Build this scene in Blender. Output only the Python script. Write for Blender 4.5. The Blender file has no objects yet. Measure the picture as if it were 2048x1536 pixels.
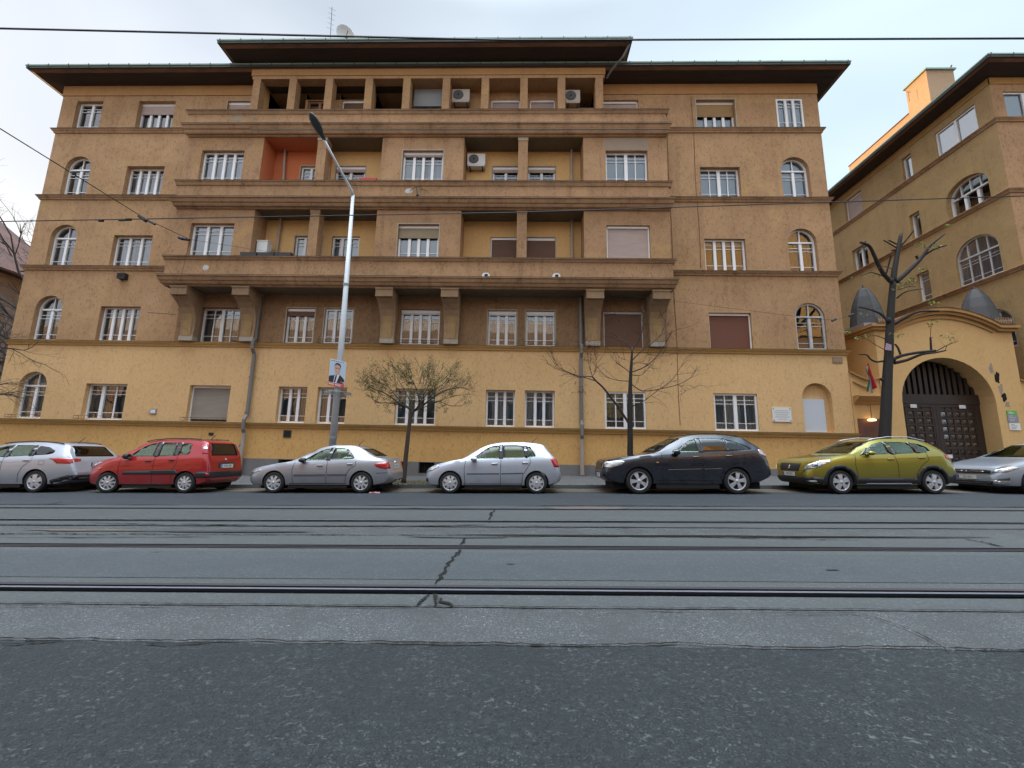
import bpy, bmesh, math, random
from mathutils import Vector, Matrix
from mathutils.bvhtree import BVHTree
from mathutils.geometry import delaunay_2d_cdt
from mathutils import noise as mnoise

R = math.radians
SC = bpy.context.scene
COL = SC.collection

# ------------------------------------------------------------------ camera
EYE = 1.12
cam_d = bpy.data.cameras.new('camera')
cam = bpy.data.objects.new('camera', cam_d)
COL.objects.link(cam)
SC.camera = cam
cam_d.sensor_fit = 'HORIZONTAL'
cam_d.sensor_width = 36.0
cam_d.lens = 840.0 / 2048.0 * 36.0
cam_d.clip_start = 0.05
cam_d.clip_end = 3000.0
def _rows(p, y, r):
    cy, sy, cp, sp, cr, sr = math.cos(y), math.sin(y), math.cos(p), math.sin(p), math.cos(r), math.sin(r)
    A = Matrix(((cy, -sy, 0), (sy, cy, 0), (0, 0, 1)))
    B = Matrix(((1, 0, 0), (0, -sp, cp), (0, cp, sp)))
    C = Matrix(((cr, -sr, 0), (sr, cr, 0), (0, 0, 1)))
    return C @ B @ A
_M = _rows(R(9.4), R(-1.531), R(-1.12))
_rt, _up, _fw = _M[0], _M[1], _M[2]
cam.matrix_world = Matrix(((_rt[0], _up[0], -_fw[0], 0), (_rt[1], _up[1], -_fw[1], 0),
                           (_rt[2], _up[2], -_fw[2], EYE), (0, 0, 0, 1)))
def on_y(px, py, Y):
    """point of the photograph carried out onto the vertical plane y = Y"""
    v = _M.transposed() @ Vector(((px - 1024) / 840.0, (768 - py) / 840.0, 1.0))
    t = Y / v[1]
    return Vector((v[0] * t, Y, EYE + v[2] * t))

# ------------------------------------------------------------------ sky + sun
SUN_EL, SUN_AZ = 7.0, -62.0      # azimuth from +Y towards +X; the sun stands low, behind and left of the building
w = bpy.data.worlds.new('World')
SC.world = w
w.use_nodes = True
nt = w.node_tree
for n in list(nt.nodes): nt.nodes.remove(n)
def wn(t, **k):
    n = nt.nodes.new(t)
    for a, b in k.items(): setattr(n, a, b)
    return n
out = wn('ShaderNodeOutputWorld'); bg = wn('ShaderNodeBackground')
sky = wn('ShaderNodeTexSky', sky_type='NISHITA', sun_disc=False)
sky.sun_elevation = R(SUN_EL); sky.sun_rotation = R(SUN_AZ)
sky.altitude = 100; sky.air_density = 1.0; sky.dust_density = 1.0; sky.ozone_density = 1.4
tc = wn('ShaderNodeTexCoord')
mp = wn('ShaderNodeMapping'); mp.inputs['Scale'].default_value = (0.8, 1.0, 1.8); mp.inputs['Rotation'].default_value = (0.1, 0.25, 0.5)
nz = wn('ShaderNodeTexNoise'); nz.inputs['Scale'].default_value = 1.5; nz.inputs['Detail'].default_value = 4; nz.inputs['Roughness'].default_value = 0.42
nz.inputs['Distortion'].default_value = 0.6
cr = wn('ShaderNodeValToRGB')
cr.color_ramp.elements[0].position = 0.30; cr.color_ramp.elements[0].color = (0.62, 0.62, 0.62, 1)
cr.color_ramp.elements[1].position = 0.72; cr.color_ramp.elements[1].color = (1, 1, 1, 1)
sep = wn('ShaderNodeSeparateXYZ')
# cloud veil: brighter overhead (as an overcast sky is) and pinker towards the west
zr = wn('ShaderNodeMapRange'); zr.inputs['From Min'].default_value = 0.77; zr.inputs['From Max'].default_value = 1.0
zr.inputs['To Min'].default_value = 1.0; zr.inputs['To Max'].default_value = 9.5; zr.interpolation_type = 'SMOOTHSTEP'
yr = wn('ShaderNodeMapRange'); yr.inputs['From Min'].default_value = 0.15; yr.inputs['From Max'].default_value = -0.8
yr.inputs['To Min'].default_value = 1.0; yr.inputs['To Max'].default_value = 1.4; yr.interpolation_type = 'SMOOTHSTEP'
mulz = wn('ShaderNodeMath', operation='MULTIPLY')
xr = wn('ShaderNodeMapRange'); xr.inputs['From Min'].default_value = -0.9; xr.inputs['From Max'].default_value = 0.5
cc = wn('ShaderNodeMixRGB'); cc.inputs[1].default_value = (5.85, 6.0, 6.5, 1); cc.inputs[2].default_value = (4.9, 6.0, 6.9, 1)
cl = wn('ShaderNodeMixRGB', blend_type='MULTIPLY'); cl.inputs[0].default_value = 1.0
mx = wn('ShaderNodeMixRGB')
L = nt.links.new
L(tc.outputs['Generated'], mp.inputs['Vector']); L(mp.outputs[0], nz.inputs['Vector']); L(nz.outputs['Fac'], cr.inputs[0])
L(tc.outputs['Generated'], sep.inputs[0]); L(sep.outputs['Z'], zr.inputs['Value']); L(sep.outputs['Y'], yr.inputs['Value'])
L(zr.outputs[0], mulz.inputs[0]); L(yr.outputs[0], mulz.inputs[1])
L(sep.outputs['X'], xr.inputs['Value']); L(xr.outputs[0], cc.inputs[0])
L(cc.outputs[0], cl.inputs[1]); L(mulz.outputs[0], cl.inputs[2])
L(cr.outputs[0], mx.inputs[0]); L(sky.outputs[0], mx.inputs[1]); L(cl.outputs[0], mx.inputs[2])
L(mx.outputs[0], bg.inputs['Color']); bg.inputs['Strength'].default_value = 0.10
L(bg.outputs[0], out.inputs[0])

sl = bpy.data.lights.new('sun', 'SUN'); so = bpy.data.objects.new('sun', sl); COL.objects.link(so)
sl.energy = 4.0; sl.angle = R(0.5); sl.color = (1.0, 0.60, 0.24)
so.rotation_euler = (R(90 - SUN_EL), 0, R(180 - SUN_AZ))
so.location = (-40, 60, 60)

vs = SC.view_settings
vs.view_transform = 'Standard'; vs.look = 'None'; vs.exposure = 0.78; vs.gamma = 1.0; vs.use_curve_mapping = False
SC.render.engine = 'CYCLES'
SC.cycles.max_bounces = 8; SC.cycles.transparent_max_bounces = 16
SC.cycles.caustics_reflective = False; SC.cycles.caustics_refractive = False

# ------------------------------------------------------------------ ground height
SLOPE = 0.0195                       # the street climbs gently to the right
def gz(x): return SLOPE * x

# ------------------------------------------------------------------ mesh helpers
class MB:
    def __init__(s): s.v = []; s.f = []; s.m = []; s.sm = []; s.cur = 0; s.smooth = False
    def vert(s, p): s.v.append(tuple(p)); return len(s.v) - 1
    def face(s, pts):
        ids = [s.vert(p) for p in pts]
        s.f.append(ids); s.m.append(s.cur); s.sm.append(s.smooth)
    def fidx(s, ids): s.f.append(list(ids)); s.m.append(s.cur); s.sm.append(s.smooth)
    def box(s, x0, x1, y0, y1, z0, z1, T=None):
        P = [(x, y, z) for z in (z0, z1) for y in (y0, y1) for x in (x0, x1)]
        if T: P = [T(*p) for p in P]
        b = len(s.v); s.v += [tuple(p) for p in P]
        for q in ((0, 2, 3, 1), (4, 5, 7, 6), (0, 1, 5, 4), (2, 6, 7, 3), (0, 4, 6, 2), (1, 3, 7, 5)):
            s.fidx([b + i for i in q])
    def prism(s, poly, a, b, T):
        """poly: list of 2-D points; T(u, v, d) -> xyz; extruded from d=a to d=b"""
        n = len(poly); base = len(s.v)
        for d in (a, b):
            for u, v in poly: s.v.append(tuple(T(u, v, d)))
        s.fidx([base + i for i in range(n)][::-1]); s.fidx([base + n + i for i in range(n)])
        for i in range(n):
            j = (i + 1) % n
            s.fidx([base + i, base + j, base + n + j, base + n + i])
    def tube(s, pts, rad, n=6, cap=True):
        if not isinstance(rad, (list, tuple)): rad = [rad] * len(pts)
        pts = [Vector(p) for p in pts]; rings = []
        up = Vector((0.13, 0.21, 1)).normalized(); prev = None
        for i, p in enumerate(pts):
            d = (pts[min(i + 1, len(pts) - 1)] - pts[max(i - 1, 0)])
            if d.length < 1e-9: d = Vector((0, 0, 1))
            d.normalize()
            a = prev if prev is not None else (up.cross(d) if abs(up.dot(d)) < .95 else Vector((1, 0, 0)).cross(d))
            a = (a - d * a.dot(d)); a.normalize(); prev = a
            b = d.cross(a); base = len(s.v)
            for k in range(n):
                t = 2 * math.pi * k / n
                s.v.append(tuple(p + (a * math.cos(t) + b * math.sin(t)) * rad[i]))
            rings.append(base)
        for i in range(len(rings) - 1):
            for k in range(n):
                k2 = (k + 1) % n
                s.fidx([rings[i] + k, rings[i] + k2, rings[i + 1] + k2, rings[i + 1] + k])
        if cap:
            s.fidx([rings[0] + k for k in range(n)][::-1]); s.fidx([rings[-1] + k for k in range(n)])
    def lathe(s, prof, T, n=24, closed=False):
        """prof: list of (r, h); T(x, y, h)"""
        base = len(s.v); m = len(prof)
        for k in range(n):
            t = 2 * math.pi * k / n
            for r, h in prof: s.v.append(tuple(T(r * math.cos(t), r * math.sin(t), h)))
        for k in range(n):
            k2 = (k + 1) % n
            for i in range(m - 1 if not closed else m):
                j = (i + 1) % m
                s.fidx([base + k * m + i, base + k2 * m + i, base + k2 * m + j, base + k * m + j])
    def mesh(s, name, mats):
        me = bpy.data.meshes.new(name)
        me.from_pydata(s.v, [], s.f)
        for m in mats: me.materials.append(m)
        me.polygons.foreach_set('material_index', s.m)
        me.polygons.foreach_set('use_smooth', s.sm)
        me.update(); return me
    def build(s, name, mats, parent=None, **k):
        if not isinstance(mats, (list, tuple)): mats = [mats]
        return link(name, s.mesh(name, mats), parent, **k)

def fix_normals(me):
    bm = bmesh.new(); bm.from_mesh(me); bmesh.ops.recalc_face_normals(bm, faces=bm.faces); bm.to_mesh(me); bm.free()

WORLD = {}
def link(name, me, parent=None, local=False):
    o = bpy.data.objects.new(name, me); COL.objects.link(o)
    if parent is not None:
        o.parent = parent
        if not local: o.matrix_parent_inverse = WORLD[parent.name].inverted()
    WORLD[o.name] = Matrix.Identity(4)
    return o
def tag(o, label=None, cat=None, group=None, kind=None):
    if label: o['label'] = label
    if cat: o['category'] = cat
    if group: o['group'] = group
    if kind: o['kind'] = kind
    return o
def thing(name, label, cat, loc=(0, 0, 0), group=None, rot=(0, 0, 0)):
    o = bpy.data.objects.new(name, None); COL.objects.link(o)
    o.empty_display_size = 0.2
    o.location = loc; o.rotation_euler = rot
    from mathutils import Euler
    WORLD[o.name] = Matrix.Translation(loc) @ Euler(rot).to_matrix().to_4x4()
    return tag(o, label, cat, group)
def text_mesh(body, size, T, mat, name='lettering', parent=None, local=False, align='CENTER', thick=0.0):
    c = bpy.data.curves.new(name, 'FONT'); c.body = body; c.size = size; c.align_x = align; c.align_y = 'CENTER'
    c.resolution_u = 2
    o = bpy.data.objects.new(name, c); COL.objects.link(o)
    me = bpy.data.meshes.new_from_object(o); bpy.data.objects.remove(o)
    for v in me.vertices: v.co = Vector(T(v.co.x, v.co.y, 0))
    me.materials.clear(); me.materials.append(mat); me.name = name
    return link(name, me, parent, local)
# ------------------------------------------------------------------ materials
def new_mat(name):
    m = bpy.data.materials.new(name); m.use_nodes = True
    return m, m.node_tree, m.node_tree.nodes['Principled BSDF']
def simple(name, col, rough=0.6, metal=0.0, spec=0.5, coat=0.0, emit=None, es=1.0):
    m, t, b = new_mat(name)
    b.inputs['Base Color'].default_value = (*col, 1); b.inputs['Roughness'].default_value = rough
    b.inputs['Metallic'].default_value = metal; b.inputs['Specular IOR Level'].default_value = spec
    b.inputs['Coat Weight'].default_value = coat; b.inputs['Coat Roughness'].default_value = 0.04
    if emit: b.inputs['Emission Color'].default_value = (*emit, 1); b.inputs['Emission Strength'].default_value = es
    return m
class NT:
    def __init__(s, t): s.t = t
    def n(s, ty, **k):
        x = s.t.nodes.new(ty)
        for a, b in k.items():
            if a.startswith('i_'): x.inputs[a[2:].replace('_', ' ')].default_value = b
            else: setattr(x, a, b)
        return x
    def l(s, a, b): s.t.links.new(a, b)
    def noise(s, vec, scale, detail=4, rough=0.55, dist=0.0):
        x = s.n('ShaderNodeTexNoise'); x.inputs['Scale'].default_value = scale; x.inputs['Detail'].default_value = detail
        x.inputs['Roughness'].default_value = rough; x.inputs['Distortion'].default_value = dist
        s.l(vec, x.inputs['Vector']); return x.outputs['Fac']
    def ramp(s, v, p0, p1, c0=(0, 0, 0, 1), c1=(1, 1, 1, 1), mid=None):
        x = s.n('ShaderNodeValToRGB'); e = x.color_ramp.elements
        e[0].position = p0; e[0].color = c0; e[1].position = p1; e[1].color = c1
        if mid: k = e.new(mid[0]); k.color = mid[1]
        s.l(v, x.inputs[0]); return x.outputs[0]
    def mix(s, f, a, b, mode='MIX'):
        x = s.n('ShaderNodeMixRGB', blend_type=mode)
        for i, q in ((0, f), (1, a), (2, b)):
            if isinstance(q, (int, float)): x.inputs[i].default_value = q
            elif isinstance(q, tuple): x.inputs[i].default_value = q if len(q) == 4 else (*q, 1)
            else: s.l(q, x.inputs[i])
        return x.outputs[0]
    def math(s, op, a, b=None, clamp=False):
        x = s.n('ShaderNodeMath', operation=op, use_clamp=clamp)
        for i, q in ((0, a), (1, b)):
            if q is None: continue
            if isinstance(q, (int, float)): x.inputs[i].default_value = q
            else: s.l(q, x.inputs[i])
        return x.outputs[0]
    def mapping(s, scale=(1, 1, 1), rot=(0, 0, 0), src='Object'):
        tc = s.n('ShaderNodeTexCoord'); m = s.n('ShaderNodeMapping')
        m.inputs['Scale'].default_value = scale; m.inputs['Rotation'].default_value = rot
        s.l(tc.outputs[src], m.inputs['Vector']); return m.outputs[0]
    def bump(s, h, strength, dist=0.02):
        x = s.n('ShaderNodeBump'); x.inputs['Strength'].default_value = strength; x.inputs['Distance'].default_value = dist
        s.l(h, x.inputs['Height']); return x.outputs[0]

def plaster(name, col, dirty=(0.5, 0.5, 0.5), stain=0.35, fresh=None, bump=0.7, specks=0.3):
    """roughcast render: grainy relief, cloudy patches, weather runs, dark picked-out grains"""
    m, t, b = new_mat(name); N = NT(t)
    v = N.mapping()
    big = N.noise(v, 0.23, 4, 0.6, 0.6)
    med = N.noise(v, 1.3, 5, 0.65)
    vs_ = N.mapping((1.6, 1.6, 0.16)); run = N.noise(vs_, 1.4, 5, 0.7)
    fine = N.noise(v, 26, 3, 0.7); grain = N.noise(v, 9, 4, 0.75)
    dc = tuple(c * d for c, d in zip(col, dirty))
    c = N.mix(N.ramp(big, 0.36, 0.66), col, tuple(0.55 * a + 0.45 * q for a, q in zip(dc, col)))
    c = N.mix(N.math('MULTIPLY', N.ramp(med, 0.44, 0.74), stain), c, dc)
    c = N.mix(N.math('MULTIPLY', N.ramp(run, 0.50, 0.66), stain * 0.95), c, dc)
    if fresh: c = N.mix(N.ramp(N.noise(v, 0.45, 4, 0.7, 1.0), 0.56, 0.72, (0, 0, 0, 1), (0.6, 0.6, 0.6, 1)), c, fresh)
    sp = N.ramp(N.noise(N.mapping((1, 1, 0.55)), 15, 3, 0.65), 0.56, 0.66)
    mo = N.noise(N.mapping((1, 1, 0.7)), 5.5, 6, 0.75)
    c = N.mix(N.math('MULTIPLY', N.ramp(mo, 0.42, 0.66), 0.40), c, tuple(0.58 * q for q in col))
    c = N.mix(N.math('MULTIPLY', N.ramp(mo, 0.46, 0.30), 0.22), c, tuple(min(1, 1.3 * q) for q in col))
    c = N.mix(N.math('MULTIPLY', sp, specks), c, tuple(0.32 * q for q in col))
    c = N.mix(N.math('MULTIPLY', N.ramp(fine, 0.3, 0.7), 0.28), c, tuple(0.55 * q for q in col))
    N.l(c, b.inputs['Base Color']); b.inputs['Roughness'].default_value = 0.92; b.inputs['Specular IOR Level'].default_value = 0.2
    h = N.math('ADD', N.math('MULTIPLY', fine, 0.4), grain)
    N.l(N.bump(h, bump, 0.012), b.inputs['Normal'])
    return m
M = {}
M['upper'] = plaster('weathered_ochre_plaster', (0.51, 0.312, 0.168), (0.55, 0.50, 0.50), 0.72, fresh=(0.56, 0.37, 0.14), specks=0.55)
M['lower'] = plaster('yellow_ground_floor_plaster', (0.78, 0.505, 0.25), (0.78, 0.73, 0.68), 0.42, specks=0.35)
M['plinth'] = plaster('yellow_plinth_plaster', (0.70, 0.415, 0.16), (0.82, 0.76, 0.66), 0.4, specks=0.4)
M['bay'] = plaster('weathered_bay_plaster', (0.50, 0.300, 0.165), (0.46, 0.44, 0.44), 0.75, fresh=(0.54, 0.33, 0.11), specks=0.6)
M['ledge'] = plaster('stained_moulding_render', (0.50, 0.310, 0.180), (0.30, 0.28, 0.27), 0.8, bump=0.3, specks=0.3)
M['ledge_y'] = plaster('yellow_moulding_render', (0.60, 0.365, 0.14), (0.6, 0.58, 0.55), 0.35, bump=0.2, specks=0.1)
M['console'] = plaster('grey_beige_console_render', (0.42, 0.285, 0.175), (0.5, 0.48, 0.46), 0.6, bump=0.3)
M['under'] = plaster('soot_and_shade_plaster_under_bay', (0.35, 0.215, 0.120), (0.5, 0.48, 0.48), 0.7, fresh=(0.42, 0.26, 0.10), specks=0.6)  # darker tone is soot plus some of the bay's shade painted in
M['loggia'] = plaster('painted_loggia_plaster', (0.80, 0.52, 0.24), (0.75, 0.7, 0.62), 0.3, bump=0.4, specks=0.15)
M['terracotta'] = plaster('terracotta_painted_plaster', (0.62, 0.20, 0.09), (0.85, 0.8, 0.8), 0.2, bump=0.25, specks=0.05)
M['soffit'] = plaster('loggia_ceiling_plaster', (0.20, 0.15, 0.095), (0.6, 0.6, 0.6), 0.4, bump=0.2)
M['rbwall'] = plaster('olive_ochre_plaster', (0.48, 0.32, 0.155), (0.5, 0.5, 0.5), 0.55, fresh=(0.50, 0.33, 0.12))
M['base'] = plaster('grey_cement_base', (0.22, 0.21, 0.205), (0.6, 0.6, 0.6), 0.5, bump=0.4, specks=0.2)
M['patch'] = plaster('grey_cement_patch', (0.36, 0.28, 0.21), (0.8, 0.8, 0.8), 0.3)
M['white_patch'] = plaster('white_plaster_patch', (0.62, 0.60, 0.60), (0.9, 0.9, 0.9), 0.1)
M['chimney'] = plaster('sunlit_brick_chimney_render', (0.44, 0.31, 0.20), (0.8, 0.7, 0.7), 0.3)
M['white_edge'] = plaster('pale_painted_edge', (0.50, 0.44, 0.36), (0.5, 0.5, 0.5), 0.5, bump=0.1)

def streaked(name, col, dark, sc=(1, 1, 1), amt=0.6, rough=0.8):
    m, t, b = new_mat(name); N = NT(t)
    v = N.mapping(sc); a = N.noise(v, 1.6, 6, 0.7, 0.4); g = N.noise(N.mapping(), 14, 3, 0.6)
    c = N.mix(N.math('MULTIPLY', N.ramp(a, 0.35, 0.7), amt), (*col, 1), (*dark, 1))
    c = N.mix(N.math('MULTIPLY', g, 0.25), c, (*dark, 1))
    N.l(c, b.inputs['Base Color']); b.inputs['Roughness'].default_value = rough
    N.l(N.bump(g, 0.15, 0.01), b.inputs['Normal'])
    return m
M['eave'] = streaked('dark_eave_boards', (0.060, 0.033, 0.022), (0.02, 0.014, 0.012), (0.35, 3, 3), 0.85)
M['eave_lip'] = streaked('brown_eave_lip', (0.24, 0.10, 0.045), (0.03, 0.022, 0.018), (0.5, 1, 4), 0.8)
M['copper'] = streaked('green_patina_sheet', (0.28, 0.40, 0.31), (0.14, 0.20, 0.15), (0.4, 1, 1), 0.6, 0.6)
M['gutter'] = streaked('dark_gutter_metal', (0.055, 0.06, 0.052), (0.02, 0.02, 0.02), (0.4, 1, 1), 0.5, 0.6)
M['roofing'] = streaked('grey_sheet_roof', (0.12, 0.13, 0.12), (0.05, 0.05, 0.05))
M['pipe'] = streaked('grey_downpipe', (0.22, 0.21, 0.20), (0.10, 0.09, 0.085), (3, 3, 0.4), 0.5, 0.5)
M['pipe_low'] = streaked('pale_downpipe_paint', (0.42, 0.38, 0.33), (0.3, 0.18, 0.14), (3, 3, 1.2), 0.6, 0.55)
M['hood'] = streaked('grey_sheet_hood', (0.085, 0.085, 0.088), (0.04, 0.04, 0.042), (1, 1, 0.3), 0.7, 0.7)
M['pvc'] = simple('white_window_frame', (0.82, 0.81, 0.82), 0.35)
M['pvc_old'] = streaked('old_white_window_paint', (0.58, 0.56, 0.55), (0.32, 0.29, 0.27), (2, 2, 2), 0.6, 0.5)
M['brown_frame'] = simple('brown_timber_frame', (0.30, 0.14, 0.07), 0.5)
M['room'] = simple('dim_room', (0.030, 0.028, 0.030), 0.9)
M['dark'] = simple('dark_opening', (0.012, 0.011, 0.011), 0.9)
M['black'] = simple('black_plastic', (0.02, 0.02, 0.022), 0.5)
M['iron'] = simple('dark_ironwork', (0.035, 0.03, 0.03), 0.6)
M['cable'] = simple('dark_cable', (0.02, 0.02, 0.025), 0.6)
M['white'] = simple('white_enamel', (0.72, 0.72, 0.72), 0.4)
M['grey'] = simple('mid_grey_paint', (0.25, 0.26, 0.27), 0.5)
M['beige_ac'] = simple('cream_appliance_shell', (0.50, 0.44, 0.38), 0.5)
M['red_pl'] = simple('red_plastic', (0.45, 0.04, 0.03), 0.45)

def curtain_mat(name, col, a=0.9):
    m, t, b = new_mat(name); N = NT(t)
    tc = N.n('ShaderNodeTexCoord'); mp = N.n('ShaderNodeMapping'); mp.inputs['Scale'].default_value = (1, 1, 0.05)
    N.l(tc.outputs['Object'], mp.inputs['Vector'])
    wv = N.noise(mp.outputs[0], 22, 2, 0.5); 
    c = N.mix(N.ramp(wv, 0.35, 0.65), tuple(q * 0.55 for q in col), col)
    N.l(c, b.inputs['Base Color']); b.inputs['Roughness'].default_value = 0.95
    b.inputs['Alpha'].default_value = a
    N.l(N.bump(wv, 0.6, 0.03), b.inputs['Normal'])
    return m
M['curtain'] = curtain_mat('net_curtain', (0.74, 0.78, 0.86), 0.92)
M['curtain_d'] = curtain_mat('thin_dark_curtain', (0.34, 0.37, 0.42), 0.7)
M['blind'] = simple('grey_blue_blind', (0.46, 0.49, 0.56), 0.8)
def slat_mat(name, col, step=0.045, dirt=0.3):
    m, t, b = new_mat(name); N = NT(t)
    tc = N.n('ShaderNodeTexCoord'); sp = N.n('ShaderNodeSeparateXYZ'); N.l(tc.outputs['Object'], sp.inputs[0])
    f = N.math('FRACT', N.math('MULTIPLY', sp.outputs['Z'], 1.0 / step))
    g = N.ramp(f, 0.0, 0.16, (0.45, 0.45, 0.45, 1), (1, 1, 1, 1))
    v = N.mapping((0.6, 0.6, 2.5)); st = N.noise(v, 2.2, 4, 0.6)
    c = N.mix(N.math('MULTIPLY', N.ramp(st, 0.35, 0.7), dirt), (*col, 1), tuple(q * 0.5 for q in col) + (1,))
    c = N.mix(1.0, c, g, 'MULTIPLY')
    N.l(c, b.inputs['Base Color']); b.inputs['Roughness'].default_value = 0.6
    hh = N.math('MULTIPLY', f, N.math('SUBTRACT', 1.0, f)); N.l(N.bump(hh, 0.5, 0.02), b.inputs['Normal'])
    return m
M['sh_beige'] = slat_mat('beige_grey_roller_slats', (0.30, 0.26, 0.22))
M['sh_pink'] = slat_mat('pinkish_beige_roller_slats', (0.44, 0.33, 0.29))
M['sh_brown'] = slat_mat('dark_brown_roller_slats', (0.155, 0.075, 0.04))
M['sh_red'] = slat_mat('reddish_brown_roller_slats', (0.155, 0.050, 0.024), 0.04, 0.15)
M['sh_wood'] = slat_mat('ochre_timber_slats', (0.34, 0.20, 0.07))
M['sh_olive'] = slat_mat('olive_brown_slats', (0.28, 0.21, 0.12))
M['sh_white'] = slat_mat('white_roller_slats', (0.70, 0.70, 0.72), 0.045, 0.1)

def glass_mat(name, tint=(0.5, 0.55, 0.6), spec=0.5, ior=1.55, rough=0.0, base=0.03, wavy=0.0):
    m = bpy.data.materials.new(name); m.use_nodes = True; t = m.node_tree
    for n in list(t.nodes): t.nodes.remove(n)
    N = NT(t); o = N.n('ShaderNodeOutputMaterial'); fr = N.n('ShaderNodeFresnel'); fr.inputs['IOR'].default_value = ior
    tr = N.n('ShaderNodeBsdfTransparent'); tr.inputs['Color'].default_value = (*tint, 1)
    gl = N.n('ShaderNodeBsdfGlossy'); gl.inputs['Roughness'].default_value = rough
    f = N.math('ADD', N.math('MULTIPLY', fr.outputs[0], spec * 2), base, True)
    if wavy:
        v = N.mapping(); nz_ = N.noise(v, 1.7, 2, 0.5); bb = N.bump(nz_, wavy, 0.02); N.l(bb, gl.inputs['Normal'])
    ms = N.n('ShaderNodeMixShader'); N.l(f, ms.inputs[0]); N.l(tr.outputs[0], ms.inputs[1]); N.l(gl.outputs[0], ms.inputs[2])
    N.l(ms.outputs[0], o.inputs[0]); return m
M['glass'] = glass_mat('window_glass', (0.66, 0.74, 0.80), 0.5, 1.5, base=0.17, wavy=0.08)
M['glass_b'] = glass_mat('greyish_window_glass', (0.6, 0.66, 0.72), 0.22, 1.4, base=0.08)
M['car_glass'] = glass_mat('car_window_glass', (0.62, 0.72, 0.60), 0.30, 1.5, base=0.025)
M['car_glass_d'] = glass_mat('tinted_car_glass', (0.10, 0.11, 0.12), 0.45, 1.5, base=0.07)
M['lens'] = glass_mat('clear_lamp_lens', (0.92, 0.94, 0.96), 0.6, 1.5, base=0.10)

# ---- ground
def asphalt(name, col, speck, agg=70, amt=0.5, bump=0.5, blot=0.25, cracks=0.0, fine=60, sp_lo=0.62):
    m, t, b = new_mat(name); N = NT(t); v = N.mapping()
    big = N.noise(v, 0.5, 5, 0.6, 0.4); mid = N.noise(v, 4.0, 5, 0.7); fn = N.noise(v, fine, 3, 0.7)
    vo = N.n('ShaderNodeTexVoronoi'); vo.inputs['Scale'].default_value = agg; N.l(v, vo.inputs['Vector'])
    hv = N.n('ShaderNodeHueSaturation'); N.l(vo.outputs['Color'], hv.inputs['Color']); hv.inputs['Saturation'].default_value = 0
    pick = N.ramp(hv.outputs[0], sp_lo, min(sp_lo + 0.08, 1.0))
    near = N.ramp(vo.outputs['Distance'], 0.28, 0.48, (1, 1, 1, 1), (0, 0, 0, 1))
    patch = N.ramp(N.noise(v, 2.2, 3, 0.6), 0.35, 0.62)
    chips = N.ramp(N.noise(N.mapping((1, 1.15, 1)), agg * .62, 3, 0.55, 0.7), 0.60, 0.66)
    pits = N.ramp(N.noise(v, agg * .5, 3, 0.6, 0.5), 0.40, 0.34)
    sp = N.math('MULTIPLY', N.math('MAXIMUM', chips, N.math('MULTIPLY', N.math('MULTIPLY', pick, near), 0.4)), N.math('ADD', N.math('MULTIPLY', patch, 0.75), 0.25))
    lane = N.noise(N.mapping((0.05, 1.0, 1)), 1.3, 3, 0.5)
    c = N.mix(N.math('MULTIPLY', N.ramp(big, 0.35, 0.7), blot), (*col, 1), tuple(q * 0.6 for q in col) + (1,))
    c = N.mix(N.math('MULTIPLY', N.ramp(mid, 0.4, 0.75), blot), c, tuple(min(1, q * 1.5) for q in col) + (1,))
    c = N.mix(N.math('MULTIPLY', N.ramp(fn, 0.3, 0.7), 0.5), c, tuple(q * 0.55 for q in col) + (1,))
    c = N.mix(N.math('MULTIPLY', N.ramp(lane, 0.40, 0.62), .28), c, tuple(min(1, q * 1.45) for q in col) + (1,))
    c = N.mix(N.math('MULTIPLY', pits, .6), c, tuple(q * 0.4 for q in col) + (1,))
    c = N.mix(N.math('MULTIPLY', sp, amt), c, (*speck, 1))
    N.l(c, b.inputs['Base Color']); b.inputs['Roughness'].default_value = 0.75; b.inputs['Specular IOR Level'].default_value = 0.35
    h = N.math('ADD', N.math('MULTIPLY', near, 0.6), fn)
    N.l(N.bump(h, bump, 0.012), b.inputs['Normal'])
    return m
M['asph_fg'] = asphalt('coarse_dark_asphalt', (0.031, 0.039, 0.042), (0.14, 0.158, 0.155), 56, 0.60, 0.9, 0.35, sp_lo=0.66)
M['asph_gr'] = asphalt('light_grey_gritty_asphalt', (0.086, 0.092, 0.094), (0.30, 0.31, 0.32), 100, 0.75, 0.6, 0.2, fine=90, sp_lo=0.5)
M['asph_mid'] = asphalt('worn_grey_asphalt', (0.078, 0.088, 0.093), (0.26, 0.27, 0.28), 90, 0.55, 0.6, 0.35, fine=70)
M['asph_far'] = asphalt('smooth_bluish_asphalt', (0.048, 0.055, 0.064), (0.18, 0.18, 0.2), 70, 0.25, 0.3, 0.3)
M['slab'] = asphalt('track_slab_concrete', (0.098, 0.107, 0.107), (0.17, 0.18, 0.18), 80, 0.2, 0.25, 0.3, fine=60)
M['slab2'] = asphalt('bluish_track_slab_concrete', (0.082, 0.093, 0.100), (0.15, 0.165, 0.175), 80, 0.2, 0.25, 0.4, fine=60)
M['side'] = asphalt('grey_pavement', (0.17, 0.175, 0.175), (0.3, 0.3, 0.3), 40, 0.3, 0.3, 0.35)
M['kerb'] = streaked('grey_kerb_stone', (0.13, 0.13, 0.13), (0.045, 0.045, 0.045), (1, 1, 1), 0.6)
M['rust'] = streaked('rusty_rail_edge', (0.040, 0.033, 0.040), (0.02, 0.016, 0.018), (0.3, 4, 1), 0.6)
M['groove'] = simple('rail_groove', (0.006, 0.006, 0.008), 1.0, 0, 0.0)
M['steel'] = simple('polished_rail_head', (0.20, 0.22, 0.25), 0.4, 0.4)
M['crack'] = simple('open_crack', (0.026, 0.025, 0.023), 1.0, 0, 0.0)
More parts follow.
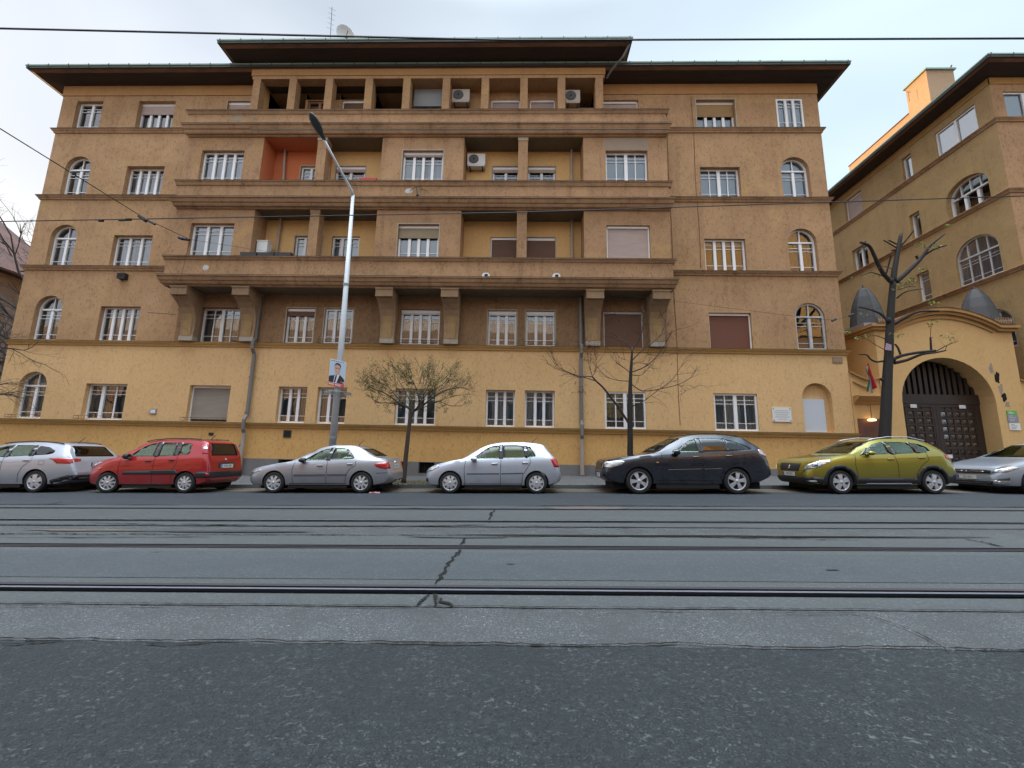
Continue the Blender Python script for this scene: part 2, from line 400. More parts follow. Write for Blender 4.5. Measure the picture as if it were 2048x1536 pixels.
M['soil'] = streaked('dry_soil', (0.12, 0.10, 0.075), (0.06, 0.05, 0.035), (3, 3, 3), 0.6)
M['grassm'] = streaked('sparse_grass', (0.11, 0.15, 0.045), (0.07, 0.07, 0.035), (6, 6, 6), 0.6)
M['brick'] = streaked('reddish_paving', (0.12, 0.085, 0.075), (0.08, 0.075, 0.07), (5, 5, 5), 0.6)
# ------------------------------------------------------------------ ground, road, tracks
def sheet(name, y0, y1, dz, mat, x0=-60, x1=60, wob0=0.0, wob1=0.0, seed=0, step=None):
    """flat sheet following the sloping street, optionally with ragged long edges"""
    b = MB(); rnd = random.Random(seed)
    if wob0 or wob1:
        step = step or 0.18; n = int((x1 - x0) / step)
        def wv(x, k): return mnoise.noise(Vector((x * 0.9, k, seed))) * 0.7 + mnoise.noise(Vector((x * 3.7, k + 5, seed))) * 0.35
        for i in range(n):
            a, c = x0 + i * step, x0 + (i + 1) * step
            b.face([(a, y0 + wob0 * wv(a, 1), gz(a) + dz), (c, y0 + wob0 * wv(c, 1), gz(c) + dz),
                    (c, y1 + wob1 * wv(c, 2), gz(c) + dz), (a, y1 + wob1 * wv(a, 2), gz(a) + dz)])
    else:
        b.face([(x0, y0, gz(x0) + dz), (x1, y0, gz(x1) + dz), (x1, y1, gz(x1) + dz), (x0, y1, gz(x0) + dz)])
    return tag(b.build(name, mat), kind='structure')
g = MB()
g.face([(-400, -300, gz(-400) - 0.012), (400, -300, gz(400) - 0.012), (400, 700, gz(400) - 0.012), (-400, 700, gz(-400) - 0.012)])
tag(g.build('ground', M['asph_mid']), kind='structure')
sheet('road_near_lane', -6.5, 2.69, 0.006, M['asph_fg'], -30, 30, 0, 0.035, 3, 0.1)
sheet('road_joint_strip', 2.55, 3.40, 0.002, M['asph_gr'], -40, 40, 0, 0.02, 5)
sheet('track_slab', 3.31, 5.98, 0.006, M['slab'], -60, 60, 0.02, 0.05, 7)
sheet('track_slab_centre', 3.98, 5.02, 0.010, M['slab2'], -60, 60, 0, 0)
sheet('road_between_tracks', 5.98, 6.72, 0.002, M['asph_gr'], -60, 60, 0, 0.03, 9)
sheet('track_slab', 6.76, 9.35, 0.006, M['slab'], -60, 60, 0.05, 0.05, 11)
sheet('road_far_lane', 9.4, 13.95, 0.006, M['asph_far'], -60, 60, 0.1, 0, 13)
sheet('gutter_strip', 12.75, 13.94, 0.010, M['soil'], -60, 60, 0.18, 0, 15)
# tar repairs and worn patches
def blob(name, cx, cy, rx, ry, dz, mat, seed, n=40, jag=0.25):
    b = MB(); pts = []
    for k in range(n):
        t = 2 * math.pi * k / n
        r = 1 + jag * mnoise.noise(Vector((math.cos(t) * 1.7, math.sin(t) * 1.7, seed * 3.1))) * 1.6
        x, y = cx + rx * r * math.cos(t), cy + ry * r * math.sin(t)
        pts.append((x, y, gz(x) + dz))
    b.face(pts); return tag(b.build(name, mat), kind='structure')
for i, (cx, cy, rx, ry, m) in enumerate([(-0.6, 8.95, 1.6, .12, 'asph_mid'), (1.35, 9.0, .85, .22, 'brick'), (-4.2, 6.25, 1.3, .06, 'asph_far'), (-6.4, 6.3, .8, .07, 'soil'),
        (1.5, 6.05, 2.2, .05, 'crack'), (4.5, 6.02, 1.6, .05, 'crack'), (-0.9, 5.9, .7, .05, 'asph_mid'), (3.0, 4.35, .07, .012, 'crack'), (-0.1, 4.5, .04, .01, 'crack')]):
    blob('road_patch', cx, cy, rx, ry, 0.0135 + i * 0.0006, M[m], i)
def crack(pts, wd, seed, dz=0.017):
    rnd = random.Random(seed); b = MB(); L_ = []; Rr = []
    P = []
    for (a, c) in zip(pts[:-1], pts[1:]):
        for k in range(7): P.append((a[0] + (c[0] - a[0]) * k / 7, a[1] + (c[1] - a[1]) * k / 7))
    P.append(pts[-1])
    for i, (x, y) in enumerate(P):
        e = min(i, len(P) - 1 - i) / 3.0; ww = .8 * wd * (0.25 + rnd.random()) * min(1, 0.25 + e)
        x += rnd.uniform(-.4, .4) * wd; y += rnd.uniform(-.4, .4) * wd
        d = (P[min(i + 1, len(P) - 1)][0] - P[max(i - 1, 0)][0], P[min(i + 1, len(P) - 1)][1] - P[max(i - 1, 0)][1])
        l = math.hypot(*d) or 1; nx, ny = -d[1] / l, d[0] / l
        L_.append((x + nx * ww / 2, y + ny * ww / 2, gz(x) + dz)); Rr.append((x - nx * ww / 2, y - ny * ww / 2, gz(x) + dz))
    for i in range(len(P) - 1): b.face([L_[i], Rr[i], Rr[i + 1], L_[i + 1]])
    return tag(b.build('road_crack', M['crack']), kind='structure')
def gp(px, py):
    v = _M.transposed() @ Vector(((px - 1024) / 840.0, (768 - py) / 840.0, 1.0))
    t = EYE / (SLOPE * v[0] - v[2]); return (v[0] * t, v[1] * t)
crack([gp(989, 1020), (gp(982, 1032)), gp(977, 1049)], .06, 1)
crack([gp(932, 1076), gp(921, 1092)], .05, 2)
crack([gp(919, 1100), gp(908, 1115), gp(893, 1137), gp(873, 1170)], .045, 3)
crack([gp(922, 1101), gp(918, 1112), gp(905, 1119)], .03, 33)
crack([gp(858, 1191), gp(848, 1202), gp(834, 1214)], .03, 4)
crack([gp(864, 1192), gp(880, 1203), gp(904, 1217)], .045, 5)
crack([gp(867, 1192), gp(872, 1206), gp(872, 1215)], .03, 55)
crack([gp(1675, 1230), gp(1715, 1231), (gp(1760, 1243)), gp(1800, 1256), gp(1850, 1278), gp(1880, 1296), gp(1900, 1311)], .012, 6)
crack([gp(0, 1293), gp(70, 1291), gp(125, 1285)], .025, 7)
crack([gp(290, 1292), gp(335, 1295), gp(420, 1289)], .018, 8)
crack([gp(1930, 1080), gp(1965, 1086), gp(2010, 1096)], .05, 9)
crack([gp(768, 1293), gp(840, 1291), gp(900, 1294), gp(990, 1291), gp(1050, 1295)], .012, 10)
for i, (x0, x1, y) in enumerate([(0, 130, 1215), (155, 240, 1214), (260, 330, 1215), (370, 460, 1214), (600, 830, 1216), (1000, 1110, 1218), (1290, 1400, 1224), (1500, 1690, 1230)]):
    crack([gp(x0, y), gp((x0 + x1) / 2, y + 1), gp(x1, y + 1)], .014, 20 + i)
for i, (x0, x1, y0, y1) in enumerate([(160, 330, 1047, 1050), (360, 500, 1050, 1051), (768, 975, 1054, 1051), (930, 1180, 1077, 1073), (1180, 1400, 1074, 1075), (1400, 1590, 1076, 1079), (1540, 1720, 1078, 1082), (0, 420, 1077, 1076), (1080, 1290, 1012, 1011), (1290, 1480, 1012, 1015), (1850, 2047, 1012, 1018)]):
    crack([gp(x0, y0), gp((x0 + x1) / 2, (y0 + y1) / 2 + .7), gp(x1, y1)], .045, 40 + i)
crack([gp(85, 1012), gp(125, 1005)], .05, 61)
crack([gp(300, 1109), gp(328, 1105)], .02, 62)

def seam_line(Y, wd, amp, seed, keep=.8):
    r_ = random.Random(seed); x = -20.0
    while x < 24:
        ln = r_.uniform(1.2, 4.5)
        if r_.random() < keep:
            crack([(x + ln * k / 12, Y + amp * mnoise.noise(Vector(((x + ln * k / 12) * 1.6, seed, 0))) + amp * .4 * mnoise.noise(Vector(((x + ln * k / 12) * 6, seed, 3)))) for k in range(13)], wd, seed + int(x * 10), .0165)
        x += ln * .97
seam_line(2.70, .022, .05, 301, .95); seam_line(3.31, .014, .02, 302, .7); seam_line(6.00, .05, .10, 303, .75); seam_line(6.76, .04, .07, 304, .6); seam_line(9.38, .05, .08, 305, .5)
rail_lab = ['near rail of the near tram track, bright head between dark grooves', 'far rail of the near tram track, thin dark line in the concrete',
            'near rail of the far tram track, dark double line in the concrete', 'farthest tram rail, hairline just before the far lane']
for i, Y in enumerate((3.66, 5.30, 7.27, 8.78)):
    t = thing('tram_rail', rail_lab[i], 'rail', (0, Y, 0), 'tram rails set in the street')
    X0, X1 = -60, 60
    def strip(nm, a, c, dz, mat):
        b = MB(); b.face([(X0, a, gz(X0) + dz), (X1, a, gz(X1) + dz), (X1, c, gz(X1) + dz), (X0, c, gz(X0) + dz)]); b.build(nm, mat, t)
    s = 1 if i % 2 == 0 else -1
    e = sorted
    if i == 0:
        strip('groove', Y - .075, Y - .020, .019, M['groove'])
        strip('rail_head', Y - .020, Y + .016, .023, M['steel']); strip('groove', Y + .014, Y + .075, .019, M['groove']); strip('filler', Y + .075, Y + .145, .015, M['rust'])
    elif i == 1:
        strip('filler', Y - .09, Y + .09, .015, M['rust']); strip('groove', Y - .02, Y + .05, .019, M['groove']); strip('rail_head', Y - .05, Y - .02, .023, M['rust'])
    elif i == 2:
        strip('filler', Y - .10, Y + .13, .015, M['rust']); strip('groove', Y - .07, Y - .01, .019, M['groove']); strip('rail_head', Y - .01, Y + .035, .023, M['steel']); strip('groove', Y + .035, Y + .07, .019, M['groove'])
    else:
        strip('filler', Y - .03, Y + .08, .015, M['rust']); strip('groove', Y - .01, Y + .04, .019, M['groove'])

# kerb (a real step) and pavement
def swz(x, y): return gz(x) + 0.12 + (y - 14.1) * 0.042
b = MB()
for x in range(-60, 60):
    a, c = x + .006, x + .994
    b.box(a, c, 13.95, 14.10, 0, 0.12, lambda X, Y, Z: (X, Y, gz(X) - .05 + Z * 1.42))
tag(b.build('kerb', M['kerb']), kind='structure')
b = MB()
b.face([(-60, 14.10, swz(-60, 14.1) - .004), (60, 14.10, swz(60, 14.1) - .004), (60, 17.32, swz(60, 17.32)), (-60, 17.32, swz(-60, 17.32))])
tag(b.build('pavement', M['side']), kind='structure')
# tree pits with thin grass
for i, (x0, x1) in enumerate([(-4.6, -2.4), (2.9, 4.6), (11.5, 13.6)]):
    b = MB(); b.face([(x0, 14.11, swz(x0, 14.11) + .004), (x1, 14.11, swz(x1, 14.11) + .004), (x1, 15.2, swz(x1, 15.2) + .004), (x0, 15.2, swz(x0, 15.2) + .004)])
    tag(b.build('tree_pit', M['soil']), kind='structure')
rnd = random.Random(4); b = MB()
for k in range(1500):
    x = rnd.choice([rnd.uniform(-4.6, -2.4)] * 4 + [rnd.uniform(2.9, 4.6), rnd.uniform(-4.9, 6)]); y = rnd.uniform(14.0, 15.2) if rnd.random() < .7 and (x < -2.4 or x > 2.9) else rnd.uniform(13.9, 14.12)
    h = rnd.uniform(.02, .07); a = rnd.uniform(0, 6.28); z = swz(x, max(y, 14.1)) - .01
    if y < 13.95: z = gz(x)
    dx, dy = math.cos(a) * .012, math.sin(a) * .012
    b.face([(x - dx, y - dy, z), (x + dx, y + dy, z), (x + rnd.uniform(-.03, .03), y + rnd.uniform(-.03, .03), z + h)])
tag(b.build('grass', M['grassm']), 'thin green grass tufts along the kerb by the small tree', 'grass', kind='stuff')
# ------------------------------------------------------------------ wall + window builders
def arch_pts(u0, u1, vs_, vt, n=10):
    c, r, h = (u0 + u1) / 2, (u1 - u0) / 2, vt - vs_
    return [(c - r * math.cos(math.pi * k / n), vs_ + h * math.sin(math.pi * k / n)) for k in range(n + 1)]
def wall(b, T, u0, u1, v0, v1, ops, back=None):
    """plane wall with real openings and reveals; T(u, v, d) maps to the scene"""
    ops = [o for o in ops if o['u1'] > u0 and o['u0'] < u1 and o['v0'] < v1 and o['v1'] > v0]
    U = sorted({u0, u1, *[max(u0, o['u0']) for o in ops], *[min(u1, o['u1']) for o in ops]})
    V = sorted({v0, v1, *[max(v0, o['v0']) for o in ops], *[min(v1, o['v1']) for o in ops]})
    for j in range(len(V) - 1):
        run = None
        for i in range(len(U) - 1):
            cu, cv = (U[i] + U[i + 1]) / 2, (V[j] + V[j + 1]) / 2
            solid = not any(o['u0'] < cu < o['u1'] and o['v0'] < cv < o['v1'] for o in ops)
            if solid and run is None: run = U[i]
            if (not solid or i == len(U) - 2) and run is not None:
                e = U[i + 1] if solid else U[i]
                b.face([T(run, V[j], 0), T(e, V[j], 0), T(e, V[j + 1], 0), T(run, V[j + 1], 0)]); run = None
    for o in ops:
        d = o.get('dep', .24); a, c, lo, hi = o['u0'], o['u1'], o['v0'], o['v1']
        if o.get('arch'):
            sp = hi - o['arch']; P = arch_pts(a, c, sp, hi)
            m = len(P) // 2
            for k in range(m): b.face([T(a, hi, 0), T(*P[k], 0), T(*P[k + 1], 0)])
            for k in range(m, len(P) - 1): b.face([T(c, hi, 0), T(*P[k], 0), T(*P[k + 1], 0)])
            for k in range(len(P) - 1): b.face([T(*P[k], 0), T(*P[k + 1], 0), T(*P[k + 1], d), T(*P[k], d)])
            hi2 = sp
        else:
            hi2 = hi; b.face([T(a, hi, 0), T(c, hi, 0), T(c, hi, d), T(a, hi, d)])
        b.face([T(a, lo, 0), T(a, hi2, 0), T(a, hi2, d), T(a, lo, d)])
        b.face([T(c, lo, 0), T(c, hi2, 0), T(c, hi2, d), T(c, lo, d)])
        b.face([T(a, lo, 0), T(c, lo, 0), T(c, lo, d), T(a, lo, d)])

def bar(b, T, u0, u1, v0, v1, d0, d1):
    b.box(u0, u1, d0, d1, v0, v1, lambda X, Y, Z: T(X, Z, Y))

def window(T, o, parent, lights=4, mull='thick', rnd=random, mats=None):
    """frame with sashes and glazing bars > pane, curtain / shutter, room behind"""
    a, c, lo, hi = o['u0'], o['u1'], o['v0'], o['v1']; d = o.get('dep', .24); arch = o.get('arch', 0)
    top = hi - arch
    sh = o.get('shutter'); shd = o.get('down', 1.0)
    b = MB()
    box_h = .12 if (sh and not arch) else 0
    f = .072
    E_ = .004
    fu0, fu1, fl = a + E_, c - E_, lo + E_
    ft = top - E_ - box_h if not arch else top
    if sh and shd >= 1:      # closed shutter: guide rails + slats
        bar(b, T, fu0, fu0 + .05, lo + E_, top - E_, d - .10, d); bar(b, T, fu1 - .05, fu1, lo + E_, top - E_, d - .10, d)
        if box_h: bar(b, T, fu0 + .052, fu1 - .052, top - .10, top - E_, d - .12, d)
        w_ = b.build('window', M[o.get('frame', 'pvc')], parent)
        s_ = MB(); bar(s_, T, fu0 + .05, fu1 - .05, lo + E_ + o.get('gap', 0), top - .10, d - .07, d - .04); s_.build('roller_shutter', M[sh], w_)
        if o.get('gap'):
            s_ = MB(); bar(s_, T, fu0 + .05, fu1 - .05, lo + .01, lo + o['gap'], d - .03, d - .02); s_.build('pane', M['dark'], w_)
        return w_
    bar(b, T, fu0, fu0 + f, fl, ft, d - .08, d); bar(b, T, fu1 - f, fu1, fl, ft, d - .08, d)
    bar(b, T, fu0 + f, fu1 - f, fl, fl + f, d - .08, d)
    if arch: bar(b, T, fu0 + f, fu1 - f, ft - f * .5, ft + f * .5, d - .08, d)
    else: bar(b, T, fu0 + f, fu1 - f, ft - f, ft, d - .08, d)
    iw = (fu1 - fu0 - 2 * f)
    edges = [fu0 + f + iw * k / lights for k in range(lights + 1)]
    for k in range(1, lights):
        if mull == 'thick': wd = .058
        elif mull == 'alt': wd = .07 if (k % 2 == 0) else .02
        elif mull == 'second': wd = .07 if k == 1 else .03
        elif mull == 'thin': wd = .03
        else: wd = .035
        bar(b, T, edges[k] - wd, edges[k] + wd, fl + f, ft - f, d - (.085 if wd > .03 else .05), d - .02)
    gb = .011
    H = ft - fl
    if o.get('bars', 1):
        for vv in (ft - .11 * H - .10, ft - .20 * H - .12, fl + .19 * H + .02):
            bar(b, T, fu0 + f, fu1 - f, vv - gb, vv + gb, d - .046, d - .028)
    if arch:
        P = arch_pts(fu0, fu1, top, hi - E_, 12); Q = arch_pts(fu0 + f, fu1 - f, top, hi - E_ - f, 12)
        for k in range(12):
            for (dd0, dd1, X, Y_) in ((d - .08, d - .08, P, Q),):
                b.face([T(*P[k], d - .08), T(*P[k + 1], d - .08), T(*Q[k + 1], d - .08), T(*Q[k], d - .08)])
                b.face([T(*Q[k], d - .08), T(*Q[k + 1], d - .08), T(*Q[k + 1], d), T(*Q[k], d)])
        n_ar = 1 if c - a < 1.5 else 3
        for k in range(n_ar):
            u = fu0 + f + iw * (k + 1) / (n_ar + 1)
            hh = math.sqrt(max(0, 1 - ((u - (a + c) / 2) / ((c - a) / 2)) ** 2)) * arch - f
            bar(b, T, u - .02, u + .02, top + f * .5, top + hh, d - .07, d - .02)
    if box_h: bar(b, T, fu0, fu1, ft + .002, top - E_, d - .12, d)
    w_ = b.build('window', M[o.get('frame', 'pvc')], parent)
    if o.get('trim'): 
        s_ = MB(); q = .045
        for (u0_, u1_, z0_, z1_) in ((a - q, a - .001, lo, hi + q), (c + .001, c + q, lo, hi + q), (a, c, hi + .001, hi + q)): bar(s_, T, u0_, u1_, z0_, z1_, -.012, .0)
        s_.build('surround', M['white_edge'], w_)
    # glass: one sheet, just behind the bars, very slightly out of true
    j = rnd.uniform(-.006, .006); p = MB(); gd = d - .018
    if arch:
        Q = arch_pts(fu0 + .03, fu1 - .03, top, hi - .04, 12)
        p.face([T(fu0 + .03, fl + .02, gd), T(fu1 - .03, fl + .02, gd + j)] + [T(u, v, gd) for u, v in Q[::-1]])
    else: p.face([T(fu0 + .03, fl + .02, gd), T(fu1 - .03, fl + .02, gd + j), T(fu1 - .03, ft - .03, gd + j * .5), T(fu0 + .03, ft - .03, gd)])
    p.build('pane', M[o.get('glass', 'glass')], w_)
    # room
    r = MB(); rd = d + .9; tt = hi if arch else top
    A = [(a, lo), (c, lo), (c, tt), (a, tt)]
    for k in range(4):
        q, s2 = A[k], A[(k + 1) % 4]
        r.face([T(*q, d + .001), T(*s2, d + .001), T(*s2, rd), T(*q, rd)])
    r.face([T(*q, rd) for q in A]); r.build('room', M['room'], w_)
    cu = o.get('curtain')
    if cu:
        cm = M[{'net': 'curtain', 'dim': 'curtain_d', 'blind': 'blind'}[cu]]
        k_ = MB(); m = 40; dd = d + .12
        if cu == 'blind':
            k_.face([T(a + .01, lo + .02, dd - .06), T(c - .01, lo + .02, dd - .06), T(c - .01, tt - .02, dd - .06), T(a + .01, tt - .02, dd - .06)])
        else:
            span = [(a + .02, c - .02)] if o.get('full', rnd.random() < .75) else [(a + .02, a + (c - a) * .40), (c - (c - a) * .40, c - .02)]
            for s0, s1 in span:
                mm = max(6, int(m * (s1 - s0) / (c - a)))
                for q in range(mm):
                    x0, x1 = s0 + (s1 - s0) * q / mm, s0 + (s1 - s0) * (q + 1) / mm
                    z0, z1 = .03 * math.sin(q * 1.3), .03 * math.sin((q + 1) * 1.3)
                    k_.face([T(x0, lo + .02, dd + z0), T(x1, lo + .02, dd + z1), T(x1, tt - .03, dd + z1), T(x0, tt - .03, dd + z0)])
        k_.build('curtain', cm, w_)
    if sh:
        s_ = MB(); bar(s_, T, fu0 + .01, fu1 - .01, ft - (top - lo) * shd, ft, d - .12, d - .09); s_.build('roller_shutter', M[sh], w_)
    return w_
# ------------------------------------------------------------------ the main apartment building
YW, YB = 17.30, 16.40
def TW(u, v, d): return (u, YW + d, v)
def TB(u, v, d): return (u, YB + d, v)
BLD = thing('apartment_building', 'five storey ochre apartment building with balconies on brackets and wide dark eaves, filling the picture', 'building', (-4.5, 17.3, 0.2))
rw = random.Random(11)
FZ = [(2.20, 3.73), (5.62, 7.19), (9.07, 10.57), (12.53, 14.05), (15.99, 17.52)]
CX = dict(A=(-21.65, -20.42), B=(-18.68, -16.88), C=(-14.14, -12.38), D=(-10.32, -9.09), E=(-8.64, -7.40), F=(-5.33, -3.62), G=(-1.54, -0.32), H=(0.08, 1.32), I=(3.38, 5.06), J=(7.83, 9.60), K=(11.43, 12.66))
def op(col, fl, **k):
    a, c = CX[col]; lo, hi = FZ[fl - 1]
    d = dict(u0=a, u1=c, v0=lo, v1=hi, lights=4, mull='thick', curtain='net'); d.update(k)
    if col in 'AK' and fl < 5 and not k.get('noarch'):
        d['arch'] = .60; d['v1'] = {1: 4.22, 2: 7.66, 3: 11.08, 4: 14.56}[fl]; d['lights'] = 2; d['mull'] = 'thick'
    if 'dep' not in d: d['dep'] = .26
    return d
W_ = []   # openings on the wing plane
for fl, cu in ((1, 'net'), (2, 'dim'), (3, 'dim'), (4, None)): W_.append(op('A', fl, curtain=cu))
W_.append(op('A', 5, lights=2, u0=-21.75, u1=-20.45, curtain=None))
W_ += [op('B', 1, lights=3, mull='second', curtain='dim'), op('B', 2, curtain='dim', frame='pvc'), op('B', 3, curtain='net', lights=3), op('B', 4, curtain='net', dep=.3),
       op('B', 5, shutter='sh_pink', down=.30, curtain='net', dep=.3)]
W_ += [op('C', 1, shutter='sh_beige', down=1, gap=.10), op('C', 2, mull='alt', curtain='dim')]
W_ += [op('D', 1, lights=3, curtain='dim'), op('E', 1, lights=3, curtain='dim'), op('F', 1, curtain='dim'), op('G', 1, lights=3, curtain='net', full=True), op('H', 1, lights=3, curtain='net', full=True),
       op('I', 1, mull='alt', curtain='dim', dep=.12), op('J', 1, mull='alt', curtain='net', dep=.14)]
W_ += [op('D', 2, trim=1, lights=3, shutter='sh_brown', down=.14, curtain='dim', dep=.18), op('E', 2, trim=1, lights=3, dep=.14), op('F', 2, shutter='sh_white', down=.05, curtain='dim', dep=.2),
       op('G', 2, trim=1, lights=3, shutter='sh_white', down=.05, curtain='dim', dep=.2), op('H', 2, trim=1, lights=3, shutter='sh_white', down=.05, curtain='dim', dep=.2),
       op('I', 2, shutter='sh_brown', dep=.16, frame='pvc_old'), op('J', 2, shutter='sh_red', dep=.2), op('K', 2, curtain=None, frame='pvc_old', dep=.14)]
W_ += [op('J', 3, curtain=None, dep=.2), op('K', 3, curtain='dim', dep=.24), op('J', 4, mull='alt', curtain='blind', dep=.26), op('K', 4, curtain='blind', dep=.26),
       op('J', 5, trim=1, shutter='sh_wood', down=.42, curtain='net', dep=.28), op('K', 5, lights=3, curtain='net', full=True, u0=11.46, u1=12.66, dep=.06)]
# in the loggias
W_ += [op('D', 3, trim=1, lights=3, dep=.16), op('E', 3, lights=3, dep=.16), op('D', 4, trim=1, lights=3, dep=.16, u0=-10.42), op('E', 4, trim=1, lights=2, mull='thick', shutter='sh_pink', down=.1, dep=.16, u0=-8.78),
       op('G', 3, shutter='sh_brown', dep=.16), op('H', 3, trim=1, lights=3, shutter='sh_brown', down=.55, dep=.16, curtain='blind'), op('G', 4, trim=1, lights=2, shutter='sh_pink', down=.1, dep=.16), op('H', 4, trim=1, lights=2, shutter='sh_pink', down=.1, dep=.16)]
# fifth floor behind the colonnade
W_ += [op('C', 5, trim=1, u0=-14.33, u1=-12.41, lights=3, shutter='sh_pink', down=.18, dep=.22), op('D', 5, u0=-10.45, u1=-9.35, lights=2, frame='brown_frame', dep=.16), op('E', 5, u0=-8.79, u1=-7.30, shutter='sh_brown', down=1, dep=.16),
       op('F', 5, u0=-5.35, u1=-3.75, shutter='sh_white', dep=.1), op('G', 5, u0=-1.70, u1=-.34, shutter='sh_pink', dep=.14), op('H', 5, u0=.12, u1=1.30, shutter='sh_pink', dep=.14),
       op('I', 5, u0=3.44, u1=5.17, shutter='sh_pink', dep=.22)]
XL, XR = -22.50, 13.38
DK = [dict(u0=a, u1=c, v0=z, v1=17.92, dep=.9) for a, c, z in ((-12.33, -10.56, 17.02), (-10.54, -8.9, 17.56), (-8.88, -7.3, 17.56), (-7.18, -5.56, 16.85), (1.72, 3.10, 17.10))]
niche = dict(u0=11.42, u1=12.60, v0=2.20, v1=4.22, arch=.6, dep=.2)
b = MB(); up = [o for o in W_] + DK
wall(b, TW, XL, -15.16, 5.44, 18.32, up); wall(b, TW, 6.04, XR, 5.44, 18.32, up); wall(b, TW, -15.16, 6.04, 5.44, 5.60, up); wall(b, TW, -15.16, 6.04, 7.80, 18.32, up)
# sides and back so that the block is solid
for x in (XL, XR): b.face([(x, YW, 5.44), (x, YW + 30, 5.44), (x, YW + 30, 18.32), (x, YW, 18.32)])
b.face([(XL, YW + 30, 0), (XR, YW + 30, 0), (XR, YW + 30, 18.32), (XL, YW + 30, 18.32)])
b.build('upper_wall', M['upper'], BLD)
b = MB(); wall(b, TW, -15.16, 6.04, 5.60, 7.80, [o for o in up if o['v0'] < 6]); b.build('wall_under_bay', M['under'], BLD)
b = MB(); wall(b, TW, XL, XR, 2.0, 5.44, up + [niche]);
for x in (XL, XR): b.face([(x, YW, 2.0), (x, YW + 30, 2.0), (x, YW + 30, 5.44), (x, YW, 5.44)])
b.build('ground_floor_wall', M['lower'], BLD)
cell = [dict(u0=-9.98, u1=-9.36, v0=.02, v1=.70, dep=.3), dict(u0=-5.45, u1=-4.80, v0=.28, v1=.70, dep=.3), dict(u0=-4.19, u1=-3.55, v0=.26, v1=.70, dep=.3)]
b = MB(); b.face([(XL, YW, .72), (XR, YW, .72), (XR, YW, 2.0), (XL, YW, 2.0)])
for x in (XL, XR): b.face([(x, YW, .72), (x, YW + 30, .72), (x, YW + 30, 2.0), (x, YW, 2.0)])
b.build('plinth_wall', M['plinth'], BLD)
b = MB(); wall(b, lambda u, v, d: (u, YW - .03 + d, v), XL, XR, -.6, .72, cell)
b.face([(XL, YW - .03, .72), (XR, YW - .03, .72), (XR, YW, .72), (XL, YW, .72)])
for x in (XL, XR): b.face([(x, YW - .03, -.6), (x, YW + 30, -.6), (x, YW + 30, .72), (x, YW - .03, .72)])
b.build('base_course', M['base'], BLD)
for c in cell:
    b = MB(); b.face([TW(c['u0'], c['v0'], .26), TW(c['u1'], c['v0'], .26), TW(c['u1'], c['v1'], .26), TW(c['u0'], c['v1'], .26)])
    for k in range(7):
        u = c['u0'] + (k + .5) * (c['u1'] - c['u0']) / 7; bar(b, TW, u - .008, u + .008, c['v0'] + .002, c['v1'] - .002, .02, .035)
    b.build('cellar_window', M['dark'], BLD)
# bricked-up niche with a white board in it
b = MB(); P = arch_pts(niche['u0'], niche['u1'], niche['v1'] - .6, niche['v1'], 12)
b.face([TW(niche['u0'], 2.2, .19), TW(niche['u1'], 2.2, .19)] + [TW(u, v, .19) for u, v in P[::-1]]); nc = b.build('blind_niche', M['lower'], BLD)
b = MB(); bar(b, TW, 11.46, 12.34, 2.215, 3.56, .10, .17); b.build('white_board', simple('painted_white_board', (0.55, 0.57, 0.62), .5), nc)

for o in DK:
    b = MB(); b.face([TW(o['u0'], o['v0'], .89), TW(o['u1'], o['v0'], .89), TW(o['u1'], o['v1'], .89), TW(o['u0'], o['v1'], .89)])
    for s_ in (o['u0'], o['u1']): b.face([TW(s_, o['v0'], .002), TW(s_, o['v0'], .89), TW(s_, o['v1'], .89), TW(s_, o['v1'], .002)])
    b.build('dark_recess', M['dark'], BLD)  # added recess; its near-black lining paints in the deep shade
for o in W_:
    window(TW, o, BLD, o['lights'], o['mull'], rw)

# mouldings
def moulding(name, mat, parent, T, u0, u1, prof, ends=True, es=1.0):
    """prof: list of (v, protrusion) from the top down, drawn along u and closed against the wall"""
    b = MB(); n = len(prof)
    for i in range(n - 1):
        (v0, p0), (v1, p1) = prof[i], prof[i + 1]
        b.face([T(u0 - p0 * es, v0, -p0), T(u1 + p0 * es, v0, -p0), T(u1 + p1 * es, v1, -p1), T(u0 - p1 * es, v1, -p1)])
    if ends:
        for s, u in ((-1, u0), (1, u1)):
            for i in range(n - 1):
                (v0, p0), (v1, p1) = prof[i], prof[i + 1]
                b.face([T(u + s * p0 * es, v0, -p0), T(u + s * p1 * es, v1, -p1), T(u + s * p1 * es, v1, .6), T(u + s * p0 * es, v0, .6)])
    return b.build(name, mat, parent)
def ledge_prof(z): return [(z + .012, 0), (z + .012, .13), (z - .02, .14), (z - .022, .12), (z - .07, .10), (z - .11, .06), (z - .17, .045), (z - .172, 0)]
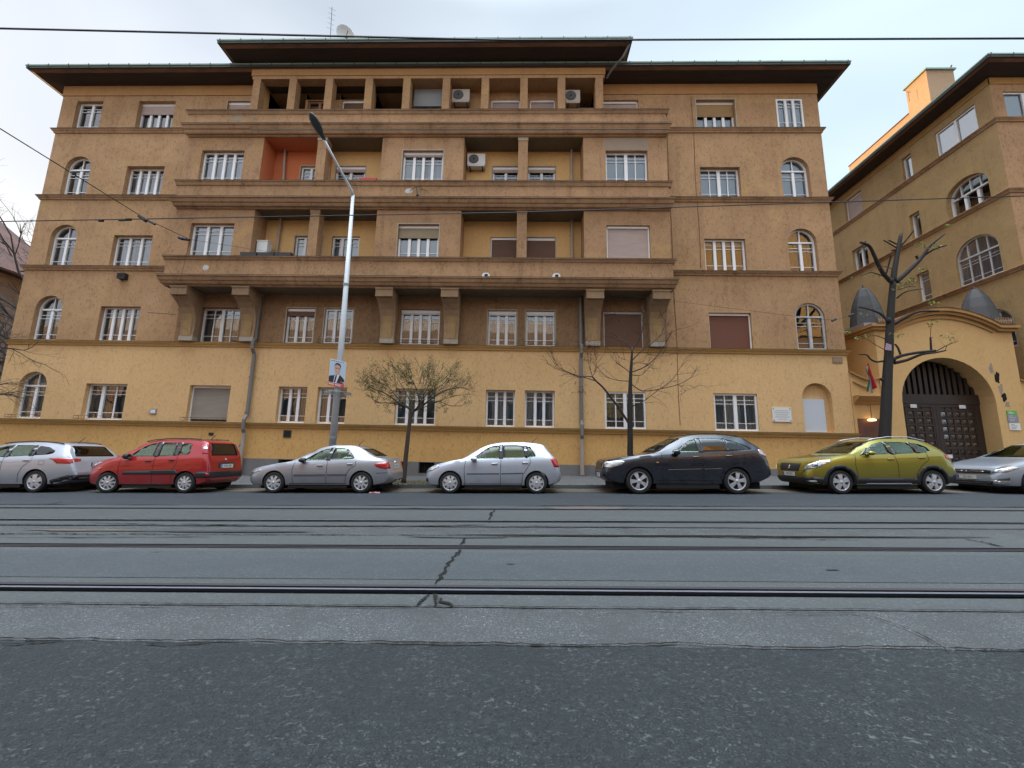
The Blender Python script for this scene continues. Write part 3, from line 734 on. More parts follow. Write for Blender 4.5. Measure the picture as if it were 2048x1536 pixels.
for z, m in ((2.15, 'ledge_y'), (5.58, 'ledge_y'), (9.02, 'ledge'), (12.48, 'ledge'), (15.94, 'ledge')):
    if z > 6:
        for s, (a, c) in enumerate(((XL, -15.2), (6.15, XR))):
            b = MB(); pr = ledge_prof(z)
            for i in range(len(pr) - 1):
                (v0, p0), (v1, p1) = pr[i], pr[i + 1]
                l0, l1 = (p0, p1) if s == 0 else (0, 0); r0, r1 = (p0, p1) if s == 1 else (0, 0)
                b.face([TW(a - l0, v0, -p0), TW(c + r0, v0, -p0), TW(c + r1, v1, -p1), TW(a - l1, v1, -p1)])
                if s == 0: b.face([TW(a - l0, v0, -p0), TW(a - l1, v1, -p1), TW(a - l1, v1, 8), TW(a - l0, v0, 8)])
                else: b.face([TW(c + r0, v0, -p0), TW(c + r1, v1, -p1), TW(c + r1, v1, 8), TW(c + r0, v0, 8)])
            b.build('ledge', M[m], BLD)
            t_ = MB(); e = .004   # dark sheet flashing on the top edge
            t_.box((a - .15 if s == 0 else a), (c if s == 0 else c + .15), YW - .15, YW - .004, z + .0125, z + .022); t_.build('flashing', M['gutter'], BLD)
    else:
        pr = ledge_prof(z); moulding('ledge', M[m], BLD, TW, XL, XR, pr)
        t_ = MB(); t_.box(XL - .15, XR + .15, YW - .15, YW - .004, z + .0125, z + .022); t_.build('flashing', M['gutter'], BLD)
# frieze under the eaves of the wings
for a, c in ((XL, -12.66), (3.44, XR)):
    b = MB(); b.box(a - .02, c + .02, YW - .035, YW - .003, 17.80, 18.33); b.build('frieze', plaster('frieze_plaster', (0.50, 0.28, 0.12), (0.6, 0.55, 0.5), 0.3, bump=0.2, specks=0.05), BLD)

# ---- projecting bay: solid parts, loggias, parapets
def bop(a, c, fl, **k):
    z = {3: (9.14, 10.66), 4: (12.62, 14.16)}[fl]; d = dict(u0=a, u1=c, v0=z[0], v1=z[1], lights=4, mull='thick', curtain='net', dep=.24); d.update(k); return d
BO = [bop(-14.40, -12.50, 3, lights=3, curtain='blind'), bop(-14.42, -12.50, 4, curtain='net', full=True), bop(-5.40, -3.66, 3, trim=1, shutter='sh_olive', down=.30, frame='pvc', curtain='blind'), bop(-5.42, -3.64, 4, trim=1, shutter='sh_pink', down=.06, curtain='net', full=False),
      bop(3.40, 5.20, 3, shutter='sh_pink', dep=.2), bop(3.42, 5.22, 4, mull='alt', curtain='blind')]
SOL = [(-15.16, -11.68), (-6.36, -2.74), (2.46, 6.04)]
LOG = [(-11.68, -6.36), (-2.74, 2.46)]
for (a, c) in SOL:
    for (z0, z1) in ((8.9, 11.33), (12.3, 14.82)):
        b = MB(); wall(b, TB, a, c, z0, z1, BO)
        for u in (a, c): b.face([(u, YB, z0), (u, YW, z0), (u, YW, z1), (u, YB, z1)])
        b.build('bay_wall', M['bay'], BLD)
# left loggia on the fourth floor is painted terracotta inside
b = MB(); b.face([(-11.674, YB + .02, 12.5), (-11.674, YW - .004, 12.5), (-11.674, YW - .004, 14.82), (-11.674, YB + .02, 14.82)])
wall(b, lambda u, v, d: (u, YW - .005 + d * .02, v), -11.67, -9.0, 12.3, 14.8, [dict(u0=-10.42, u1=-9.09, v0=12.53, v1=14.05, dep=.0)])
b.build('painted_loggia_wall', M['terracotta'], BLD)
for o in BO: window(TB, o, BLD, o['lights'], o['mull'], rw)
# loggia back-wall paint (warmer than the outside)
for i, (a, c) in enumerate(LOG):
    for fl, z0, z1 in ((3, 8.9, 11.33), (4, 12.3, 14.8)):
        a_ = -9.0 if (fl == 4 and i == 0) else a
        b = MB()
        wall(b, lambda u, v, d: (u, YW - .004 + d * .02, v), a_ + .004, c - .004, z0, z1, [dict(o, dep=0.0, arch=0) for o in W_ if abs(o['v0'] - FZ[fl - 1][0]) < .2 and a_ - .2 < o['u0'] < c])
        b.build('loggia_wall', M['loggia'], BLD)
# slabs / ceilings
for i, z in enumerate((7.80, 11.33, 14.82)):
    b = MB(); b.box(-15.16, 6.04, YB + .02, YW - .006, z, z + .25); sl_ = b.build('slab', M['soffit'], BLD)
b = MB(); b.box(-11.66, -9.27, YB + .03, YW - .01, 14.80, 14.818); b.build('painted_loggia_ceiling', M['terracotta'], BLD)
# columns in the loggias with pale capitals
for x0, x1 in ((-9.25, -8.85), (-.36, .05)):
    for z0, z1 in ((8.9, 11.33), (12.3, 14.82)):
        b = MB(); b.box(x0, x1, YB + .005, YB + .44, z0, z1 - .17); cc_ = b.build('column', M['bay'], BLD)
        b = MB(); b.box(x0 - .02, x1 + .02, YB - .012, YB + .46, z1 - .17, z1 - .002); b.build('capital', M['white_edge'] if z1 > 12 else M['console'], cc_)
# parapets with coping and cornice
def parapet(zt, zc, zw, zb, m='bay'):
    b = MB(); b.box(-15.12, 6.03, YB - .16, YB + .0, zw, zc); pp = b.build('parapet', M[m], BLD)
    prof = [(zt, -.02), (zt, .27), (zt - .03, .28), (zt - .05, .24), (zc + .03, .20), (zc, .17)]
    moulding('coping', M['ledge'], pp, TB, -15.10, 6.02, prof, es=.45)
    prof = [(zw, .15), (zw, .37), (zw - .04, .38), (zw - .045, .33), (zw - .16, .29), (zw - .20, .27), (zw - .205, .23), (zb + .12, .21), (zb + .06, .17), (zb + .055, .09), (zb, .06), (zb, -.02)]
    moulding('cornice', M['ledge'], pp, TB, -15.10, 6.02, prof, es=.45)
    t_ = MB(); t_.box(-15.23, 6.15, YB - .285, YB - .16, zt + .001, zt + .012); t_.build('flashing', M['gutter'], pp)
    t_ = MB(); t_.box(-15.28, 6.20, YB - .385, YB - .165, zw + .001, zw + .012); t_.build('flashing', M['gutter'], pp)
    return pp
parapet(15.97, 15.80, 15.22, 14.80); parapet(12.52, 12.31, 11.70, 11.31); pp3 = parapet(9.04, 8.88, 8.16, 7.78)
b = MB(); b.box(-12.2, 6.13, YB - .262, YB - .24, 14.985, 15.01); b.build('pale_drip_edge', M['white_edge'], BLD)
b = MB(); b.box(-15.16, 6.04, YB + .005, YW - .01, 15.0, 15.1); b.build('terrace_slab', M['soffit'], BLD)
# repaired spots on the parapets
def spot(x, z, rx, rz, Y, seed, mat='white_patch', nm='plaster_repair'):
    b = MB(); P = []
    for k in range(16):
        t = 2 * math.pi * k / 16; r = 1 + .18 * mnoise.noise(Vector((math.cos(t), math.sin(t), seed)))
        P.append((x + rx * r * math.cos(t), Y, z + rz * r * math.sin(t)))
    b.face(P); b.build(nm, M[mat], BLD)
spot(-5.0, 12.10, .17, .12, YB - .164, 1); spot(-13.35, 8.55, .13, .12, YB - .164, 2)
spot(-12.95, 15.62, .35, .12, YB - .164, 3, 'patch'); spot(-12.2, 15.7, .18, .06, YB - .164, 4, 'patch')
b = MB(); b.face([TB(3.35, 14.18, -.003), TB(5.28, 14.18, -.003), TB(5.28, 14.76, -.003), TB(3.35, 14.76, -.003)]); b.build('plaster_repair', M['patch'], BLD)
for x in (-1.59, 1.29):   # drain spouts: white collar, dark mouth
    b = MB(); P = [(-.16, 0), (-.16, .14), (-.09, .22), (.09, .22), (.16, .14), (.16, 0)]
    b.prism([(x + p[0], 8.17 + p[1] * 1.05) for p in P], 0, .05, lambda u, v, d: (u, YB - .16 - d, v)); s_ = b.build('drain_spout', M['white'], BLD)
    b = MB(); b.box(x - .05, x + .08, YB - .23, YB - .211, 8.26, 8.34); b.build('spout_mouth', M['dark'], s_)

# consoles
for i, x in enumerate((-14.43, -11.80, -5.78, -3.07, 2.88, 5.56)):
    t = 0
    def TC(p, v, u): return (x + u, YW - p, v)
    prof = [(0, 5.60), (.26, 5.60), (.27, 5.75), (.25, 6.1), (.27, 6.5), (.34, 6.78), (.46, 7.02), (.64, 7.22), (.86, 7.36), (.86, 7.40), (0, 7.40)]
    b = MB()
    n = 6
    for s in range(n):     # slightly wider towards the top: built as one solid with flared sides
        pass
    def TF(p, v, u): k = .29 + .06 * max(0, min(1, (v - 5.6) / 1.8)); return (x + u * k, YW - p, v)
    b.prism(prof, -1, 1, TF); c_ = b.build('console', M['console'], BLD)
    b = MB(); b.box(x - .355, x + .355, YW - 1.00, YW - .002, 7.402, 7.70); b.box(x - .375, x + .375, YW - 1.03, YW - .002, 7.702, 7.778); b.build('console_head', M['console'], c_)
    b = MB(); b.face([(x - .17, YW - .279, 5.84), (x + .17, YW - .279, 5.84), (x + .18, YW - .262, 6.1), (x + .19, YW - .283, 6.5), (x + .20, YW - .353, 6.78), (x - .20, YW - .353, 6.78), (x - .19, YW - .283, 6.5), (x - .18, YW - .262, 6.1)])
    b.build('console_panel', M['rbwall'], c_)
    b = MB(); b.box(x - .30, x + .30, YW - .29, YW - .002, 5.61, 5.80); b.build('console_foot', M['white_edge'], c_)

# colonnade on the top floor
YC = 16.52
b = MB()
b.box(-12.70, 3.46, YC, YC + .40, 17.93, 18.08); b.box(-12.66, 3.42, YC + .4, YW + .3, 17.93, 17.95)
b.build('lintel', M['upper'], BLD)
b = MB(); b.box(-12.74, 3.50, YC - .03, YC + .42, 18.082, 18.66)
for u in (-12.70, 3.46): b.box(u - .02, u + .02, YC + .421, YW + 1.0, 18.082, 18.66)
b.build('frieze', plaster('colonnade_frieze_plaster', (0.50, 0.28, 0.12), (0.6, 0.55, 0.5), 0.3, bump=0.2, specks=0.05), BLD)
for i, x in enumerate((-12.46, -10.77, -9.08, -7.24, -5.50, -3.69, -1.92, -.16, 1.53, 3.22)):
    b = MB(); b.box(x - .17, x + .17, YC + .003, YC + .38, 15.1, 17.928); b.build('column', M['upper'], BLD)
for x0 in (-12.46, 3.22):
    b = MB(); b.box(x0 - .10, x0 + .10, YC + .385, YW - .004, 15.1, 17.928); b.build('loggia_side_wall', M['loggia'], BLD)
b = MB(); b.box(-7.28, -7.20, YC + .39, YW - .004, 15.1, 17.928); b.box(-5.54, -5.46, YC + .39, YW - .004, 15.1, 17.928); b.build('partition', M['patch'], BLD)
b = MB(); b.box(-12.25, -5.6, YC + .405, YW - .01, 17.90, 17.925); b.build('dark_ceiling', M['eave'], BLD)
b = MB(); b.box(-5.3, -3.9, YC + .55, YC + .58, 17.0, 17.92); b.build('rolled_awning', M['grey'], BLD)
b = MB()
for k in range(44): 
    u = -12.2 + k * .066
    if -10.95 < u < -10.60: continue
    b.tube([(u, YC + .2, 15.2), (u, YC + .2, 16.28)], .007, 4)
b.tube([(-12.28, YC + .2, 16.28), (-9.3, YC + .2, 16.28)], .012, 5); b.build('railing', M['iron'], BLD)

# ---- roofs
def roof(x0, x1, y0, zw, over, zg, depth, nm='roof', BLD=BLD):
    """x0..x1 wall ends, y0 wall plane; dark boarded soffit, brown lip, green sheet edge with gutter"""
    ax, bx, ay = x0 - over, x1 + over, y0 - over
    by = y0 + depth
    s = MB()
    lip = .20
    A = [(x0, y0, zw), (x1, y0, zw)]; B_ = [(ax + lip, ay + lip, zg - .20), (bx - lip, ay + lip, zg - .20)]
    s.face([A[0], A[1], B_[1], B_[0]])
    s.face([A[0], B_[0], (ax + lip, by, zg - .20), (x0, by, zw)]); s.face([A[1], B_[1], (bx - lip, by, zg - .20), (x1, by, zw)])
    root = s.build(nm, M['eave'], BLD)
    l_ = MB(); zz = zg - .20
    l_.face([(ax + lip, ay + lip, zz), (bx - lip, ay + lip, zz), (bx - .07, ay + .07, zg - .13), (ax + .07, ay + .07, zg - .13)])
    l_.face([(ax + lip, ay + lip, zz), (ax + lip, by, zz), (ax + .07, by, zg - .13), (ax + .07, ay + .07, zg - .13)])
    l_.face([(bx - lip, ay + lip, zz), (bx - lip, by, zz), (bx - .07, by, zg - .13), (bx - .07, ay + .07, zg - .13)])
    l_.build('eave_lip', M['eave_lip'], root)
    g_ = MB()
    g_.box(ax + .0, bx - .0, ay, ay + .14, zg - .125, zg - .02); g_.box(ax, ax + .14, ay + .142, by, zg - .125, zg - .02); g_.box(bx - .14, bx, ay + .142, by, zg - .125, zg - .02)
    g_.build('gutter', M['gutter'], root)
    c_ = MB(); c_.box(ax - .02, bx + .02, ay - .025, ay + .10, zg - .018, zg + .045); c_.box(ax - .02, ax + .10, ay + .102, by, zg - .018, zg + .045); c_.box(bx - .10, bx + .02, ay + .102, by, zg - .018, zg + .045)
    c_.build('copper_edge', M['copper'], root)
    hs = MB(); n = int((bx - ax) / .95)
    for k in range(n + 1):
        x = ax + .12 + (bx - ax - .24) * k / n
        hs.box(x - .018, x + .018, ay - .034, ay - .026, zg - .13, zg + .05); hs.box(x - .015, x + .015, ay - .03, ay + .05, zg + .046, zg + .075)
    hs.build('gutter_hooks', M['gutter'], root)
    t_ = MB(); hgt = 3.6
    ix = min((x1 - x0) / 2 + over - .5, 3.0)
    P = [(ax, ay, zg + .01), (bx, ay, zg + .01), (bx, by, zg + .01), (ax, by, zg + .01)]; Q = [(ax + ix * 1.6, ay + 4.5, zg + hgt), (bx - ix * 1.6, ay + 4.5, zg + hgt)]
    t_.face([P[0], P[1], Q[1], Q[0]]); t_.face([P[1], P[2], Q[1]]); t_.face([P[3], P[0], Q[0]]); t_.face([P[2], P[3], Q[0], Q[1]]); t_.build('roof_sheet', M['roofing'], root)
    # lightning wire on short posts
    wv = MB(); pts = []
    m = int((bx - ax) / 1.5)
    for k in range(m + 1):
        x = ax + .9 + (bx - ax - 1.6) * k / m
        wv.tube([(x, ay + .55, zg + .1), (x, ay + .55, zg + .42)], .012, 4); pts.append((x, ay + .55, zg + .40 + .02 * math.sin(k * 2.1)))
    wv.tube(pts, .008, 4); wv.build('lightning_wire', M['iron'], root)
    return root
ro1 = roof(XL, XR, YW, 18.33, .92, 18.56, 30)
ro2 = roof(-12.72, 3.48, YC - .02, 18.66, 1.00, 18.86, 8)
b = MB(); b.box(4.6, 6.6, 17.4, 19.2, 19.25, 19.34); b.box(4.75, 6.45, 17.55, 19.05, 18.7, 19.25); b.build('roof_hatch', M['gutter'], ro1)

# downpipes
b = MB(); b.tube([(-11.50, YW - .11, 7.76), (-11.50, YW - .11, 5.75), (-11.49, YW - .27, 5.62), (-11.48, YW - .27, 5.3), (-11.47, YW - .12, 5.1), (-11.46, YW - .12, 2.5), (-11.46, YW - .26, 2.3), (-11.46, YW - .26, 1.9), (-11.46, YW - .16, 1.75)], .075, 10)
for z in (6.9, 5.5, 4.1, 2.6): b.lathe([(.09, -.03), (.09, .03)], lambda x, y, h: (-11.475 + x, YW - .12 + y, z + h) if z != 5.5 else (-11.48 + x, YW - .27 + y, z + h), 10)
d_ = b.build('downpipe', M['pipe'], BLD)
b = MB(); b.tube([(-11.46, YW - .16, 1.76), (-11.47, YW - .16, .25), (-11.47, YW - .22, .12)], .082, 10); b.tube([(-11.62, YW - .2, 1.15), (-11.53, YW - .2, 1.35)], .035, 6); b.build('pipe_shoe', M['pipe_low'], d_)
b = MB(); b.tube([(2.40, YW - .11, 7.76), (2.40, YW - .11, 5.75), (2.40, YW - .27, 5.62), (2.40, YW - .27, 5.3), (2.40, YW - .12, 5.1), (2.40, YW - .12, 2.5), (2.40, YW - .26, 2.3), (2.40, YW - .26, 1.9), (2.40, YW - .16, 1.75)], .075, 10)
for z in (6.3, 3.9, 2.45): b.lathe([(.09, -.03), (.09, .03)], lambda x, y, h: (2.40 + x, YW - .12 + y, z + h), 10)
d_ = b.build('downpipe', M['pipe'], BLD)
b = MB(); b.tube([(2.40, YW - .16, 1.76), (2.41, YW - .16, .33)], .085, 10); b.build('pipe_shoe', M['pipe_low'], d_)
for x, z0, z1, x2 in ((-11.05, 12.4, 14.82, -11.2), (-11.05, 8.9, 11.33, -11.0), (2.05, 12.4, 14.82, 2.05), (2.05, 8.9, 11.33, 2.05)):
    b = MB(); b.tube([(x, YW - .12, z0), (x2, YW - .12, z1)], .055, 8); b.build('loggia_downpipe', M['pipe_low'], BLD)
# gutter spouts from the upper roof onto the lower one
b = MB(); b.tube([(4.40, YC - .85, 18.75), (4.15, YC - .6, 18.35), (3.75, YC - .1, 18.2), (3.6, YC + .2, 18.1)], .05, 8); b.build('downpipe', M['pipe'], BLD)
b = MB(); b.tube([(-13.55, YC - .1, 18.72), (-13.5, YC + .1, 18.5)], .045, 8); b.build('downpipe', M['pipe'], BLD)
# flower-box rails on sills
def sillrail(x0, x1, z, Y=YW):
    b = MB(); d = .22
    for h in (.03, .14): b.tube([(x0, Y, z + h), (x0, Y - d, z + h), (x1, Y - d, z + h), (x1, Y, z + h)], .008, 4)
    for k in range(9):
        x = x0 + (x1 - x0) * k / 8; b.tube([(x, Y - d, z + .03), (x, Y - d, z + .14)], .006, 4)
    b.build('sill_rail', M['iron'], BLD)
sillrail(-18.75, -16.9, 2.2); sillrail(-14.2, -12.4, 2.2); sillrail(-8.75, -7.35, 5.62); sillrail(0.02, 1.36, 5.62); sillrail(-5.4, -3.55, 5.62); sillrail(-21.7, -20.5, 2.2)

for x, z0, z1 in ((6.42, 2.4, 15.8), (7.62, 9.2, 17.7), (-9.8, 12.0, 12.3)):
    b = MB(); b.tube([(x + .02 * math.sin(z * 1.3), YW - .012, z) for z in [z0 + (z1 - z0) * k / 12 for k in range(13)]], .010, 4); b.build('facade_cable', M['eave_lip'], BLD)
# ------------------------------------------------------------------ the house row behind the photographer (seen mirrored in glass and paint; its upper storeys catch the sun)
OP = thing('opposite_building', 'sunlit apartment row across the street, seen only mirrored in the windows and car sides', 'building', (0, -13, 0))
def TO(u, v, d): return (u, -13 - d, v)
oo = [dict(u0=x, u1=x + 1.5, v0=z, v1=z + 1.9, dep=.25) for x in [-58 + 3.3 * k for k in range(36)] for z in (1.6, 5.0, 8.4, 11.8)]
b = MB(); wall(b, TO, -60, 62, -2, 15.2, oo); b.face([TO(-60, 15.2, 0), TO(62, 15.2, 0), TO(62, 18.5, 6), TO(-60, 18.5, 6)])
M['oppw'] = plaster('sunlit_cream_plaster', (0.50, 0.38, 0.27), (0.8, 0.8, 0.8), .3)
b.build('wall', M['oppw'], OP)
b = MB(); b.face([TO(-60, -2, .26), TO(62, -2, .26), TO(62, 15.2, .26), TO(-60, 15.2, .26)]); b.build('window_panes', simple('opposite_glass', (0.05, 0.06, 0.07), .1), OP)

b = MB(); b.face([TO(19, 15.0, -.3), TO(37, 15.0, -.3), TO(37, 27, -.3), TO(30, 31, -.3), TO(19, 27, -.3)]); b.box(19, 37, -21, -13.0, 15.2, 27); b.box(8.6, 12.6, -12.98, -12.7, 5.2, 10.5)  # low box: added bright panel, placed to mirror gold in a ground-floor window
b.build('gable_and_reflection_panel', plaster('golden_sunlit_plaster', (0.85, 0.56, 0.24), (0.9, 0.9, 0.9), .1), OP)
# ------------------------------------------------------------------ neighbouring building on the right (its side wall runs back from the street)
XS = 21.2
RB = thing('neighbour_building', 'olive ochre apartment building seen at a steep angle behind the arched gatehouse, with brick chimney', 'building', (28, 17.3, 0.6))
def TS(u, v, d): return (XS + d, u, v)
def TFr(u, v, d): return (u, YW + d, v)
rb_ops = []
def so_(a, c, lo, hi, **k):
    d = dict(u0=a, u1=c, v0=lo, v1=hi, lights=2, mull='thick', curtain='net', dep=.2, glass='glass_b'); d.update(k); rb_ops.append(d)
so_(18.0, 19.95, 16.55, 17.92, bars=0, curtain='dim', full=True, dep=.14)
so_(21.33, 21.90, 16.55, 17.95, lights=1, bars=0, curtain='dim', dep=.22)
so_(24.78, 26.15, 16.6, 18.05, shutter='sh_pink', dep=.25)
so_(28.2, 30.0, 16.6, 18.05); so_(32, 33.8, 16.6, 18.05)
so_(18.0, 19.92, 13.05, 14.72, arch=.72, lights=3, bars=0, curtain=None, dep=.32)
so_(21.33, 21.92, 13.05, 14.5, lights=1, bars=0, curtain='dim', dep=.25)
so_(24.82, 26.0, 13.05, 14.5, lights=2, bars=0, curtain=None, dep=.25)
so_(28.2, 30.0, 13.05, 14.5); so_(32, 33.8, 13.05, 14.5)
so_(18.03, 19.92, 9.50, 11.65, arch=.85, lights=4, mull='thin', frame='pvc_old', curtain='dim', dep=.16)
so_(21.30, 21.98, 9.50, 11.08, lights=1, curtain='dim', dep=.22)
so_(24.82, 26.0, 9.5, 11.0); so_(28.2, 30.0, 9.5, 11.0)
so_(18.0, 19.9, 6.1, 8.0, arch=.7, lights=4, mull='thin', frame='pvc_old', curtain='dim', dep=.14)
so_(24.82, 26.0, 6.1, 7.6)
b = MB(); wall(b, TS, 17.3, 42, 1.0, 18.62, rb_ops)
b.face([(XS, 42, 0), (38, 42, 0), (38, 42, 18.62), (XS, 42, 18.62)])
b.build('side_wall', M['rbwall'], RB)
for o in rb_ops: window(TS, o, RB, o['lights'], o['mull'], rw)
f_ops = [dict(u0=21.75, u1=23.6, v0=16.6, v1=17.9, lights=2, mull='thick', curtain='blind', bars=0, dep=.14), dict(u0=22.4, u1=23.6, v0=13.05, v1=15.1, arch=.6, lights=2, mull='thick', curtain='net', dep=.2)]
b = MB(); wall(b, TFr, XS, 38, 0, 18.62, f_ops); b.build('front_wall', M['bay'], RB)
for o in f_ops: window(TFr, o, RB, 2, 'thick', rw)
for z in (9.45, 13.0, 16.5):
    pr = ledge_prof(z); b = MB()
    for i in range(len(pr) - 1):
        (v0, p0), (v1, p1) = pr[i], pr[i + 1]
        b.face([(XS - p0, 42, v0), (XS - p0, YW - p0, v0), (XS - p1, YW - p1, v1), (XS - p1, 42, v1)])
        b.face([(XS - p0, YW - p0, v0), (38, YW - p0, v0), (38, YW - p1, v1), (XS - p1, YW - p1, v1)])
    b.build('ledge', M['ledge'], RB)
b = MB(); b.box(XS - .03, XS - .003, YW - .03, 42, 18.28, 18.61); b.box(XS - .03, 38, YW - .03, YW - .003, 18.28, 18.61); b.build('frieze', plaster('neighbour_frieze', (0.45, 0.26, 0.10), (0.6, 0.55, 0.5), 0.3, bump=0.2, specks=0.05), RB)
ro3 = roof(XS, 38, YW, 18.63, .90, 18.92, 25, 'roof', RB)
b = MB(); b.box(24.56, 26.2, 23.0, 24.4, 18.9, 24.95); ch = b.build('chimney', M['chimney'], RB)
b = MB(); b.box(24.46, 26.3, 22.9, 24.5, 24.951, 25.05); b.build('chimney_cap', M['copper'], ch)
b = MB(); b.tube([(26.0, 22.95, 25.05), (26.05, 22.9, 25.2)], .04, 5); b.tube([(24.2, 23.9, 23.6), (24.2, 23.9, 24.3)], .015, 4); b.tube([(24.1, 23.9, 24.3), (24.35, 23.9, 24.28)], .015, 4); b.build('chimney_fittings', M['iron'], ch)
b = MB(); b.box(24.6, 24.95, 24.41, 29.5, 18.9, 23.2); pw = b.build('party_wall', M['chimney'], RB)
b = MB(); b.box(24.54, 25.0, 24.41, 29.5, 23.201, 23.25); b.build('wall_cap', M['eave_lip'], pw)

# ------------------------------------------------------------------ gatehouse between the two buildings
GH = thing('gatehouse', 'yellow gatehouse with curved pediment and big dark studded arched gate, right of the main building', 'gatehouse', (17.3, 17.3, 0.5))
M['gate_y'] = plaster('yellow_gatehouse_plaster', (0.68, 0.43, 0.19), (0.8, 0.74, 0.68), 0.25, bump=0.3, specks=0.12)
M['gate_trim'] = plaster('gatehouse_moulding', (0.50, 0.29, 0.12), (0.6, 0.55, 0.5), 0.35, bump=0.2, specks=0.1)
M['gate_wood'] = streaked('dark_brown_gate_timber', (0.045, 0.028, 0.022), (0.02, 0.013, 0.012), (8, 8, 0.5), 0.7, 0.5)
M['stud'] = streaked('worn_gate_boss', (0.095, 0.066, 0.045), (0.05, 0.036, 0.028), (3, 3, 3), 0.5, 0.5)
M['door_wood'] = streaked('red_brown_door_timber', (0.16, 0.055, 0.03), (0.06, 0.025, 0.018), (8, 8, 0.6), 0.6, 0.45)
YG = 17.22
def topz(x):
    t = (x - 15.15) / (19.5 - 15.15)
    if t <= 0 or t >= 1: return 6.72
    return 6.72 + .70 * math.sin(math.pi * min(max(t, 0), 1)) ** .85
xs = [14.55] + [15.15 + (19.5 - 15.15) * k / 24 for k in range(25)] + [20.1]
top = [(x, topz(x)) for x in xs]
ARC = [(17.17 + 1.84 * math.cos(math.pi * k / 20), 3.50 + 1.84 * math.sin(math.pi * k / 20)) for k in range(21)]   # right to left
out_ = [(14.55, 0)] + top + [(20.1, 0), (19.01, 0)] + ARC + [(15.33, 0)]
b = MB(); 
b.prism(out_, 0, 2.1, lambda u, v, d: (u, YG + d, v)); b.build('gatehouse_wall', M['gate_y'], GH)
for i, (off, th, pr, mt) in enumerate(((0, .13, .20, 'gate_trim'), (-.131, .12, .12, 'gate_trim'), (-.36, .07, .05, 'gate_trim'))):
    b = MB(); P = top
    xa, xb = P[0][0] - (pr if i < 2 else 0), P[-1][0] + (pr if i < 2 else 0)
    P2 = [(xa, P[0][1])] + P[1:-1] + [(xb, P[-1][1])]
    if i == 2: P2 = [(x, z) for x, z in P if 15.2 < x < 19.45]
    b.prism([(x, z + off) for x, z in P2] + [(x, z + off - th) for x, z in P2[::-1]], -pr, .0 - .002, lambda u, v, d: (u, YG + d, v))
    if i < 2:
        for s, xx in ((-1, 14.55), (1, 20.1)):
            a, c = sorted((xx, xx + s * pr)); b.box(a, c, YG, YG + 2.1, P[0][1] + off - th, P[0][1] + off)
    b.build('pediment_moulding', M[mt], GH)
b = MB()
P = top; b.prism([(x, z + .025) for x, z in P] + [(x, z + .002) for x, z in P[::-1]], -.22, 2.15, lambda u, v, d: (u, YG + d, v)); b.build('pediment_flashing', M['eave_lip'], GH)
# gate: frame, upper bars, two leaves with bosses
D0 = .62
gt = MB(); 
g_poly = [(19.0, .3)] + ARC + [(15.34, .3)]
b = MB(); b.prism([(19.0, 3.55), *[p for p in ARC if p[1] > 3.5], (15.34, 3.55)], D0 + .12, D0 + .14, lambda u, v, d: (u, YG + d, v)); gate = b.build('gate', M['dark'], GH)
b = MB(); b.box(15.34, 19.0, YG + D0 - .03, YG + D0 + .11, 3.50, 3.90); b.box(15.34, 15.46, YG + D0, YG + D0 + .1, .4, 3.499); b.box(18.88, 19.0, YG + D0, YG + D0 + .1, .4, 3.499); b.build('transom', M['gate_wood'], gate)
for k in range(15):
    u = 15.55 + k * .235
    if u > 18.85: break
    h = 3.5 + math.sqrt(max(0, 1.84 ** 2 - (u - 17.17) ** 2)) - .03
    if h > 3.95:
        b = MB(); b.box(u - .055, u + .055, YG + D0 + .02, YG + D0 + .06, 3.902, h); bb = b.build('upper_bar', M['gate_wood'], gate)
        b = MB(); b.box(u + .057, u + .080, YG + D0 + .03, YG + D0 + .055, 3.95, h - .25); b.build('worn_edge', M['stud'], bb)
for s, (a, c, cols) in enumerate(((15.465, 17.19, 4), (17.20, 18.875, 5))):
    b = MB(); b.box(a, c, YG + D0 + .02, YG + D0 + .09, .42, 3.495)
    for u in (a, c - .12): b.box(u, u + .12, YG + D0 - .012, YG + D0 + .019, .42, 3.494)
    for v in (.42, 1.62, 3.37): b.box(a + .122, c - .122, YG + D0 - .010, YG + D0 + .019, v, v + .12)
    # rails between the bosses form a grid
    pitch = (c - a - .3) / cols
    for q in range(cols + 1): b.box(a + .13 + q * pitch - .03 + .01, a + .13 + q * pitch + .03 + .01, YG + D0 - .006, YG + D0 + .019, .545, 3.365)
    for q in range(9):
        v = .75 + q * .31
        b.box(a + .122, c - .122, YG + D0 - .004, YG + D0 + .018, v - .03, v + .03)
    leaf = b.build('gate_leaf', M['gate_wood'], gate)
    for r in range(9):
        for q in range(cols):
            u, v = a + .14 + (q + .5) * pitch, 3.23 - .155 + .0 - r * .31 + .155 - .155
            if 1.55 < v < 1.80 or v < .8: continue
            b = MB(); h = .085
            P = [(u - h, v - h), (u + h, v - h), (u + h, v + h), (u - h, v + h)]
            for k in range(4): b.face([(P[k][0], YG + D0 + .018, P[k][1]), (P[(k + 1) % 4][0], YG + D0 + .018, P[(k + 1) % 4][1]), (u, YG + D0 - .03, v)])
            b.build('boss', M['grey'] if (s == 1 and q == 0 and r < 4) else M['stud'] if v > 1.7 else M['gate_wood'], leaf)
for (u, v) in ((16.30, 3.40), (18.28, 3.40), (17.45, 1.35)):
    b = MB(); b.box(u - .13, u + .13, YG + D0 - .018, YG + D0 - .013, v - .075, v + .075); b.build('paper_notice', M['white'], gate)
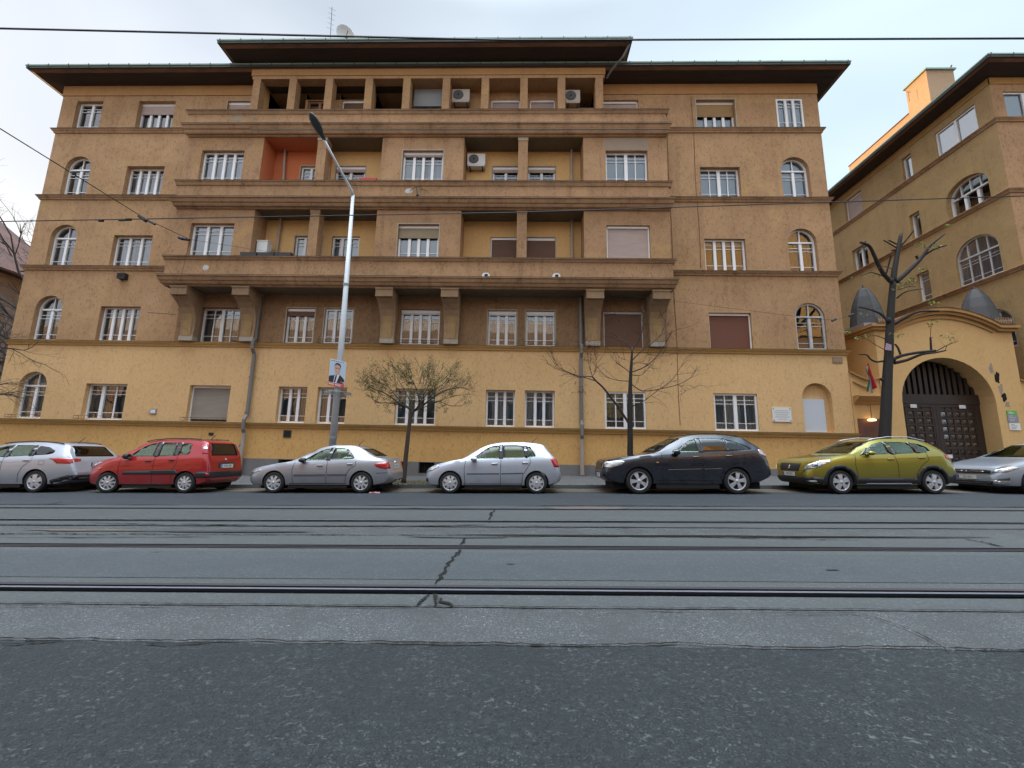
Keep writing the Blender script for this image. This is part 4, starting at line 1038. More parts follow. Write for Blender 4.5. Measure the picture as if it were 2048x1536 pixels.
# walls that swoop down on both sides
def swoop(x0, x1, flip):
    P = []
    for k in range(13):
        t = k / 12; z = 4.70 - .37 * math.sin(min(t * 1.15, 1) * math.pi / 2) + .14 * max(0, t - .6) / .4
        P.append((t, z))
    f = (lambda t: x0 + (x1 - x0) * (t if not flip else 1 - t))
    pts = [(f(t), z) for t, z in P]
    b = MB(); q = [(f(0), 0)] + pts + [(f(1), 0)]
    if flip: q = q[::-1]
    if flip: door = None
    b.prism(q, 0, .45, lambda u, v, d: (u, YG + .05 + d, v)); b.build('side_screen_wall', M['gate_y'], GH)
    b = MB(); b.prism([(x, z + .03) for x, z in pts] + [(x, z - .03) for x, z in pts[::-1]], -.08, .5, lambda u, v, d: (u, YG + .05 + d, v)); b.build('screen_coping', M['gate_trim'], GH)
    b = MB(); b.prism([(x, z - .33) for x, z in pts[1:11]] + [(x, z - .37) for x, z in pts[1:11][::-1]], -.05, -.002, lambda u, v, d: (u, YG + .05 + d, v)); b.build('screen_moulding', M['gate_trim'], GH)
swoop(13.385, 14.545, False); swoop(20.105, 21.19, True)
b = MB(); b.prism([(0, 3.70), (-.32, 3.70), (-.34, 3.66), (-.22, 3.52), (-.10, 3.46), (-.08, 3.38), (0, 3.37)], 13.42, 14.54, lambda u, v, d: (d, YG + .048 + u, v)); b.build('door_canopy', M['gate_trim'], GH)
b = MB(); b.box(20.15, 21.15, YG - .25, YG + .04, 3.52, 3.62); b.build('door_canopy', M['white_edge'], GH)
# little door under the left canopy, lamp lit above it
b = MB(); b.box(13.50, 14.44, YG + .035, YG + .046, .45, 2.78); dr = b.build('door', M['door_wood'], GH)
for q in range(2):
    for r in range(3): b = MB(); b.box(13.72 + q * .3, 13.86 + q * .3, YG + .028, YG + .034, 2.30 - r * .38, 2.45 - r * .38); b.build('door_panel', M['stud'], dr)
b = MB(); b.lathe([(0, .06), (.09, .05), (.15, 0), (.13, -.035), (0, -.05)], lambda x, y, h: (13.95 + x, YG - .10 + y, 2.72 + h), 14); b.smooth = True
lamp_m = simple('lit_lamp_glass', (0.9, 0.7, 0.4), .4, emit=(1.0, 0.62, 0.25), es=2.2)
t = thing('wall_lamp', 'small lit dome lamp above the brown side door left of the gate', 'lamp', (13.95, 17.1, 2.7)); b.build('lamp_shade', lamp_m, t)
b = MB(); b.tube([(13.95, YG - .10, 2.77), (13.95, YG - .10, 3.3), (13.95, YG + .04, 3.3)], .012, 5); b.build('bracket', M['iron'], t)
# sign boards and peeled plaster on the right pier
for nm, lab, m, x0, x1, z0, z1 in (('signboard', 'bright green nameplate above the grey one on the right gate pier', simple('green_plate', (0.10, 0.40, 0.05), .5), 19.33, 19.72, 3.04, 3.20),
                                   ('signboard', 'grey engraved nameplate between green and white plates on the gate pier', M['grey'], 19.33, 19.74, 2.72, 3.035),
                                   ('signboard', 'white nameplate, lowest of the plates on the right gate pier', M['white'], 19.35, 19.76, 2.42, 2.70),
                                   ('signboard', 'dark green board under the small canopy right of the gate pier', simple('dark_green_board', (0.05, 0.07, 0.06), .5), 20.16, 21.1, 2.78, 3.40)):
    t = thing(nm, lab, 'sign', ((x0 + x1) / 2, YG - .02, z0), 'plates beside the gate')
    b = MB(); b.box(x0, x1, YG - .025, YG - .003 if x0 < 20 else YG + .045, z0, z1); p_ = b.build('plate', m, t)
    b = MB(); 
    if x0 < 20:
        for k in range(4): b.box(x0 + .06, x0 + .06 + (x1 - x0 - .12) * (.5 + .12 * ((k * 7) % 4)), YG - .028, YG - .0255, z1 - .05 - (z1 - z0 - .06) * k / 4 - .012, z1 - .05 - (z1 - z0 - .06) * k / 4)
        b.build('lettering', M['iron'] if z1 < 2.75 else M['white'], t)
spo = [(19.05, 4.9, .10, .18), (19.2, 4.55, .12, .22), (19.28, 4.1, .09, .2), (19.36, 3.75, .12, .15), (19.43, 3.45, .1, .1)]
for i, (x, z, rx, rz) in enumerate(spo):
    b = MB(); P = []
    for k in range(18):
        tt = 2 * math.pi * k / 18; r = 1 + .8 * mnoise.noise(Vector((math.cos(tt) * 1.6, math.sin(tt) * 1.6, i * 3.3)))
        P.append((x + rx * r * math.cos(tt), YG - .003, z + rz * r * math.sin(tt)))
    b.face(P); b.build('peeled_plaster', M['crack'] if i % 2 else M['patch'], GH)
# two sheet-metal hoods with little balustrades standing on the gatehouse
def hood(x, y, z, lab, w=1.0):
    t = thing('metal_hood', lab, 'roof turret', (x, y, z), 'grey hoods on the gatehouse')
    b = MB(); prof = [(.66 * w, 0), (.62 * w, .35), (.52 * w, .9), (.38 * w, 1.35), (.20 * w, 1.72), (.10, 1.80), (0, 1.82)]
    b.lathe(prof, lambda X, Y, h: (x + X * math.cos(.3) - Y * math.sin(.3), y + X * math.sin(.3) + Y * math.cos(.3), z + h), 6); b.build('hood', M['hood'], t)
    b = MB()
    for k in range(6):
        a_ = math.pi * k / 3 + .3; b.tube([(x + r_ * 1.01 * math.cos(a_), y + r_ * 1.01 * math.sin(a_), z + h_) for r_, h_ in prof[:-1]], .014, 4)
    b.tube([(x, y, z + 1.78), (x, y, z + 1.98)], [.06, .02], 6); b.build('standing_seams', M['hood'], t)
    b = MB(); b.box(x - .70 * w, x + .70 * w, y - .62, y + .62, z - .25, z - .002); b.build('hood_base', M['grey'], t)
    for k in range(7):
        b = MB(); u = x - .05 + k * .105; b.lathe([(.03, 0), (.038, .1), (.02, .2), (.035, .28)], lambda X, Y, h: (u + X, y - .66 + Y, z + h), 6); b.build('baluster', M['console'], t)
hood(15.35, 18.45, 7.0, 'grey sheet metal hood on the left end of the gatehouse, beside the black tree', .95)
hood(20.25, 18.45, 7.0, 'grey sheet metal hood on the right end of the gatehouse roof', 1.0)
# flag
t = thing('flag', 'red white and green flag drooping from a short pole left of the gate', 'flag', (13.9, 17.0, 4.1))
b = MB(); b.tube([(13.62, 16.55, 3.72), (13.95, 17.0, 4.65)], .022, 6); b.build('flagpole', M['iron'], t)
def flagpart(nm, s0, s1, mat):
    b = MB(); n = 10; m_ = 4
    def P(s, q):   # s across the stripes 0..1, q down the cloth 0..1
        x = 13.86 - .10 * s + (.26 - .30 * s) * q * (1 - .25 * q) + .04; z = 5.00 - 1.02 * q - .35 * s * (1 - q * .3) * .6
        return (x, 16.88 + .07 * math.sin(s * 9 + q * 5) + .05 * q, z)
    for i in range(n):
        for k in range(m_):
            a0, a1 = s0 + (s1 - s0) * k / m_, s0 + (s1 - s0) * (k + 1) / m_
            b.face([P(a0, i / n), P(a1, i / n), P(a1, (i + 1) / n), P(a0, (i + 1) / n)])
    b.build(nm, mat, t)
flagpart('red_stripe', 0, .62, simple('flag_red', (0.50, 0.02, 0.03), .8)); flagpart('white_stripe', .62, .86, simple('flag_white', (0.55, 0.55, 0.56), .8)); flagpart('green_stripe', .86, 1.0, simple('flag_green', (0.03, 0.16, 0.06), .8))

# ------------------------------------------------------------------ things fixed to the main facade
def ac_unit(x, y, z, lab, mat, w=.80, h=.56):
    t = thing('air_conditioner', lab, 'air conditioner', (x, y, z), 'outdoor air conditioning units on the balconies')
    b = MB(); b.box(x, x + w, y, y + .30, z, z + h); b.box(x + .02, x + w - .02, y + .01, y + .29, z - .05, z - .001); b.build('casing', M[mat], t)
    b = MB(); cx, cz = x + w * .36, z + h * .52; r = h * .40
    b.lathe([(r, 0), (r, .012), (r * .2, .02), (0, .02)], lambda X, Y, hh: (cx + X, y - hh, cz + Y), 20); gr = b.build('fan_grille', M['black'], t)
    for q in range(4):
        b = MB(); rr = r * (.3 + .2 * q); b.lathe([(rr, .022), (rr + .008, .026), (rr + .016, .022)], lambda X, Y, hh: (cx + X, y - hh, cz + Y), 18); b.build('grille_ring', M['grey'], gr)
    for q in (x + .1, x + w - .14):
        b = MB(); b.box(q, q + .04, y, YW - .01, z - .12, z - .055); b.build('bracket', M['iron'], t)
ac_unit(-2.66, 16.95, 13.88, 'white outdoor unit on the fourth floor loggia wall right of centre', 'white')
ac_unit(-3.50, 16.95, 17.16, 'cream outdoor unit in the top floor colonnade, sixth opening', 'beige_ac', .82, .62)
ac_unit(1.76, 16.95, 17.1, 'cream outdoor unit near the right end of the top floor colonnade', 'beige_ac', .66, .62)
t = thing('storage_box', 'white upright box at the left end of the third floor loggia', 'box', (-11.4, 16.9, 9.0)); b = MB(); b.box(-11.62, -11.16, 16.7, 17.0, 8.9, 10.0); b.build('body', M['white'], t); b = MB(); b.box(-11.64, -11.14, 16.68, 17.02, 10.0, 10.04); b.build('lid', M['white'], t)
def planter(x0, x1, y, z, lab, mat, h=.15, seed=0, plant=True):
    t = thing('flower_box', lab, 'planter', ((x0 + x1) / 2, y, z)); b = MB(); n = max(1, int((x1 - x0) / .7))
    for k in range(n):
        a, c = x0 + (x1 - x0) * k / n + .01, x0 + (x1 - x0) * (k + 1) / n - .01
        b = MB(); b.prism([(a + .03, z), (c - .03, z), (c, z + h), (a, z + h)], y, y + .18, lambda u, v, d: (u, d, v)); b.build('box', M[mat], t)
    r_ = random.Random(seed); b = MB()
    if plant:
        for k in range(int(70 * (x1 - x0))):
            u = r_.uniform(x0, x1); hh = r_.uniform(.01, .06); b.face([(u, y + r_.uniform(.02, .16), z + h), (u + .02, y + r_.uniform(.02, .16), z + h), (u + r_.uniform(-.03, .04), y + .08, z + h + hh)])
        b.build('plants', M['black'], t)
planter(-11.95, -9.75, YB - .22, 9.06, 'long row of black flower boxes on the third floor parapet, left loggia', 'black', .17, 3)
planter(-7.2, -6.42, YB - .2, 12.54, 'terracotta red flower box on the fourth floor parapet behind the street lamp', 'red_pl', .16, 4, False)
def wallbox(nm, lab, cat, x0, x1, z0, z1, mat, Y=YW, pr=.08):
    t = thing(nm, lab, cat, ((x0 + x1) / 2, Y, z0)); b = MB(); b.box(x0, x1, Y - pr, Y - .002, z0, z1); b.build('housing', M[mat], t)
    b = MB(); b.box(x0 + .04, x1 - .04, Y - pr - .006, Y - pr - .001, z0 + .04, z1 - .04); b.build('cover', M['dark' if mat in ('black', 'iron') else 'patch' if mat == 'console' else 'white'], t); return t
wallbox('floodlight', 'small black floodlight on the left wing below the third floor ledge', 'lamp', -18.02, -17.68, 8.42, 8.68, 'black', pr=.2)
wallbox('vent_cover', 'square dark vent cover on the yellow plinth behind the silver sedan', 'vent', -9.90, -9.58, 1.60, 1.90, 'iron', pr=.03)
wallbox('vent_cover', 'tiny grille on the yellow plinth above the red car', 'vent', -13.05, -12.85, 1.62, 1.74, 'iron', pr=.02)
wallbox('house_plate', 'small house number plate low between the two left ground floor windows', 'sign', -15.70, -15.42, 2.47, 2.69, 'grey', pr=.03)
wallbox('street_plate', 'weathered street name plate at the upper right corner of the yellow ground floor', 'sign', 12.78, 13.18, 5.07, 5.31, 'console', pr=.03)
t = thing('memorial_plaque', 'white marble plaque between the right ground floor window and the blind niche', 'plaque', (10.5, 17.3, 2.6))
b = MB(); b.box(10.14, 10.90, YW - .035, YW - .002, 2.60, 3.18); b.build('slab', M['white'], t)
b = MB()
for k, wd in enumerate((.5, .58, .46, .56, .34)): b.box(10.52 - wd / 2, 10.52 + wd / 2, YW - .038, YW - .0355, 3.04 - k * .085, 3.055 - k * .085)
b.build('inscription', M['patch'], t)
for (x, z) in ((10.19, 3.13), (10.85, 3.13), (10.19, 2.65), (10.85, 2.65)):
    b = MB(); b.lathe([(.018, 0), (.014, .015), (0, .018)], lambda X, Y, h: (x + X, YW - .036 - h, z + Y), 8); b.build('rosette', M['iron'], t)
# satellite dish + aerial on the roof
t = thing('satellite_dish', 'white satellite dish above the middle of the upper roof', 'dish', (-8.5, 17.6, 19.2))
def TD(X, Y, h):
    v = Matrix.Rotation(R(38), 3, 'Z') @ Matrix.Rotation(R(12), 3, 'X') @ Vector((X, -h, Y)); return (-8.75 + v.x, 16.9 + v.y, 20.75 + v.z)
b = MB(); b.smooth = True; b.lathe([(0, -.1), (.18, -.085), (.33, -.04), (.42, .02), (.43, .02), (.33, -.06), (.18, -.105), (0, -.12)], TD, 20); b.build('reflector', M['white'], t)
b = MB(); b.tube([(-8.75, 16.95, 20.7), (-8.75, 17.2, 20.3), (-8.75, 17.2, 19.0)], .03, 6); b.tube([TD(0, -.40, 0), TD(0, -.1, .5)], .014, 5); b.build('mount', M['iron'], t)
t = thing('roof_aerial', 'thin television aerial mast on the upper roof beside the dish', 'aerial', (-9.4, 17.0, 19.0))
b = MB(); b.tube([(-9.45, 17.0, 18.95), (-9.6, 17.0, 22.45)], .014, 5); b.build('mast', M['iron'], t)
b = MB()
for k in range(5): b.tube([(-9.7, 17.0 - .1, 22.3 - k * .28), (-9.45, 17.0 + .1, 22.34 - k * .28)], .006, 4)
b.build('elements', M['iron'], t)
# oval lantern bracket on the parapet
t = thing('wall_bracket', 'rusty iron wire bracket on the fourth floor parapet right of the street lamp', 'bracket', (-4.6, 16.1, 11.8))
b = MB(); b.tube([(-4.68, YB - .17, 12.22), (-4.66, YB - .34, 12.24), (-4.62, YB - .34, 12.1), (-4.56, YB - .36, 11.8)], .02, 5); b.lathe([(0, .07), (.06, .04), (.06, -.03), (0, -.06)], lambda x, y, h: (-4.56 + x, YB - .36 + y, 11.76 + h), 8)
b.tube([(-4.95, YB - .17, 12.1), (-4.62, YB - .34, 12.2)], .012, 4); b.tube([(-4.25, YB - .17, 12.1), (-4.62, YB - .34, 12.2)], .012, 4); b.build('bracket_iron', M['iron'], t)

# ------------------------------------------------------------------ old house far left
def on_x(px, py, X):
    v = _M.transposed() @ Vector(((px - 1024) / 840.0, (768 - py) / 840.0, 1.0)); t = X / v[0]; return Vector((X, v[1] * t, EYE + v[2] * t))
HS = thing('old_house', 'old pale house with steep red tiled roof beyond the bare trees at the left edge', 'house', (-38, 24, 0))
M['hwall'] = plaster('pale_house_plaster', (0.26, 0.265, 0.25), (0.35, 0.33, 0.31), 1.0)
def tile_mat():
    m, t, b_ = new_mat('old_roof_tiles'); N = NT(t); v = N.mapping((1, 1, 1))
    wv = N.n('ShaderNodeTexWave', wave_type='BANDS', bands_direction='Z'); wv.inputs['Scale'].default_value = 2.2; wv.inputs['Distortion'].default_value = .4; N.l(v, wv.inputs['Vector'])
    n_ = N.noise(v, 1.5, 5, .7); c = N.mix(N.ramp(n_, .35, .65), (0.19, 0.085, 0.062), (0.07, 0.05, 0.045)); c = N.mix(N.ramp(wv.outputs['Fac'], .2, .5, (.35, .35, .35, 1), (0, 0, 0, 1)), c, (0.05, 0.035, 0.03))
    N.l(c, b_.inputs['Base Color']); b_.inputs['Roughness'].default_value = .85; N.l(N.bump(wv.outputs['Fac'], .5, .05), b_.inputs['Normal']); return m
M['tiles'] = tile_mat()
C_ = on_x(164, 591, -32.0); A_ = on_x(-220, 437, -32.0); Rg = on_x(-50, 400, -38.5)
zE = C_.z
hops = [dict(u0=22.6 + k * 2.1, u1=23.7 + k * 2.1, v0=z, v1=z + 1.7, lights=2, mull='thick', curtain=None, dep=.2, frame='pvc_old', bars=0) for k in range(4) for z in (1.6, 4.9, 8.2)]
def TH(u, v, d): return (-32.0 - d, u, v)
b = MB(); wall(b, TH, 10, C_.y, -1, zE, hops); b.face([(-32, C_.y, -1), (-60, C_.y, -1), (-60, C_.y, zE), (-32, C_.y, zE)]); b.face([(-32, 10, -1), (-60, 10, -1), (-60, 10, zE), (-32, 10, zE)]); b.build('wall', M['hwall'], HS)
for o in hops: window(TH, o, HS, 2, 'thick', rw)
b = MB(); e = .5
P = [(-32 + e, 10 - e, zE - .2), (-32 + e, C_.y + e, zE - .2), (-60, C_.y + e, zE - .2), (-60, 10 - e, zE - .2)]
r1 = (Rg.x, Rg.y, Rg.z); r0 = (Rg.x, 14, Rg.z); r2 = (-50, Rg.y, Rg.z); r3 = (-50, 14, Rg.z)
b.face([P[0], P[1], r1, r0]); b.face([P[1], P[2], r2, r1]); b.face([r0, r1, r2, r3]); b.face([P[3], P[0], r0, r3]); b.build('roof', M['tiles'], HS)
b = MB(); b.box(-32.0, -31.4, 10, C_.y + .4, zE - .36, zE - .22); b.build('eave_board', M['eave'], HS)
b = MB(); b.box(-31.98, -31.0, 25.0, 27.2, 4.5, 4.62); b.box(-31.06, -31.0, 25.0, 27.2, 4.62, 5.5); b.build('balcony', M['grey'], HS)

# ------------------------------------------------------------------ street lamp, poster, tram wires
t = thing('street_lamp', 'tall pale grey street lamp post with bent arm and dark head, behind the silver sedan', 'street lamp', (-6.48, 14.4, .1))
b = MB(); zb = swz(-6.48, 14.4) - .02; b.smooth = True
b.tube([(-6.50, 14.4, zb), (-6.50, 14.4, zb + 1.2)], [.125, .12], 16); b.tube([(-6.50, 14.4, zb + 1.2), (-6.50, 14.4, 5.5), (-6.56, 14.4, 10.68)], [.118, .10, .058], 16)
M['lamp_pole'] = streaked('pale_grey_pole_paint', (0.66, 0.71, 0.76), (0.55, 0.58, 0.61), (2, 2, .5), 0.5, 0.45)
b.build('pole', M['lamp_pole'], t)
b = MB(); b.smooth = True; b.tube([(-6.56, 14.4, 10.62), (-6.58, 14.30, 10.80), (-6.84, 13.5, 11.32), (-7.07, 12.85, 11.80)], [.055, .048, .042, .04], 10); b.build('arm', M['lamp_pole'], t)
b = MB(); b.smooth = True
hd = Vector((-.28, -1.0, .62)).normalized(); hx = hd.cross(Vector((0, 0, 1))).normalized(); hz = hx.cross(hd)
o0 = Vector((-7.05, 12.90, 11.76))
secs = [(0, .05, .05), (.15, .07, .07), (.32, .13, .08), (.5, .165, .085), (.7, .15, .075), (.84, .08, .05), (.88, .01, .01)]
n = 14; base = []
for s, wx, wz in secs:
    ids = [b.vert(o0 + hd * s + hx * (wx * math.cos(2 * math.pi * k / n)) + hz * (wz * math.sin(2 * math.pi * k / n) + .02)) for k in range(n)]; base.append(ids)
for i in range(len(base) - 1):
    for k in range(n): b.fidx([base[i][k], base[i][(k + 1) % n], base[i + 1][(k + 1) % n], base[i + 1][k]])
b.build('lamp_head', simple('dark_lamp_head', (0.035, 0.045, 0.05), .4), t)
b = MB(); zc = on_y(668, 786, 14.4).z
for k in range(12):
    a = 2 * math.pi * k / 12; b.tube([(-6.5 + .12 * math.cos(a), 14.4 + .12 * math.sin(a), zc), (-6.5 + .46 * math.cos(a), 14.4 + .46 * math.sin(a), zc + .02), (-6.5 + .48 * math.cos(a), 14.4 + .48 * math.sin(a), zc - .10)], .012, 5)
for r_ in (.2, .46): b.tube([(-6.5 + r_ * math.cos(2 * math.pi * k / 16), 14.4 + r_ * math.sin(2 * math.pi * k / 16), zc + .01) for k in range(17)], .014, 5)
b.build('climbing_guard', M['grey'], t)
b = MB(); b.lathe([(.13, -.04), (.13, .04)], lambda x, y, h: (-6.5 + x, 14.4 + y, 1.55 + h), 14); b.lathe([(.10, -.05), (.10, .05)], lambda x, y, h: (-6.53 + x, 14.4 + y, on_y(684, 570, 14.4).z + h), 14); b.build('pole_band', M['grey'], t)

PO = thing('election_poster', 'portrait poster of a man in dark suit and tie tied to the street lamp', 'poster', (-6.4, 14.26, 3.7))
cTL, cTR, cBL, cBR = on_y(661, 717, 14.22), on_y(692.5, 724.5, 14.16), on_y(656.5, 769.5, 14.22), on_y(688, 776.5, 14.16)
def TP(u, v, d=0):
    p = cBL * (1 - u) * (1 - v) + cBR * u * (1 - v) + cTL * (1 - u) * v + cTR * u * v
    n_ = (cBR - cBL).cross(cTL - cBL).normalized(); n_ = n_ if n_.y < 0 else -n_
    return tuple(p + n_ * d)
def pp_(nm, pts, mat, d): b = MB(); b.face([TP(u, v, d) for u, v in pts]); return b.build(nm, mat, PO)
pale = simple('poster_pale_blue', (0.42, 0.55, 0.70), .5); skin = simple('printed_skin', (0.55, 0.34, 0.27), .5); navy = simple('printed_navy', (0.012, 0.016, 0.03), .5); wht = simple('printed_white', (0.68, 0.70, 0.74), .5); redp = simple('printed_red', (0.60, 0.05, 0.035), .5); hair = simple('printed_hair', (0.035, 0.03, 0.03), .5)
b = MB(); b.prism([(0, 0), (1, 0), (1, 1), (0, 1)], -.012, 0, lambda u, v, d: TP(u, v, d)); b.build('board', wht, PO)
pp_('background', [(.02, .10), (.98, .10), (.98, .97), (.02, .97)], pale, .002)
pp_('suit', [(.0, .13), (.98, .13), (.98, .30), (.86, .38), (.72, .44), (.6, .50), (.40, .48), (.30, .40), (.05, .36), (0, .32)], navy, .004)
pp_('shirt', [(.30, .13), (.50, .13), (.68, .50), (.60, .46), (.42, .50), (.36, .42)], wht, .006)
pp_('tie', [(.33, .14), (.43, .14), (.50, .38), (.48, .44), (.42, .44), (.40, .38)], simple('printed_tie', (0.01, 0.02, 0.09), .5), .008)
pp_('face', [(.50 + .185 * math.cos(2 * math.pi * k / 20), .65 + .21 * math.sin(2 * math.pi * k / 20) * (1 if math.sin(2 * math.pi * k / 20) > 0 else 1.0)) for k in range(20)], skin, .008)
pp_('neck', [(.42, .42), (.58, .44), (.58, .52), (.42, .52)], skin, .0075)
pp_('hair', [(.30, .72), (.33, .76), (.36, .81), (.50, .83), (.62, .80), (.67, .74), (.70, .70), (.71, .80), (.65, .87), (.52, .90), (.38, .88), (.31, .80)], hair, .010)
for u0 in (.36, .54): pp_('glasses', [(u0, .675), (u0 + .13, .675), (u0 + .13, .70), (u0, .70)], hair, .010)
pp_('mouth', [(.44, .545), (.57, .545), (.57, .555), (.44, .555)], simple('printed_lips', (0.35, 0.10, 0.09), .5), .010)
pp_('red_band', [(0, 0), (1, 0), (1, .115), (0, .115)], redp, .004)
for k, (a, c) in enumerate(((.04, .10), (.11, .15), (.16, .20), (.21, .27), (.28, .32), (.33, .37), (.44, .50), (.51, .55), (.56, .59), (.60, .65), (.66, .71), (.72, .78))): pp_('lettering', [(a, .035), (c - .01, .035), (c - .01, .09 if k % 3 else .10), (a, .09)], wht, .006)
for k in range(6): pp_('lettering', [(.08 + k * .14, .945), (.18 + k * .14, .945), (.18 + k * .14, .965), (.08 + k * .14, .965)], navy, .006)
pp_('badge', [(.80 + .05 * math.cos(2 * math.pi * k / 10), .20 + .035 * math.sin(2 * math.pi * k / 10)) for k in range(10)], redp, .006)
pp_('badge', [(.90, .165), (.95, .165), (.95, .225), (.90, .225)], wht, .006)

def wire(lab, pts, r, n=28, sag=.0):
    P = []
    for (a, c) in zip(pts[:-1], pts[1:]):
        for k in range(n): s = k / n; p = Vector(a).lerp(Vector(c), s); p.z -= sag * 4 * s * (1 - s); P.append(p)
    P.append(Vector(pts[-1])); b = MB(); b.tube(P, r, 5)
    return tag(b.build('overhead_wire', M['cable']), lab, 'wire', 'overhead tram wires')
def ext(p, q, s): p, q = Vector(p), Vector(q); return q + (q - p) * s
a, m_, c = on_y(0, 57, 4.5), on_y(1024, 80.5, 4.5), on_y(2048, 77, 4.5)
wire('thick near tram wire crossing the sky above the upper roof', [ext(m_, a, 2.0), a, m_, c, ext(m_, c, 2.5)], .012)
a, m_, c = on_y(0, 443, 8.0), on_y(1024, 425, 8.0), on_y(2048, 392, 8.0)
wire('far tram wire crossing the whole facade at third floor height', [ext(m_, a, 1.5), a, m_, c, ext(m_, c, 1.5)], .011)
p1, p2, p3, p4 = on_y(0, 257, 4.5), on_y(290, 437, 8.0), on_y(380, 479, 9.6), on_y(560, 507, 16.0)
wire('slanting span wire coming down from the top left to the clamp', [ext(p2, p1, .6), p1, p2, p3], .008)
wire('thin span wire from the insulator to the third floor parapet', [p3, p4], .005)
wire('thin wire dropping from the insulator towards the first bracket', [p3, on_y(352, 595, 16.0)], .004)
wire('thin wire running right from the last bracket to the black tree', [on_y(1250, 590, 16.3), on_y(1640, 639, 15.0), on_y(1672, 640, 14.9), on_y(1705, 628, 14.8), on_y(1765, 615, 14.7)], .005)
wire('short anchor wire left of the first bracket', [on_y(296, 625, 16.6), on_y(352, 629, 16.4)], .012)
t = thing('wire_clamp', 'black clamp and insulators where the slanting wire meets the far tram wire', 'clamp', tuple(p2), )
for q, (x0, y0, x1, y1, r_) in enumerate(((198, 441, 206, 441, .03), (253, 439, 262, 439, .03), (278, 432, 292, 442, .035), (288, 437, 310, 449, .022), (238, 441, 258, 440, .018))):
    b = MB(); b.tube([on_y(x0, y0, 8.0), on_y(x1, y1, 8.0)], r_, 7); b.build('clamp_piece', M['cable'], t)
t = thing('wire_insulator', 'dark insulators on the span wire left of the third floor', 'insulator', tuple(p3))
b = MB(); b.tube([on_y(358, 475, 9.5), on_y(366, 478, 9.5)], .04, 7); b.tube([on_y(368, 478, 9.5), on_y(380, 480, 9.5)], .035, 7); b.build('insulator', M['cable'], t)
t = thing('wire_insulator', 'twin insulators on the thin wire between the arched window and black tree', 'insulator', tuple(on_y(1672, 640, 14.9)))
b = MB(); b.tube([on_y(1664, 642, 14.9), on_y(1672, 638, 14.9)], .04, 7); b.tube([on_y(1698, 632, 14.8), on_y(1707, 628, 14.8)], .04, 7); b.build('insulator', M['cable'], t)

# litter beside the silver sedan's rear wheel
x, y = gp(752, 987)
b = MB(); r_ = random.Random(8)
for k in range(6):
    cx, cy = x - .15 + k * .05, y + r_.uniform(-.04, .04); s_ = r_.uniform(.02, .045)
    b.face([(cx - s_, cy - s_ * .6, gz(cx) + .014), (cx + s_, cy - s_ * .4, gz(cx) + .014), (cx + s_ * .7, cy + s_, gz(cx) + .03 + r_.random() * .03), (cx - s_ * .6, cy + s_ * .5, gz(cx) + .05)])
tag(b.build('litter', simple('pink_wrapper', (0.45, 0.20, 0.21), .5)), 'crumpled pinkish wrapper on the road behind the silver sedan', 'litter')
# ------------------------------------------------------------------ trees
M['bark_d'] = streaked('dark_wet_bark', (0.022, 0.017, 0.015), (0.008, 0.006, 0.006), (8, 8, 1.2), 0.7, 0.8)
M['bark'] = streaked('brown_bark', (0.085, 0.062, 0.045), (0.035, 0.026, 0.020), (10, 10, 1.5), 0.7, 0.85)
M['twig'] = simple('bare_twig', (0.05, 0.034, 0.026), .85)
M['twig_d'] = simple('dark_twig', (0.035, 0.028, 0.026), .85)
M['bud'] = simple('yellow_green_bud', (0.25, 0.215, 0.06), .7)
M['bud2'] = simple('olive_bud', (0.10, 0.09, 0.03), .7)
M['leaf'] = simple('fresh_green_leaf', (0.20, 0.23, 0.04), .6)
M['dead'] = simple('dead_red_leaf', (0.16, 0.055, 0.045), .8)

def leafq(b, p, s, rnd):
    a = Vector((rnd.gauss(0, 1), rnd.gauss(0, 1), rnd.gauss(0, 1))).normalized(); c = a.orthogonal().normalized(); d = a.cross(c)
    p = Vector(p); b.face([p - c * s, p + d * s * .5, p + c * s * 1.1, p - d * s * .5])
def grow(b, p, d, ln, r, depth, rnd, tips, up=.15, spread=.6, kids=3, shrink=.62, curl=.25):
    n = 4; pts = [Vector(p)]; d = Vector(d).normalized(); q = Vector(p)
    for k in range(n):
        d = (d + Vector((rnd.gauss(0, curl), rnd.gauss(0, curl), rnd.gauss(0, curl) + up)) * .5).normalized()
        q = q + d * (ln / n); pts.append(q.copy())
    b.tube(pts, [r * (1 - .6 * k / n) for k in range(n + 1)], 3 if r < .012 else 5, cap=False)
    if depth <= 0: tips += pts[2:]; return
    for k in range(kids):
        i = rnd.choice([1, 2, 3, 4]); s = pts[i]
        nd = (d + Vector((rnd.gauss(0, spread), rnd.gauss(0, spread), rnd.gauss(0, spread) * .8))).normalized()
        grow(b, s, nd, ln * shrink * rnd.uniform(.7, 1.2), r * .55, depth - 1, rnd, tips, up, spread, kids, shrink, curl)
def limb_px(b, pts, Y, r0, r1, dy, conv, n=7, rnd=random):
    """a limb along photographed points, carried out to depth Y and bending dy metres towards/away from the street"""
    P = []; m = len(pts)
    for i, p in enumerate(pts):
        x, y = conv(*p); P.append(on_y(x, y, Y + dy * (i / (m - 1)) ** 1.2))
    Q = []
    for i in range(m - 1):
        for k in range(3):
            s = k / 3; a = P[max(i - 1, 0)]; b0 = P[i]; c = P[i + 1]; d = P[min(i + 2, m - 1)]
            Q.append(.5 * ((2 * b0) + (c - a) * s + (2 * a - 5 * b0 + 4 * c - d) * s * s + (3 * b0 - a - 3 * c + d) * s ** 3))
    Q.append(P[-1]); mm = len(Q)
    b.tube(Q, [r0 + (r1 - r0) * i / (mm - 1) for i in range(mm)], n); return Q
